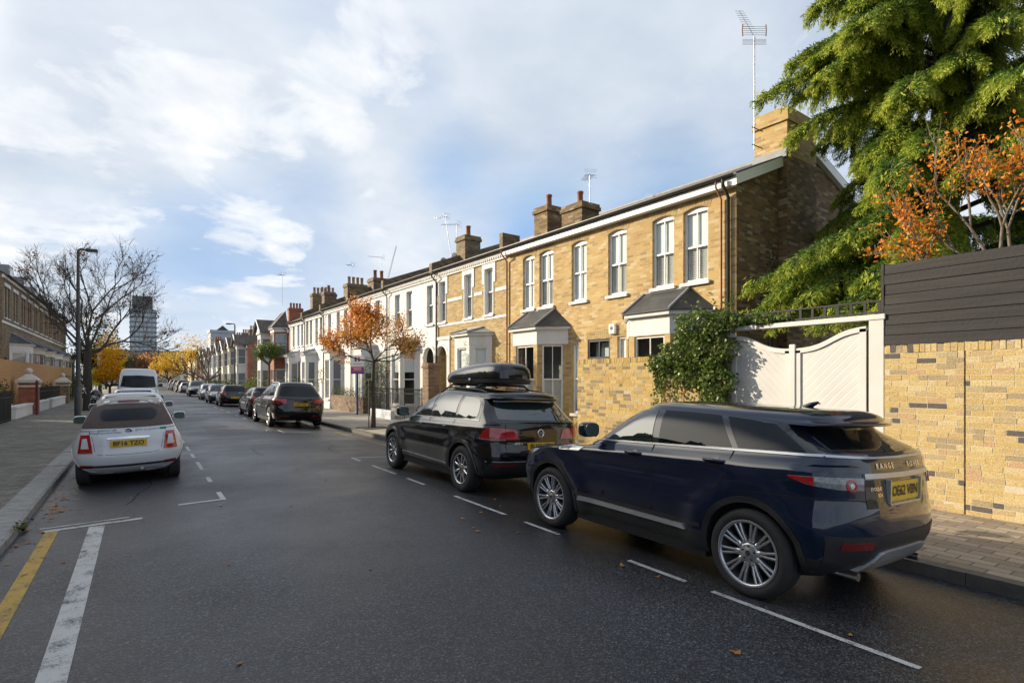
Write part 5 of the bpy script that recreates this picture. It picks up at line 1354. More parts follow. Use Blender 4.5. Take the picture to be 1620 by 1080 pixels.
    # fallen leaves
    rng=np.random.default_rng(5); n=230
    px=np.concatenate([rng.normal(-1.0,.12,110),rng.uniform(3.2,6.2,50),rng.uniform(-4.3,-1.5,40),rng.uniform(-.9,3.5,30)])
    py=np.concatenate([rng.normal(10.2,1.2,60),rng.uniform(6.5,30,50),rng.uniform(1.6,16,50),rng.uniform(5,30,40),rng.uniform(2,20,30)])
    V=[];F=[];A=[]
    for i in range(n):
        s=rng.uniform(.022,.05); a=rng.uniform(0,6.28); z=(roadz(px[i]) if px[i]>-1.22 else .072)+.006
        ca,sa=math.cos(a),math.sin(a); b=len(V)
        for u,v,h in ((-1,0,.3),(0,-.55,.05),(1,0,.4),(0,.55,.05)): V.append((px[i]+(u*ca-v*sa)*s,py[i]+(u*sa+v*ca)*s,z+h*s*rng.uniform(.2,1)))
        F.append((b,b+1,b+2,b+3)); A.append(rng.uniform())
    lm=attrmat('fallen_leaf',[(0,(.30,.07,.02)),(.4,(.42,.16,.03)),(.7,(.22,.11,.04)),(1,(.45,.25,.05))],.6)
    tag(ptmesh('fallen_leaves',V,F,lm,attr=A),'fallen orange and brown leaves scattered on road and gutter','leaves',kind='stuff')
BR=[(.0,(0.504,0.375,0.169)),(.15,(0.536,0.408,0.201)),(.29,(0.478,0.349,0.156)),(.41,(0.549,0.44,0.247)),(.53,(0.516,0.382,0.175)),(.63,(0.458,0.343,0.182)),(.71,(0.478,0.317,0.182)),(.76,(.12,.105,.095)),(.82,(0.53,0.401,0.201)),(.89,(0.354,0.278,0.169)),(.95,(0.425,0.336,0.195))]
def real_bricks(name,label,x,y0,y1,ztop,seed,mat,parent_cat='wall',coping=True,face=-1,joint=None,cut=None):
    """wall running along y with every brick modelled; face -1: outer face towards -x"""
    t=thing(name,label,parent_cat,(x,y0,0)); L=y1-y0
    rng=np.random.default_rng(seed); V=[];F=[];A=[]
    split=[(0,L)] if cut is None else [(0,cut-.010),(cut+.010,L)]
    def brick(ya,yb,za,zb,dx,col,depth=.1):
        j=lambda s: rng.uniform(-s,s)
        b=len(V); f=[]
        for (yy,zz) in ((ya,za),(yb,za),(yb,zb),(ya,zb)): V.append((dx+j(.0012),yy+j(.0030),zz+j(.0022)))
        e=.007
        for (yy,zz) in ((ya-.001,za-.001),(yb+.001,za-.001),(yb+.001,zb+.001),(ya-.001,zb+.001)): V.append((dx+depth,yy,zz))
        for q in ((3,2,1,0),(0,1,5,4),(1,2,6,5),(2,3,7,6),(3,0,4,7)): F.append(tuple(b+k for k in q)); A.append(col)
    zc=ztop-(.118 if coping else 0); rows=int(zc/.0755); h=zc/rows
    pal=lambda: rng.uniform()
    for r,(Y0,Y1) in [(r,q) for r in range(rows) for q in split]:
        y=Y0-(.1135 if r%2 else .0)-rng.uniform(0,.05); k=int(rng.integers(0,5))
        while y<Y1:
            hd=rng.uniform()<.27
            l=.105 if hd else .222
            a=max(Y0,y+.005); b=min(Y1,y+l-.005)
            if b-a>.02: brick(a,b,r*h+.004,(r+1)*h-.004+rng.uniform(-.002,.001),-.0030+rng.normal(0,.0013),pal())
            y+=l; k+=1
    if coping:
        y=0
        while y<L-.02:
            w=rng.uniform(.066,.076); brick(y+.003,min(L,y+w-.004),zc+.006,ztop+rng.uniform(-.012,.006),rng.normal(-.007,.003),pal()*.9+.05,.21); y+=w
    ptmesh('brickwork',V,F,mat,t,attr=A)
    m=MB()
    for a,b in split: m.box(.0,.215,a,b,-.1,ztop-.02)
    if cut: m.box(.05,.2,cut-.02,cut+.02,-.1,ztop-.03)
    m.build('mortar',joint or m_mortar,t)
    return t
m_mortar=M('lime_mortar',(.56,.49,.36),(.47,.40,.28),14,.95,bmp=.5,bscale=60)
m_mortard=M('grey_mortar',(.47,.41,.30),(.38,.33,.24),14,.95,bmp=.5,bscale=60)
def build_right_front():
    bm=attrmat('yellow_brick_faces',[(p,c) for p,c in BR],.9,noise_amt=.62,bmp=.4,nscale=60,spec=.15); 
    for n in bm.node_tree.nodes:
        if n.type=='VALTORGB' and len(n.color_ramp.elements)>5: n.color_ramp.interpolation='CONSTANT'
    bm2=attrmat('weathered_brick_faces',[(0,(.48,.33,.12)),(.2,(.54,.39,.16)),(.4,(.42,.28,.10)),(.6,(.56,.41,.18)),(.72,(.34,.25,.13)),(.84,(.22,.17,.11)),(.93,(.46,.35,.19))],.9,noise_amt=.68,bmp=.45,nscale=50,spec=.15)
    t=real_bricks('brick_wall','yellow brick wall beneath the black timber fence',8.95,-1.2,3.64,2.27,3,bm,cut=3.9)
    mb=MB(); mb.box(-.006,.02,3.86,3.875,0,2.24); 
    real_bricks('brick_wall','weathered yellow brick wall with ivy between the white gates and the bay',8.95,6.36,10.42,2.27,9,bm2,joint=m_mortard)
    # timber fence
    m_fence=M('black_stained_timber',(.012,.011,.0115),(.034,.031,.030),7,.7,bmp=.3,bscale=25)
    _streaks(m_fence,(1,.10,2.4))
    t=thing('timber_fence','black horizontal board fence standing on the yellow brick wall','fence',(8.99,-1.2,0))
    b=MB(); z=2.272; i=0
    while z<3.44:
        b.box(-.012+.005*((i*7)%3),.018,0,4.86,z,z+.1405,M=Matrix.Rotation(R(.0),4,'Z')); z+=.1465; i+=1
    b.build('boards',m_fence,t,bevel=.004)
    b=MB(); b.box(.0185,.024,.02,4.84,2.28,3.42); b.build('backing',m_under,t)  # dark sheet added behind the boards so no light shows through the gaps
    for y in (.06,1.7,3.3,4.8):
        p=MB(); p.box(.02,.10,y-.05,y+.05,2.0,3.40); p.build('post',m_fence,t)
    p=MB(); p.box(-.016,.10,4.862,4.90,2.28,3.46); p.build('end_trim',m_fence,t)
    # gates
    m_g,nt,bs=_new('grooved_gate_panel'); bs.inputs['Roughness'].default_value=.5
    def groove(sign):
        m,nt,bs=_new('grooved_gate_panel'); bs.inputs['Roughness'].default_value=.5
        uv=coords(nt,'UV'); nz=noise(nt,uv,2,5); nt.links.new(ramp(nt,nz.outputs[0],[(.3,(.57,.56,.545)),(.7,(.51,.50,.485))]).outputs[0],bs.inputs['Base Color'])
        mp=_n(nt,'ShaderNodeMapping'); mp.inputs['Rotation'].default_value=(0,0,R(45*sign)); nt.links.new(uv,mp.inputs[0])
        wv=_n(nt,'ShaderNodeTexWave',wave_profile='TRI'); wv.inputs['Scale'].default_value=3.2; nt.links.new(mp.outputs[0],wv.inputs[0])
        rp=ramp(nt,wv.outputs[0],[(.0,(0,0,0)),(.14,(1,1,1))]); bump(nt,bs,rp.outputs[0],.4,.008)
        return m
    t=thing('gate_pair','pair of off-white wooden driveway gates with swan-neck tops','gate',(8.99,3.66,0))
    def zt(s): # s 0 at centre, 1 at outer end
        return 2.28+.30*(1/(1+math.exp(-(s-.55)*7.5)))
    for k,(ya,yb,sg) in enumerate(((.24,1.32,-1),(1.40,2.50,1))):
        n=26; top=[]
        for i in range(n+1):
            y=ya+(yb-ya)*i/n; s=(1.36-y)/1.12 if k==0 else (y-1.36)/1.14
            top.append((y,zt(s)))
        lf=MB()
        pts=[(ya,.08)]+[(yb,.08)]+top[::-1]
        V=[(.012,p[0],p[1]-.05) for p in pts]+[(.045,p[0],p[1]-.05) for p in pts]; m_=len(pts)
        lf.add(V,[tuple(range(m_-1,-1,-1)),tuple(range(m_,2*m_))]+[(i,(i+1)%m_,m_+(i+1)%m_,m_+i) for i in range(m_)])
        o=lf.build('gate_leaf',groove(sg if k==0 else sg),t)
        r=MB(); P=[]
        for (y,z) in top: P.append([(-.012,y,z-.075),(-.012,y,z-.004),(-.006,y,z+.004),(.05,y,z+.004),(.06,y,z-.07)])
        r.grid(P,smooth=False,flip=True)
        r.box(-.012,.06,ya,ya+.09,.05,top[0][1]-.03); r.box(-.012,.06,yb-.09,yb,.05,top[-1][1]-.03); r.box(-.010,.055,ya+.09,yb-.09,.08,.22)
        r.build('gate_frame',m_gate,o)
    p=MB(); p.box(-.03,.01,1.31,1.41,.05,2.36); p.build('meeting_stile',m_gate,t,bevel=.008)
    for ya,yb in ((.0,.20),(2.52,2.68)):
        p=MB(); p.box(-.02,.14,ya,yb,0,2.655); p.build('gate_post',m_gate,t,bevel=.006)
    p=MB(); p.box(-.035,.16,-.02,2.72,2.657,2.735); p.build('head_beam',m_gate,t,bevel=.006)
    tr=thing('trellis','dark wooden trellis strip on the beam above the white gates','trellis',(9.03,3.66,2.738))
    p=MB()
    for i in range(14): p.box(-.012,.012,.06+i*.195,.10+i*.195,.0,.185)
    p.box(-.014,-.0125+.02,.0,2.66,.02,.045); p.box(-.016,.016,.0,2.66,.186,.212)
    p.build('lattice',m_fence,tr)
    # hedge-dark screen behind the gates is real planting: see trees
def railing(label,x,y0,y1,h,sp=.115,mat=None,low=None):
    t=thing('railings',label,'railings',(x,y0,0)); L=y1-y0; mat=mat or m_blackmetal
    b=MB(); n=int(L/sp)
    for i in range(n+1):
        y=i*sp; b.tube([(0,y,.05),(0,y,h)],.011,6); b.tube([(0,y,h),(0,y,h+.03),(0,y,h+.11)],[.012,.022,.002],6)
    b.box(-.02,.02,0,L,h-.16,h-.13); b.box(-.02,.02,0,L,.14,.17)
    b.build('bars',mat,t)
    for i in range(int(L/1.8)+1):
        p=MB(); y=min(L,i*1.8); p.tube([(0,y,0),(0,y,h+.05)],.026,8); p.lathe([(.001,.09),(.03,.06),(.035,.03),(.02,0)],10,0,'z',M=Matrix.Translation((0,y,h+.05))); p.build('post',mat,t)
    return t
def lamp_post(label,x,y,h,arm,z0=.0):
    t=thing('street_lamp',label,'street lamp',(x,y,z0))
    p=MB(); p.tube([(0,0,0),(0,0,.12),(0,0,1.35),(0,0,1.42)],[.135,.12,.12,.085],16); p.build('base',m_lampgrey,t)
    p=MB(); p.tube([(0,0,1.42),(0,0,h)],[.08,.052],14); p.build('pole',m_lampgrey,t)
    p=MB(); p.tube([(0,0,h),(arm*.15,0,h+.06),(arm*.5,0,h+.05)],[.05,.045,.04],10); p.build('arm',m_lampgrey,t)
    p=MB(); a=arm; p.box(min(a*.35,a*1.0),max(a*.35,a*1.0),-.13,.13,h-.0,h+.10); p.build('lamp_head',m_lampgrey,t,bevel=.03)
    g=MB(); g.box(min(a*.5,a*.95),max(a*.5,a*.95),-.09,.09,h-.02,h-.003); g.build('lens',m_clearlens,t)
    return t
def aerial(label,x,y,z0,z1,yaw=0,kind='yagi',lean=0,s=1.0):
    t=thing('tv_aerial',label,'aerial',(x,y,z0),R(yaw)); H=z1-z0
    p=MB(); p.tube([(0,0,0),(lean,0,H)],.016*s,6); p.build('mast',m_alu,t)
    a=MB(); zt=H; L=.9*s
    a.tube([(lean-.15,0,zt),(lean+L,0,zt+.10*s)],.009*s,5)
    for i in range(9):
        u=lean-.1+i*L/8.5; z=zt+(u-lean)*.11; w=.17*s
        a.tube([(u,-w,z),(u,w,z)],.005*s,4)
    if kind=='yagi':
        for dz in (-.14,-.07,.07,.14): a.tube([(lean-.15,-.22*s,zt+dz*s),(lean-.15,.22*s,zt+dz*s)],.005*s,4)
    a.build('antenna',m_alu,t)
    return t
def build_furniture():
    # big aerial on the gable stack
    t=thing('tv_aerial','tall mast with large TV aerial bracketed to the gable chimney','aerial',(12.35,7.85,7.35))
    p=MB(); p.tube([(0,0,0),(0,0,2.75)],.018,8); p.build('mast',m_alu,t)
    p=MB(); p.tube([(-.1,0,.10),(.35,0,.10)],.012,6); p.tube([(-.1,0,.52),(.35,0,.52)],.012,6); p.build('bracket',m_blackmetal,t)
    a=MB(); z=2.70
    ax=Vector((-.28,.34,.90)).normalized(); sd=Vector((.83,-.56,0)); up=Vector((0,0,1)); B=Vector((0,0,2.72))
    a.tube([B-ax*.05,B+ax*.78],.010,5)
    for i in range(11):
        q=B+ax*(.12+.065*i); w=.145-.004*i; a.tube([q-sd*w,q+sd*w],.0055,4)
    for i in range(5):
        q=B+up*(-.06-.0*i)+Vector((0,0,-.03*i+.0)); a.tube([q-sd*.29,q+sd*.29],.005,4)
        q=B+up*(.05+.05*i); a.tube([q-sd*.27,q+sd*.27],.005,4)
    a.build('antenna',m_alu,t)
    e=MB()
    for s_ in (-1,1): e.tube([B+sd*(.28*s_)+up*.02,B+sd*(.29*s_)+up*.16,B+sd*(.28*s_)+up*.30],.014,6)
    e.build('end_cap',m_terra,t)
    aerial('small TV aerial on a short mast beside the two roof-line chimneys',13.1,14.6,7.6,8.95,60)
    aerial('TV aerial with stacked rods on the chimney of the white-banded house',12.6,23.5,7.3,9.2,120)
    aerial('tilted bare aerial mast by the satellite dishes',12.1,23.0,7.2,9.5,100,lean=.55)
    aerial('TV aerial above the two-pot chimney behind the orange tree',12.2,32.4,7.2,9.2,140)
    aerial('thin aerial mast over the four-pot stack of the white row',12.0,37.5,8.0,9.6,100)
    aerial('thin aerial mast over the gabled pair',11.5,57.3,9.0,12.0,100,s=1.3)
    for (u,y,z,lab) in ((11.9,23.4,7.25,'small grey satellite dish on the left of the round-cowled chimney'),(11.75,22.0,7.2,'small white satellite dish on the right of the round-cowled chimney')):
        d=thing('satellite_dish',lab,'satellite dish',(u,y,z),R(200)); m_=MB(); m_.lathe([(.001,.06),(.15,.03),(.27,-.03)],18,0,'y'); m_.build('dish',m_gloss if 'white' in lab else m_lead,d); m_=MB(); m_.tube([(0,.05,0),(0,-.05,-.3),(0,.3,-.35)],.015,6); m_.build('bracket',m_alu,d)
    # lamps and signs
    lamp_post('tall grey street lamp on the left pavement with its arm over the road',-2.02,27.4,6.75,.62,.07)
    lamp_post('street lamp on the right pavement beyond the clipped tree, with a round sign',6.9,54,6.6,-.7,.0)
    lamp_post('farthest street lamp of the right pavement by the bare pollarded tree',6.9,92,6.6,-.7,.0)
    t=thing('sign_post','thin black post with small parking plate beside the large black SUV','sign post',(6.75,29.6,0))
    p=MB(); p.tube([(0,0,0),(0,0,3.3)],.038,10); p.build('pole',m_blackmetal,t); p=MB(); p.box(-.2,.05,-.05,-.04,2.7,3.15); p.build('sign_plate',m_gloss,t)
    # estate agent board
    t=thing('agent_board','estate agent board with white, pink and blue panels on a blue post','sign',(9.05,27.4,0),R(-12))
    p=MB(); p.box(-.045,.045,-.045,.045,0,2.9); p.build('post',M('blue_post',(.03,.07,.19),(.04,.085,.22),5,.6),t)
    m_pk=M('pink_panel',(.50,.03,.20),(.46,.03,.19),4,.5); m_bl=M('blue_panel',(.05,.05,.28),(.05,.06,.3),4,.5)
    p=MB(); p.box(-.31,.31,-.075,-.05,2.42,2.98); b=p.build('board',m_gloss,t); p=MB(); p.box(-.31,.31,-.075,-.05,2.16,2.417); p.build('pink_panel',m_pk,t); p=MB(); p.box(-.31,.31,-.075,-.05,2.06,2.157); p.build('blue_panel',m_bl,t)
    for dx,mt in ((-.09,m_navyink),(.07,m_pk)):
        p=MB(); p.lathe([(.001,-.002),(.045,0)],14,0,'y',M=Matrix.Translation((dx,-.078,2.86))); p.box(dx-.05,dx+.05,-.079,-.0755,2.68,2.81); p.build('logo',mt,b)
    for z,w in ((2.36,.22),(2.31,.17),(2.24,.2)):
        p=MB(); p.box(-w,w,-.078,-.0755,z-.009,z+.009); p.build('print_line',m_gloss,t)
    p=MB(); p.box(-.2,.2,-.078,-.0755,2.54,2.56); p.build('print_line',m_navyink,t)
    # right front gardens
    real=[]
    railing('black spearhead railings in front of the white houses by the orange tree',9.45,20.6,27.0,1.32)
    t=thing('brick_pier','weathered square brick gate pier beside the white porch','pier',(9.45,19.75,0))
    p=MB(); p.box(-.24,.24,-.26,.26,0,2.22); p.box(-.28,.28,-.30,.30,2.22,2.30); p.box(-.25,.25,-.27,.27,2.30,2.42); p.build('brickwork',m_brown,t)
    t=thing('low_wall','low pale rendered plinth wall under the black railings','wall',(9.25,23.2,0)); p=MB(); p.box(-.10,.10,0,2.6,0,.40); p.build('plinth',M('blue_white_render',(.60,.63,.66),(.52,.55,.58),2,.8),t,bevel=.01)
    t=thing('brick_wall','low reddish brick garden wall under the lavender hedge','wall',(9.62,27.9,0)); p=MB(); p.box(-.11,.11,0,7,0,.78); p.box(-.13,.13,0,7,.78,.86); p.build('brickwork',m_brown,t)
    t=thing('gate_pillar','white rendered gate pillar with flat cap beyond the low brick wall','pillar',(9.6,35.4,0)); p=MB(); p.box(-.24,.24,-.24,.24,0,1.6); p.box(-.29,.29,-.29,.29,1.6,1.72); p.build('shaft',m_white,t,bevel=.01)
    for i,y in enumerate((44.5,47.0)):
        t=thing('gate_pillar',('small white pillar in the hedge, the nearer of two','small white pillar in the hedge, the farther of two')[i],'pillar',(9.2,y,0)); p=MB(); p.box(-.22,.22,-.22,.22,0,1.35); p.lathe([(.30,1.35),(.26,1.45),(.05,1.6)],12,0,'z'); p.build('shaft',m_white,t)
    t=thing('bicycle','dark bicycle leaning behind the black railings','bicycle',(9.9,20.9,0),R(15))
    for y in (-.5,.5):
        p=MB(); n=22; p.tube([(0,y+.33*math.cos(2*PI*i/n),.33+.33*math.sin(2*PI*i/n)) for i in range(n+1)],.016,5,caps=False)
        for i in range(8): p.tube([(0,y,.33),(0,y+.32*math.cos(PI*i/4),.33+.32*math.sin(PI*i/4))],.002,3)
        p.build('wheel',m_rubber,t)
    p=MB()
    for a,b in (((0,-.5,.33),(0,-.1,.30)),((0,-.1,.30),(0,-.22,.85)),((0,-.5,.33),(0,-.2,.78)),((0,-.1,.30),(0,.36,.80)),((0,-.2,.78),(0,.34,.86)),((0,.5,.33),(0,.33,.95))): p.tube([a,b],.017,6)
    p.build('frame',m_blackmetal,t); p=MB(); p.tube([(-.28,.3,1.0),(0,.35,.98),(.28,.3,1.0)],.014,6); p.build('handlebar',m_blackmetal,t); p=MB(); p.tube([(0,-.36,.9),(0,-.1,.92)],[.06,.03],8); p.build('saddle',m_clad,t)
    # left side fronts
    for i,(y0,y1,lab) in enumerate(((31.6,36.0,'low white front wall, the stretch nearest the viewer'),(36.9,42.0,'low white front wall, middle stretch past the red pillar'),(43.4,50.5,'low white front wall, far stretch ending at the hoarding'))):
        t=thing('low_wall',lab,'wall',(-4.55,y0,0)); p=MB(); p.box(-.16,.12,0,y1-y0,0,.52); p.box(-.20,.16,-.03,y1-y0+.03,.52,.62); p.build('wall_body',m_white,t,bevel=.012)
    for i,(y,k) in enumerate(((36.45,1.0),(50.9,.95))):
        t=thing('gate_pillar',('red brick gate pillar with pointed white cap and ball finial','second gate pillar with white cap near the end of the hoarding')[i],'pillar',(-4.62,y,0))
        p=MB(); p.box(-.36,.36,-.36,.36,0,1.62*k); b=p.build('shaft',m_red if i==0 else m_stockd,t)
        p=MB(); p.box(-.40,.40,-.40,.40,1.40*k,1.50*k); p.box(-.46,.46,-.46,.46,1.62*k,1.76*k)
        p.add([(-.42,-.42,1.76*k),(.42,-.42,1.76*k),(.42,.42,1.76*k),(-.42,.42,1.76*k),(-.1,-.1,2.06*k),(.1,-.1,2.06*k),(.1,.1,2.06*k),(-.1,.1,2.06*k)],[(0,1,5,4),(1,2,6,5),(2,3,7,6),(3,0,4,7),(4,5,6,7)]); c=p.build('cap',m_stone,t)
        p=MB(); n=8; p.lathe([(.001+.15*math.sin(PI*i_/n),2.2*k-.15*math.cos(PI*i_/n)) for i_ in range(n+1)],14,0,'z'); p.build('finial',m_stone,c)
    t=thing('bollard_post','thin dark red post standing in front of the low white wall','post',(-4.15,35.0,.07)); p=MB(); p.tube([(0,0,0),(0,0,1.55)],.055,10); p.lathe([(.055,1.55),(.06,1.6),(.03,1.66),(.001,1.68)],10,0,'z'); p.build('post',M('dark_red_paint',(.10,.022,.018),(.07,.018,.015),5,.6),t)
    m_ply=M('plywood',(.50,.27,.10),(.42,.22,.08),1.3,.75); m_plyl=M('pale_plywood',(.55,.38,.20),(.48,.33,.17),1.3,.75)
    nt=m_ply.node_tree; mp=_n(nt,'ShaderNodeMapping'); mp.inputs['Scale'].default_value=(1,.5,5); tc=[n for n in nt.nodes if n.type=='TEX_COORD'][0]; nz=[n for n in nt.nodes if n.type=='TEX_NOISE'][0]; nt.links.new(tc.outputs['Object'],mp.inputs[0]); nt.links.new(mp.outputs[0],nz.inputs['Vector'])
    t=thing('hoarding','bare plywood site hoarding in front of the dark brick houses','hoarding',(-5.25,33,0))
    p=MB()
    for i in range(20): p.box(-.02,.0,i*1.22,i*1.22+1.215,.1,2.72+.002*i)
    p.build('panels',m_ply,t); p=MB(); p.box(-.02,.62,24.42,24.45,.1,2.75); p.build('return_panel',m_plyl,t); p=MB()
    for i in range(21): p.box(-.12,-.021,i*1.22-.04,i*1.22+.04,.0,2.6)
    p.build('post',M('sawn_timber',(.32,.2,.1),(.27,.17,.085),6,.8),t)
    railing('black front railings behind the low white wall',-4.7,37.2,50.0,1.25,.13)
    railing('black railings at the left edge of the photo',-4.45,24.0,30.6,1.2,.12)
    t=thing('front_steps','pale stone front steps with sloping side wall behind the shrub','steps',(-5.0,33.5,0))
    p=MB()
    for i in range(7): p.box(-.28-.28*i,-.28*i,0,1.5,0,.17*(i+1))
    p.build('treads',m_stone,t); p=MB()
    for y in (-.2,1.5):
        V=[(0,y,.1),(-1.96,y,.1),(-1.96,y,1.75),(-1.7,y,1.75),(0,y,.55)]; p.add(V+[(v[0],y+.2,v[2]) for v in V],[(0,1,2,3,4),(9,8,7,6,5)]+[(i,5+i,5+(i+1)%5,(i+1)%5) for i in range(5)])
    p.build('side_wall',m_white,t)
    for y,z0,z1,w,mt,lab in ((63,1.2,2.6,.5,M('sign_yellow',(.55,.55,.02),(.5,.5,.02),5,.5),'yellow sign board on a post beside the bare trunk'),(60,2.9,4.6,.16,m_gloss,'narrow white sign plate on a tall post beside the bare trunk')):
        t=thing('street_sign',lab,'sign',(-3.35 if y==63 else -2.95,y,.07)); p=MB(); p.tube([(0,0,0),(0,0,z1)],.04,8); p.build('pole',m_lampgrey,t); p=MB(); p.box(-w,w,-.07,-.045,z0,z1); p.build('sign_plate',mt,t)
    # crane far away
    t=thing('tower_crane','thin slanting crane jib far behind the roofs','crane',(268,310,0)); p=MB(); 
    Z=370
    def P(u,v,Z=370.0):
        F=875.;c,s=math.cos(TH),math.sin(TH); X=(u-810)/F*Z
        return Vector((X*c+Z*s-268,-X*s+Z*c-310,1.78-(v-600)/F*Z))
    a=P(606,470); b=P(627,389); d=(b-a).normalized(); sx=Vector((c0,-s0,0))
    for k in (-.55,.55): p.tube([a+sx*k,b+sx*k*.3],.13,4)
    for i in range(16):
        q=a.lerp(b,i/16); r=a.lerp(b,(i+1)/16); p.tube([q+sx*.55,r-sx*.55],.08,4)
    p.build('jib',M('crane_paint',(.55,.5,.45),(.5,.45,.4),1,.6),t)
    p=MB(); q=P(606,470); p.tube([(q.x,q.y,0),tuple(q)],.8,4); p.build('mast',m_alu,t)
TH=math.atan2(588,875.); c0,s0=math.cos(TH),math.sin(TH)
# ------------------------------------------------------------------ trees and plants
def tubes_np(S,k=5):
    """S: list of (p0,r0,p1,r1) -> V,F"""
    p0=np.array([s[0] for s in S],float); p1=np.array([s[2] for s in S],float); r0=np.array([s[1] for s in S]); r1=np.array([s[3] for s in S])
    d=p1-p0; ln=np.linalg.norm(d,axis=1,keepdims=True); d=d/np.maximum(ln,1e-6)
    up=np.tile(np.array([0.,0,1]),(len(S),1)); up[np.abs(d[:,2])>.9]=(1,0,0)
    a=np.cross(d,up); a/=np.linalg.norm(a,axis=1,keepdims=True); b=np.cross(a,d)
    V=np.empty((len(S),2*k,3))
    for j in range(k):
        t=2*PI*j/k; o=a*math.cos(t)+b*math.sin(t)
        V[:,j]=p0+o*r0[:,None]; V[:,k+j]=p1+o*r1[:,None]
    base=(np.arange(len(S))*2*k)[:,None]
    F=np.concatenate([base+np.array([[j,k+j,k+(j+1)%k,(j+1)%k]]) for j in range(k)],axis=0)
    return V.reshape(-1,3),F
def leaves_np(rng,P,size,axis=None,ratio=.55,jit=.35,droop=0.,fold=.25):
    """leaf quads round points P; returns V,F"""
    n=len(P); P=np.asarray(P,float)
    ax=rng.normal(size=(n,3)) if axis is None else axis+rng.normal(size=(n,3))*jit
    ax[:,2]-=droop; ax/=np.linalg.norm(ax,axis=1,keepdims=True)
    q=rng.normal(size=(n,3)); w=np.cross(ax,q); w/=np.linalg.norm(w,axis=1,keepdims=True); nn=np.cross(ax,w)
    s=(size*rng.uniform(.65,1.35,n))[:,None] if np.isscalar(size) else (size*rng.uniform(.8,1.2,n))[:,None]
    V=np.empty((n,4,3))
    V[:,0]=P; V[:,1]=P+ax*s*.5+w*s*ratio*.5+nn*s*fold*.3; V[:,2]=P+ax*s+nn*s*fold*rng.uniform(-.5,.5,(n,1)); V[:,3]=P+ax*s*.5-w*s*ratio*.5+nn*s*fold*.3
    F=np.arange(n*4).reshape(n,4)
    return V.reshape(-1,3),F
def grow(rng,S,T,p,d,L,r,lvl,maxl,spread=.6,up=.15,nseg=3,shrink=.72,kids=(2,3),droop=0.):
    p=np.array(p,float); d=np.array(d,float)
    for i in range(nseg):
        d=d+rng.normal(size=3)*.13+np.array([0,0,up*.3-droop*.3]); d/=np.linalg.norm(d)
        q=p+d*L/nseg; r1=r*(1-.30*(i+1)/nseg) if lvl<maxl else r*(1-.75*(i+1)/nseg)
        S.append((p,r*(1-.30*i/nseg) if lvl<maxl else r*(1-.75*i/nseg),q,r1)); p=q
        if lvl>=maxl-1: T.append((p.copy(),d.copy()))
        if lvl<maxl and (i<nseg-1) and rng.uniform()<.75 and lvl>0:
            t=rng.normal(size=3); t-=d*t.dot(d); t/=np.linalg.norm(t)
            grow(rng,S,T,p,d*.7+t*spread*1.1+np.array([0,0,up]),L*shrink*rng.uniform(.65,.95),r*.42,lvl+1,maxl,spread,up,nseg,shrink,kids,droop)
    if lvl<maxl:
        k=rng.integers(kids[0],kids[1]+1)
        t0=rng.uniform(0,6.28)
        for j in range(k):
            t=rng.normal(size=3); t-=d*t.dot(d); t/=np.linalg.norm(t)
            grow(rng,S,T,p,d+t*spread*rng.uniform(.6,1.1)+np.array([0,0,up]),L*shrink*rng.uniform(.8,1.15),r*.66,lvl+1,maxl,spread,up,nseg,shrink,kids,droop)
def tree_thing(name,label,loc,S,mat,LV=None,leafmat=None,attr=None,cat='tree',group=None,k=6):
    t=thing(name,label,cat,loc,0,group)
    V,F=tubes_np(S,k); ptmesh('trunk',V,F,mat,t,smooth=True)
    if LV is not None: ptmesh('crown',LV[0],LV[1],leafmat,t,attr)
    return t
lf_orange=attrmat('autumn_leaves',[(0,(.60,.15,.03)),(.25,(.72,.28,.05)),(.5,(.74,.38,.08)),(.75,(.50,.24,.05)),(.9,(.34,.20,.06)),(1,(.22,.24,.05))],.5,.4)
lf_orange2=attrmat('copper_leaves',[(0,(.62,.16,.02)),(.4,(.74,.28,.025)),(.75,(.80,.38,.04)),(1,(.55,.16,.02))],.5,.4)
lf_yellow=attrmat('yellow_leaves',[(0,(.62,.34,.03)),(.5,(.74,.50,.05)),(.85,(.70,.44,.04)),(1,(.42,.36,.06))],.5,.35)
lf_gold=attrmat('golden_leaves',[(0,(.70,.34,.015)),(.5,(.82,.50,.02)),(1,(.78,.42,.02))],.5,.4)
lf_brown=attrmat('brown_leaves',[(0,(.10,.055,.03)),(.6,(.16,.08,.035)),(1,(.26,.11,.03))],.7,.2)
lf_green=attrmat('ivy_leaves',[(0,(.06,.10,.022)),(.5,(.12,.18,.036)),(.8,(.19,.25,.05)),(1,(.30,.34,.10))],.4,.25,spec=.5)
lf_dark=attrmat('evergreen_leaves',[(0,(.02,.038,.014)),(.6,(.04,.065,.02)),(1,(.08,.10,.03))],.5,.2)
lf_hedge=attrmat('hedge_leaves',[(0,(.05,.085,.02)),(.5,(.09,.13,.03)),(1,(.20,.20,.05))],.5,.25)
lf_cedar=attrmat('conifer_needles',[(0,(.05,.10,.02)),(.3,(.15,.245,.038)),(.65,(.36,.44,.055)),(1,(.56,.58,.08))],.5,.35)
lf_olive=attrmat('olive_leaves',[(0,(.08,.10,.04)),(.5,(.13,.15,.07)),(1,(.22,.23,.13))],.5,.25)
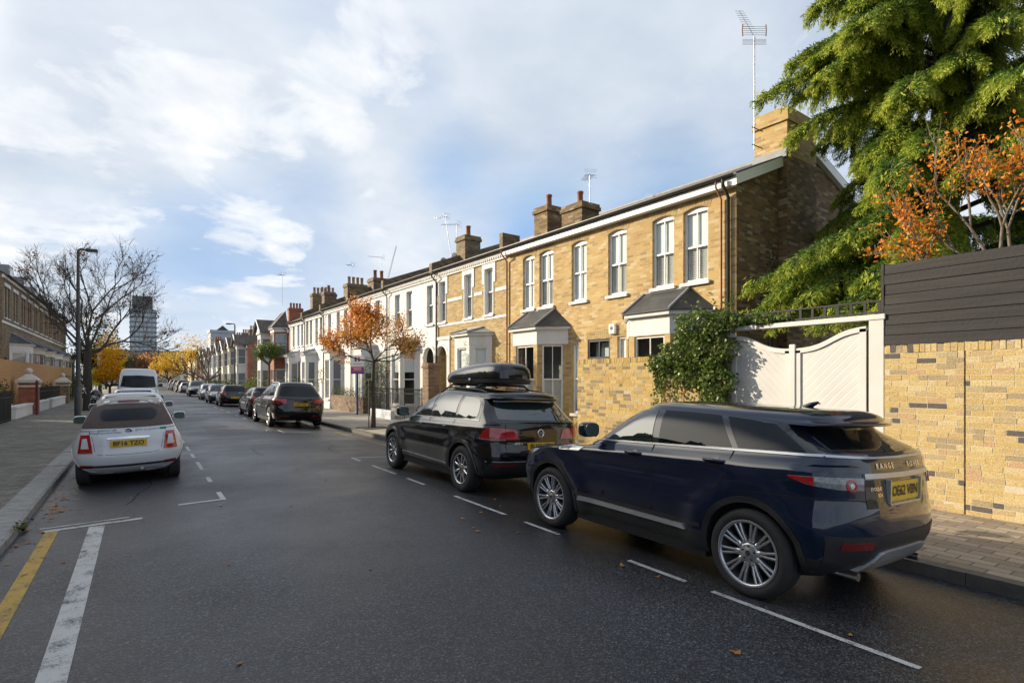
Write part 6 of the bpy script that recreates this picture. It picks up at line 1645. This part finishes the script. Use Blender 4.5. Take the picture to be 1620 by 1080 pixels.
def bare_tree():
    rng=np.random.default_rng(21); S=[];T=[]
    pts=[(0,0,-.05),(.03,0,1.2),(-.02,.05,2.4),(.03,0,3.3)]; rs=[.27,.215,.195,.20]
    for i in range(3): S.append((np.array(pts[i]),rs[i],np.array(pts[i+1]),rs[i+1]))
    top=np.array(pts[-1],float)
    for k in range(9):
        a=k*2*PI/9*2.0+rng.uniform(-.3,.3); el=[.35,.55,.8,.95,1.2,.45,.7,1.05,1.35][k]
        d=np.array([math.cos(a)*math.cos(el),math.sin(a)*math.cos(el),math.sin(el)])
        grow(rng,S,T,top+np.array([0,0,rng.uniform(-.5,.1)]),d,1.9 if el<1 else 2.15,.07,0,5,.52,.10,3,.72,(2,2))
    # trim to crown outline (radius about 4.3 m)
    def ok(p): return ((p[0]-.75)**2+p[1]**2)/4.3**2+((p[2]-5.9)/4.6)**2<1.0
    S=[s for i,s in enumerate(S) if i<3 or ok(s[2])]
    S=[(a,max(b,.0055),c,max(d,.0045)) for a,b,c,d in S]
    T=[t for t in T if ok(t[0])]
    sel=rng.choice(len(T),3000,replace=True)
    for i_ in sel:
        p,d=T[i_]; e=d+rng.normal(size=3)*.5+np.array([0,0,.12]); e/=np.linalg.norm(e); L=rng.uniform(.3,.65); m=p+e*L*.5; e2=e+rng.normal(size=3)*.2
        S.append((p,.0045,m,.004)); S.append((m,.004,m+e2/np.linalg.norm(e2)*L*.5,.0035))
    idx=rng.choice(len(T),min(len(T),1500),replace=False)
    P=np.array([T[i][0] for i in idx]); keep=(np.linalg.norm((P-np.array([0,0,5.8]))/np.array([4.4,4.4,4.1]),axis=1)>.74)|(rng.uniform(size=len(P))<.12); P=P[keep]
    V,F=leaves_np(rng,P,.13,None,.7,.5,.4)
    tree_thing('bare_tree','big nearly leafless tree on the left pavement behind the white convertible',(-2.42,38.5,.07),S,m_twig,(V,F),lf_brown,rng.uniform(size=len(F)))
    print('DBG bare segs',len(S),len(T))
def street_tree():
    rng=np.random.default_rng(8); S=[];T=[]
    pts=[(0,0,-.05),(.02,.0,.6),(.0,.02,1.5),(.02,0,2.45)]; rs=[.10,.075,.066,.062]
    for i in range(3): S.append((np.array(pts[i]),rs[i],np.array(pts[i+1]),rs[i+1]))
    for k in range(8):
        a=k*2*PI/8+rng.uniform(-.3,.3); el=[.15,.5,.9,1.25,.25,.65,1.05,.4][k]
        d=np.array([math.cos(a)*math.cos(el),math.sin(a)*math.cos(el),math.sin(el)])
        grow(rng,S,T,np.array([.02,0,2.4+.1*rng.uniform()]),d,.80,.030,0,4,.55,.09,3,.71,(2,3))
    S=[(a,max(b,.005),c,max(d,.004)) for a,b,c,d in S]
    P=[];W=[]
    for p,d in T:
        r=np.linalg.norm((p-np.array([0,0,3.85]))/np.array([1.8,1.8,1.7]))
        if r>1.08: continue
        # thinner on the side turned to the viewer's right
        side=(p[0]*.83-p[1]*.56)
        n=rng.poisson(2.3 if side<.4 else 1.0)
        for i in range(n): P.append(p+rng.normal(size=3)*.12); W.append((p[2],side))
    V,F=leaves_np(rng,np.array(P),.085,None,.6,.5,.5)
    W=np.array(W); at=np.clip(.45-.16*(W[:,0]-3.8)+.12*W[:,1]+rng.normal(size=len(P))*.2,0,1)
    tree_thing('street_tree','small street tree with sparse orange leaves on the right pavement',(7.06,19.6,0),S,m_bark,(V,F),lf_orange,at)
    s=MB(); s.box(-.5,.5,-.5,.5,-.02,.012); tag(s.build('tree_pit',m_soil,None,(7.06,19.6,.012)),'square earth pit round the small orange street tree','tree pit')
    st=thing('tree_stake','pale wooden stake tied to the small orange street tree','stake',(6.93,19.7,0)); s=MB(); s.tube([(0,0,0),(.01,0,1.75)],.022,6); s.build('stake',m_barkl,st); s=MB(); s.tube([(.0,0,1.5),(.13,-.09,1.5)],.02,6); s.build('tie',m_clad,st)
    print('street leaves',len(P),len(S))
def cedar():
    rng=np.random.default_rng(33); base=np.array([13.5,4.4,0.])
    S=[(np.array([0,0,-.1]),.34,np.array([.05,0,4.]),.27),(np.array([.05,0,4.]),.27,np.array([0,.05,9]),.17),(np.array([0,.05,9]),.17,np.array([0,0,15.5]),.03)]
    limbs=[]
    tgt=[(11.25,7.0,8.15),(11.75,5.9,8.75),(11.5,6.45,7.2),(11.0,7.1,4.05),(10.35,5.5,3.55),(10.2,4.4,3.7),(10.5,6.2,3.75),(9.9,3.6,3.9),(11.7,6.6,3.4),(10.9,5.0,4.6),
         (12.0,5.2,6.4),(11.6,4.6,5.6),(10.8,4.0,6.9),(10.7,3.3,5.2),(10.6,4.9,8.3),(10.5,3.8,9.3),(11.2,5.2,10.2),(11.55,6.5,8.75),(11.9,6.5,8.2),(12.3,5.3,5.6),(12.0,4.8,5.0),(11.6,4.3,4.6),(12.4,5.4,6.6),(11.3,3.9,6.0),(11.2,3.4,7.2),(12.2,3.0,6.5),(11.8,2.6,5.4),(12.6,5.6,7.4),(11.6,5.4,7.9),(10.9,2.8,7.4),(11.4,4.6,7.0),(11.8,4.9,6.2),(10.6,6.9,3.35),(10.9,6.5,3.1),(10.2,5.0,3.2),(10.0,4.0,3.3),(10.4,5.9,4.2),(11.6,6.1,8.6),(11.5,5.2,9.3),(11.0,5.6,7.9),(10.3,3.2,8.0),(10.4,2.4,6.3),(12.0,6.3,9.9),(10.9,3.0,10.6),(10.5,2.0,9.2),(11.4,4.4,11.6)]
    for (x,y,z) in tgt: limbs.append((np.array([x,y,z])-base,1.0))
    for z in np.arange(3.6,14.8,.17):
        a=rng.uniform(0,6.28); L=(3.2 if z<9 else 3.2*(15.6-z)/6.6)*rng.uniform(.75,1.1)
        d=np.array([math.cos(a)*L,math.sin(a)*L,z-rng.uniform(.1,.6)])
        if d[0]<.7 and d[1]>.5 and 3.9<z<8.2: continue
        if d[0]<-1.5 and d[1]>1.2: continue
        limbs.append((d,.9))
    P=[];AX=[];AT=[];SZ=[];NQ=[]
    for tip,dens in limbs:
        rad=np.hypot(tip[0],tip[1]); z0=tip[2]+rng.uniform(-.1,.35)
        start=np.array([0,0,z0]); n=14; prev=start; hd=np.array([tip[0],tip[1],0])/max(rad,.1); pr=np.array([-hd[1],hd[0],0])
        wob=rng.normal()*.25
        for i in range(1,n+1):
            t=i/n; p=start*(1-t)+tip*t+np.array([0,0,.42*math.sin(PI*t)-.28*t**4])+pr*wob*math.sin(PI*t)
            S.append((prev,.055*(1-.85*(t-1/n))+.004,p,.055*(1-.85*t)+.004)); 
            d=(p-prev)/np.linalg.norm(p-prev)
            if t>.22:
                for rep in range(5):
                  for sgn in (-1,1):
                    q0=prev+(p-prev)*rng.uniform(); L=(.30+.75*(1-t)**.6)*rng.uniform(.6,1.25)
                    dd=pr*sgn*rng.uniform(.45,1)+hd*rng.uniform(.35,.9); dd/=np.linalg.norm(dd)
                    m=max(3,int(L/.065)); q=q0.copy(); dz=rng.uniform(0,.12)
                    for j in range(m):
                        u=j/m; dz-=.17+.10*u; v=dd*.8+np.array([0,0,dz]); v/=np.linalg.norm(v); q=q+v*L/m
                        NQ.append((q[0],q[1],q[2],v[0],v[1],v[2],u,t))
                    S.append((q0,.006,q,.002))
            prev=p
        for w in range(36):
            P.append(tip+rng.normal(size=3)*.06+np.array([0,0,-.2])); AX.append(hd+np.array([0,0,-.9])+rng.normal(size=3)*.3); SZ.append(.12); AT.append(np.clip(.8+rng.normal()*.15,0,1))
    kk=9; NQ=np.repeat(np.array(NQ),kk,axis=0); n=len(NQ); v=NQ[:,3:6]; u=NQ[:,6]; tt=NQ[:,7]
    P=np.concatenate([np.array(P),NQ[:,:3]+rng.normal(size=(n,3))*.022]); AX=np.concatenate([np.array(AX),v*.9+np.cross(v,rng.normal(size=(n,3)))*.8+np.array([0,0,-.25])])
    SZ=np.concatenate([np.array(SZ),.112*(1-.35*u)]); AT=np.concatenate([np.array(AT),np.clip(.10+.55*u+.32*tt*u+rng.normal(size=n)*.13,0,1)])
    print('cedar sprays',len(P))
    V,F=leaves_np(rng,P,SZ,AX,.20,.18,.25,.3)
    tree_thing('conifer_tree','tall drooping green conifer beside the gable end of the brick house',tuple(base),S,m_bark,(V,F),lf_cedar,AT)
def orange_shrub():
    rng=np.random.default_rng(12); base=np.array([9.75,2.55,3.05]); S=[];T=[]
    for d,L in (((-.25,.75,.8),.78),((-.1,.1,1),.8),((.1,-.35,1),.8),((-.3,1.0,.40),.72),((.05,-.7,.8),.75),((.0,.45,1.0),.9),((-.1,-.5,.35),.7),((.1,.7,.3),.6)):
        d=np.array(d)/np.linalg.norm(d); grow(rng,S,T,np.array([0,0,0]),d,L,.026,0,3,.55,.14,3,.80,(2,2))
    S.insert(0,(np.array([0,0,-3.0]),.05,np.array([0,0,0]),.035))
    S=[(a,max(b,.0035),c,max(d,.003)) for a,b,c,d in S if abs(c[0])<.95 or True]
    P=[]
    for p,d in T:
        if rng.uniform()<.36: continue
        n=rng.poisson(5.0)
        c=p
        for i in range(n): P.append(c+rng.normal(size=3)*.06)
    P=np.array(P); V,F=leaves_np(rng,P,.062,None,.6,.5,.15)
    tree_thing('autumn_tree','slender tree with bright orange leaves rising behind the black fence',tuple(base),S,m_barkl,(V,F),lf_orange2,rng.uniform(size=len(P)))
    print('orange leaves',len(P))
def leafy(name,label,boxes,n,size,mat,seed,cat='shrub',stems=None,ratio=.6,droop=.2,group=None,surf=True,kind=None,stemmat=None):
    """boxes: (cx,cy,cz,rx,ry,rz) ellipsoid clumps in world space"""
    rng=np.random.default_rng(seed); P=[]
    tot=sum(b[3]*b[4]*b[5] for b in boxes)**1; 
    for b in boxes:
        k=int(n*(b[3]*b[4]*b[5])/tot)
        q=rng.normal(size=(k,3)); q/=np.linalg.norm(q,axis=1,keepdims=True); rr=rng.uniform(.0,1,(k,1))**(.22 if surf else .4)
        # lumpy outline
        f=1+.22*np.sin(q[:,0:1]*7+b[0]*3)*np.cos(q[:,1:2]*6+b[1])+.16*np.sin(q[:,2:3]*11+b[2]*5)
        P.append(np.array(b[:3])+q*rr*f*np.array(b[3:6]))
    P=np.concatenate(P); c=np.array(boxes[0][:3]); c[2]=0
    P=P[P[:,2]>.05]
    V,F=leaves_np(rng,P-c,size,None,ratio,.5,droop)
    t=thing(name,label,cat,tuple(c),0,group)
    S=[]
    for b in (boxes if stems is None else stems):
        e=np.array(b[:3])-c
        S.append((np.array([e[0]*.4,e[1]*.4,0]),.03,np.array([e[0]*.8,e[1]*.8,e[2]*.6]),.022)); S.append((np.array([e[0]*.8,e[1]*.8,e[2]*.6]),.022,e,.01))
    VV,FF=tubes_np(S,5); ptmesh('stem',VV,FF,stemmat or m_bark,t,smooth=True)
    ptmesh('foliage',V,F,mat,t,rng.uniform(size=len(F)))
    return t
def ivy():
    rng=np.random.default_rng(17); P=[];AX=[]
    # mound on the wall top and round the gate post, trailing strands over wall face
    def clump(cx,cy,cz,rx,ry,rz_,k):
        q=rng.normal(size=(k,3)); q/=np.linalg.norm(q,axis=1,keepdims=True); rr=rng.uniform(.35,1,(k,1))**.4
        f=1+.25*np.sin(q[:,1:2]*6+cy)*np.cos(q[:,2:3]*5)
        for p in np.array([cx,cy,cz])+q*rr*f*np.array([rx,ry,rz_]): P.append(p); AX.append((-.7,0,-.5))
    for c in ((8.88,6.50,2.35,.34,.48,.55,2300),(8.84,6.75,2.75,.36,.52,.36,2000),(8.84,6.35,1.75,.24,.34,.50,1300),(8.86,7.2,2.28,.26,.50,.28,1100),(8.88,7.7,2.1,.18,.35,.20,500),(8.92,6.2,2.85,.3,.35,.22,700),(9.05,5.6,2.84,.16,.55,.10,500),(8.86,6.42,1.25,.16,.2,.35,420),(8.85,6.9,1.95,.18,.45,.3,800)): clump(*c)
    for s in range(34):
        y=rng.uniform(6.3,8.1); z=2.3; x=8.88; p=np.array([x,y,z])
        for j in range(int(rng.integers(8,26))):
            p=p+np.array([rng.normal()*.008,rng.normal()*.03-.006,-.045]); p[0]=min(p[0],8.93); P.append(p.copy()); AX.append((-.7,0,-.9))
            if rng.uniform()<.6: P.append(p+rng.normal(size=3)*.03); AX.append((-.6,0,-.8))
    for s in range(7):
        p=np.array([8.9,rng.uniform(6.2,7.0),2.95]); v=np.array([rng.normal()*.3,rng.normal()*.5,1.]); v/=np.linalg.norm(v)
        for j in range(int(rng.integers(6,16))): p=p+v*.035; P.append(p+rng.normal(size=3)*.03); AX.append((-.4,0,.2))
    P=np.array(P); V,F=leaves_np(rng,P-np.array([8.95,6.6,0]),.062,np.array(AX),.85,.6,.1,.2)
    t=thing('climbing_plant','leafy green climber spilling over the brick wall beside the white gates','climbing plant',(8.95,6.6,0))
    S=[]
    for s in range(9):
        p=np.array([-.05+rng.normal()*.03,-.22+rng.normal()*.12,0.0])
        for j in range(14):
            q=p+np.array([rng.normal()*.012,rng.normal()*.05+.01,.17]); q[0]=min(q[0],-.03); S.append((p,.014,q,.012)); p=q
    VV,FF=tubes_np(S,5); ptmesh('stem',VV,FF,m_bark,t,smooth=True)
    ptmesh('foliage',V,F,lf_green,t,rng.beta(2,2,size=len(F)))
def round_tree(name,label,x,y,tz,cr,mat,seed,n,size,trunk=.16,group=None,barkm=None,bare=False,maxl=3,sparse=0):
    rng=np.random.default_rng(seed); S=[];T=[]
    cx,cz=cr[0],tz
    S.append((np.array([0,0,0.]),trunk,np.array([0,0,tz*.55]),trunk*.75))
    H=cr[2]
    for k in range(7):
        a=k*2.4+rng.uniform(-.3,.3); el=rng.uniform(.3,1.35); d=np.array([math.cos(a)*math.cos(el),math.sin(a)*math.cos(el),math.sin(el)])
        grow(rng,S,T,np.array([0,0,tz*.5]),d,cr[0]*.55,trunk*.5,0,maxl,.55,.12,2,.72,(2,3))
    c=np.array([0,0,cr[1]])
    S=[s for s in S if np.linalg.norm((s[2]-c)/np.array([cr[0],cr[0],H]))<1.08 or s[2][2]<cr[1]]
    S=[(a,max(b,.012),cc,max(d,.010)) for a,b,cc,d in S]
    P=[p for p,d in T if np.linalg.norm((p-c)/np.array([cr[0],cr[0],H]))<1.1]
    if not bare:
        q=rng.normal(size=(n,3)); q/=np.linalg.norm(q,axis=1,keepdims=True); rr=rng.uniform(0,1,(n,1))**.38
        f=1+.25*np.sin(q[:,0:1]*6+seed)*np.cos(q[:,1:2]*5)+.22*np.sin(q[:,2:3]*8+seed)
        A=c+q*rr*f*np.array([cr[0],cr[0],H])
        nz=np.sin(A[:,0]*2.3+seed)*np.sin(A[:,1]*2.1)*np.sin(A[:,2]*2.6+1)
        A=A[nz>-.28+sparse]
        if P: 
            P=np.array(P); A=np.concatenate([A,P[rng.integers(0,len(P),n//2)]+rng.normal(size=(n//2,3))*size*1.5])
    else:
        P=np.array(P); A=P[rng.integers(0,len(P),n)]+rng.normal(size=(n,3))*.05
    V,F=leaves_np(rng,A,size,None,.65,.5,.2)
    return tree_thing(name,label,(x,y,.02),S,barkm or m_bark,(V,F),mat,np.clip(rng.normal(.5,.25,len(A)),0,1),group=group,k=5)
def build_plants():
    bare_tree(); street_tree(); cedar(); orange_shrub(); ivy()
    # dark planting behind the gates and the low conifer boughs
    leafy('garden_shrub','dark evergreen shrub seen through the gap above the white gates',[(11.2,4.9,1.4,1.0,1.5,1.35),(11.6,6.4,1.3,.9,1.0,1.2),(11.0,3.4,1.2,.8,1.0,1.0)],5200,.075,lf_dark,3)
    leafy('garden_hedge','low green hedge top showing above the black fence under the orange leaves',[(10.5,3.2,2.6,.7,1.0,1.0),(10.7,1.6,2.6,.8,1.2,1.0)],5200,.06,lf_hedge,4,cat='hedge')
    # right side gardens
    leafy('tall_shrub','tall silver-green shrub behind the estate agent board',[(10.0,26.9,1.7,.75,.85,1.35),(9.9,26.3,2.4,.55,.6,.75),(10.2,27.8,1.3,.6,.7,1.0)],5200,.085,lf_olive,6,ratio=.35)
    leafy('lavender_hedge','low grey-green planting on top of the reddish garden wall',[(9.75,29,1.05,.28,1.0,.30),(9.75,30.8,1.0,.3,1.1,.32),(9.75,32.8,1.05,.3,1.2,.34),(9.75,34.3,1.0,.26,.6,.3)],2600,.07,lf_olive,7,cat='hedge',ratio=.3)
    leafy('garden_shrub','pale green shrub behind the white gate pillar',[(10.3,36.5,1.5,.9,1.4,1.2),(10.2,39.0,1.4,.9,1.4,1.1)],3600,.11,lf_olive,8,ratio=.45)
    leafy('front_hedge','long clipped green hedge in front of the last white houses',[(9.55,42.5,1.0,.6,1.9,1.0),(9.55,45.5,1.0,.6,1.9,1.05),(9.4,48.5,1.05,.6,1.9,1.05),(9.3,51.5,1.1,.6,1.9,1.15)],7000,.11,lf_hedge,9,cat='hedge')
    leafy('yellow_shrub','yellow-tinged bush at the corner of the far gap',[(9.1,56,1.0,.9,1.8,1.1),(9.0,60,.9,.9,1.8,.95)],3000,.13,lf_hedge,10)
    leafy('front_hedge','dark hedge along the far gabled row',[(8.4,68+4*i,.85,.6,2.3,.8) for i in range(9)],5200,.16,lf_dark,11,cat='hedge')
    round_tree('clipped_tree','small clipped green tree with flat crown in front of the gabled pair',8.2,45.6,5.7,(.95,4.0,.66),lf_green,5,2600,.12,.10)
    round_tree('pollarded_tree','bare pollarded tree on the far right pavement',7.6,84,3.2,(3.4,5.2,3.0),lf_brown,14,140,.15,.24,barkm=m_barkl,bare=True)
    round_tree('autumn_tree','half-bare tree with thin yellow-brown leaves at the far end on the right',8.0,116,4.6,(3.8,6.6,3.6),lf_yellow,15,1700,.30,.3,sparse=.22)
    round_tree('autumn_tree','rounded yellow tree at the end of the street below the tower',4.6,128,3.4,(2.9,5.0,2.6),lf_yellow,16,2400,.30,.25)
    round_tree('autumn_tree','pinkish brown low tree under the half-bare yellow one',9.4,104,2.5,(2.6,3.2,1.8),lf_brown,18,1800,.22,.2)
    round_tree('autumn_tree','bright golden tree on the left pavement beside the bare trunk',-2.15,58,2.2,(1.15,3.4,2.1),lf_gold,19,4200,.14,.12)
    round_tree('evergreen_tree','dark green tree standing behind the golden one',-3.9,80,4.0,(2.6,5.2,3.9),lf_dark,20,6500,.2,.25)
    for i,(x,y,m,lab) in enumerate(((-1.5,142,lf_brown,'russet tree below the tower, on its left'),(1.0,150,lf_orange,'orange-brown tree straight below the tower'),(-5,120,lf_dark,'dark tree left of the tower foot'),(12.5,140,lf_hedge,'green-brown tree far behind the pollarded one'))):
        round_tree('far_tree',lab,x,y,3.5,(3.6,4.8,2.8),m,30+i,2200,.32,.25)
    leafy('kerb_weed','small tuft of weeds growing in the left gutter by the yellow line',[(-1.17,8.55,.0,.06,.22,.10),(-1.16,8.95,.0,.05,.12,.07)],160,.05,lf_hedge,60,cat='weed')
    # left side gardens
    leafy('garden_shrub','dark green shrub at the left edge below the stone steps',[(-5.2,32.2,.8,.55,1.0,.75),(-5.3,33.6,1.0,.5,.8,.7)],2200,.075,lf_dark,40)
    leafy('front_hedge','dark clipped hedge behind the street lamp and bare trunk',[(-4.9,56,1.0,.6,2.2,1.0),(-4.9,60,1.0,.6,2.2,1.0),(-4.7,65,1.2,.7,2.6,1.2),(-4.7,70,1.2,.7,2.6,1.2)],4200,.13,lf_dark,41,cat='hedge')
    leafy('front_hedge','dark hedge on the low wall in front of the hoarding',[(-4.95,39.5,.8,.25,2.2,.55),(-4.95,45.5,.85,.25,3.2,.6)],2600,.09,lf_dark,42,cat='hedge')
    leafy('gable_creeper','small dark creeper clinging to the gable wall',[(12.4,7.42,4.3,.30,.10,.55),(12.2,7.42,3.7,.2,.1,.4)],420,.06,lf_dark,43,cat='climbing plant')
# ------------------------------------------------------------------ sky, sun, camera
SUN_EL=R(20.3); SUN_H=(-.62,.785)
def build_world():
    w=bpy.data.worlds.new('World'); SC.world=w; w.use_nodes=True; nt=w.node_tree
    bg=nt.nodes['Background']
    sky=_n(nt,'ShaderNodeTexSky',sky_type='NISHITA'); sky.sun_disc=False; sky.sun_elevation=SUN_EL; sky.sun_rotation=math.atan2(SUN_H[0],SUN_H[1])
    sky.air_density=1.0; sky.dust_density=.6; sky.ozone_density=1.5
    tc=_n(nt,'ShaderNodeTexCoord'); d=tc.outputs['Generated']
    sep=_n(nt,'ShaderNodeSeparateXYZ'); nt.links.new(d,sep.inputs[0])
    # flat cloud layer: divide by height so that clouds flatten towards the horizon
    zz=_n(nt,'ShaderNodeMath',operation='ADD'); nt.links.new(sep.outputs[2],zz.inputs[0]); zz.inputs[1].default_value=.22
    zc=_n(nt,'ShaderNodeMath',operation='MAXIMUM'); nt.links.new(zz.outputs[0],zc.inputs[0]); zc.inputs[1].default_value=.08
    inv=_n(nt,'ShaderNodeMath',operation='DIVIDE'); inv.inputs[0].default_value=1; nt.links.new(zc.outputs[0],inv.inputs[1])
    pl=_n(nt,'ShaderNodeVectorMath',operation='SCALE'); nt.links.new(d,pl.inputs[0]); nt.links.new(inv.outputs[0],pl.inputs['Scale'])
    n1=noise(nt,pl.outputs[0],.85,9,.56); n1.inputs['Distortion'].default_value=.5
    n2=noise(nt,pl.outputs[0],3.1,10,.58); n2.inputs['Distortion'].default_value=.3
    def lobe(u,v,width,amp,prev):
        F=875.; c,s=math.cos(TH),math.sin(TH); X=(u-810)/F; q=Vector((X*c+s,-X*s+c,-(v-600)/F)).normalized()
        dp=_n(nt,'ShaderNodeVectorMath',operation='DOT_PRODUCT'); nt.links.new(d,dp.inputs[0]); dp.inputs[1].default_value=q
        mr=_n(nt,'ShaderNodeMapRange'); mr.interpolation_type='SMOOTHSTEP'; mr.inputs[1].default_value=math.cos(R(width)); mr.inputs[2].default_value=1; mr.inputs[3].default_value=0; mr.inputs[4].default_value=amp
        nt.links.new(dp.outputs['Value'],mr.inputs[0])
        a=_n(nt,'ShaderNodeMath',operation='ADD'); nt.links.new(mr.outputs[0],a.inputs[0]); nt.links.new(prev,a.inputs[1]); return a.outputs[0]
    # veil of thin high cloud with blue openings
    v=n1.outputs[0]
    for L in ((60,420,12,.16),(960,340,13,-.26),(1110,330,11,-.20),(800,300,10,-.12),(690,180,9,-.20),(590,40,9,-.10),(450,260,9,-.10),(200,340,10,-.14),(330,430,9,-.08),(820,80,15,.14),(1000,130,18,.14),(560,200,9,.08),(150,90,14,.06),(700,420,9,.10),(1250,150,10,.02)): v=lobe(*L,v)
    veil=ramp(nt,v,[(.16,(.0,.0,.0)),(.62,(1,1,1))])
    # bright heaped clouds
    z0=_n(nt,'ShaderNodeMath',operation='MULTIPLY'); z0.inputs[0].default_value=0; p=z0.outputs[0]
    for L in ((345,265,9,1.5),(240,235,9,.8),(410,240,6,.6),(565,115,8,1.9),(70,150,10,1.0),(20,310,9,1.7),(465,385,3,1.6),(420,470,14,.6),(250,470,12,.5)): p=lobe(*L,p)
    pc_=_n(nt,'ShaderNodeMath',operation='MINIMUM'); nt.links.new(p,pc_.inputs[0]); pc_.inputs[1].default_value=1.9
    pm=_n(nt,'ShaderNodeMath',operation='MULTIPLY_ADD'); nt.links.new(pc_.outputs[0],pm.inputs[0]); pm.inputs[1].default_value=.27; 
    nb=_n(nt,'ShaderNodeMath',operation='MULTIPLY_ADD'); nt.links.new(n2.outputs[0],nb.inputs[0]); nb.inputs[1].default_value=2.9; nb.inputs[2].default_value=-1.42; nt.links.new(nb.outputs[0],pm.inputs[2])
    puff=ramp(nt,pm.outputs[0],[(.42,(0,0,0)),(.62,(.5,.5,.5)),(.95,(.95,.95,.95))])
    sc=_n(nt,'ShaderNodeVectorMath',operation='SCALE'); nt.links.new(sky.outputs[0],sc.inputs[0]); sc.inputs['Scale'].default_value=SKY_S
    mn=_n(nt,'ShaderNodeVectorMath',operation='MINIMUM'); nt.links.new(sc.outputs[0],mn.inputs[0]); mn.inputs[1].default_value=(.27,.43,.68); sc=mn
    n3=noise(nt,pl.outputs[0],1.7,6,.55)
    vc=ramp(nt,n3.outputs[0],[(.35,(.49,.555,.645)),(.65,(.68,.72,.77))])
    n4=noise(nt,pl.outputs[0],5,5,.55)
    pc=ramp(nt,n4.outputs[0],[(.3,(.66,.69,.74)),(.6,(.86,.865,.87))])
    hz=ramp(nt,sep.outputs[2],[(.0,(.75,.75,.75)),(.20,(0,0,0))])
    c=mix(nt,veil.outputs[0],sc.outputs[0],vc.outputs[0])
    c=mix(nt,hz.outputs[0],c,(.66,.71,.76))
    c=mix(nt,puff.outputs[0],c,pc.outputs[0])
    # sun glow added to the sky outside the frame, strengthened for reflections
    sd=Vector((SUN_H[0]*math.cos(SUN_EL),SUN_H[1]*math.cos(SUN_EL),math.sin(SUN_EL+.12))).normalized()
    dp=_n(nt,'ShaderNodeVectorMath',operation='DOT_PRODUCT'); nt.links.new(d,dp.inputs[0]); dp.inputs[1].default_value=sd
    mr=_n(nt,'ShaderNodeMapRange'); mr.interpolation_type='SMOOTHERSTEP'; mr.inputs[1].default_value=math.cos(R(29)); mr.inputs[2].default_value=1; nt.links.new(dp.outputs['Value'],mr.inputs[0])
    c=mix(nt,mr.outputs[0],c,(3.4,3.2,2.8))
    nt.links.new(c,bg.inputs[0]); bg.inputs[1].default_value=WORLD_S
SKY_S=.17; WORLD_S=.88
def build_light():
    l=bpy.data.lights.new('sun','SUN'); l.energy=4.9; l.angle=R(.5); l.color=(1.0,.86,.64)
    o=bpy.data.objects.new('sun',l); COL.objects.link(o)
    d=Vector((SUN_H[0]*math.cos(SUN_EL),SUN_H[1]*math.cos(SUN_EL),math.sin(SUN_EL)))
    o.rotation_euler=d.to_track_quat('Z','Y').to_euler(); o.location=(-20,25,30)
def build_camera():
    c=bpy.data.cameras.new('camera'); c.sensor_width=36; c.lens=875/1620*36; c.shift_y=60/1620; c.clip_end=3000; c.clip_start=.05
    o=bpy.data.objects.new('camera',c); COL.objects.link(o); o.location=(0,0,1.78); o.rotation_euler=(R(90),0,-TH); SC.camera=o
    SC.view_settings.view_transform='Standard'; SC.view_settings.look='None'; SC.view_settings.exposure=EXPO; SC.view_settings.gamma=1
EXPO=.54
random.seed(2)
build_world(); build_light(); build_camera()
build_ground(); build_right_front(); build_furniture()
house_A(); right_terrace(); left_terrace(); far_buildings()
build_plants()
build_evoque(); build_touareg(); build_fiat(); build_traffic(); build_motorbike()
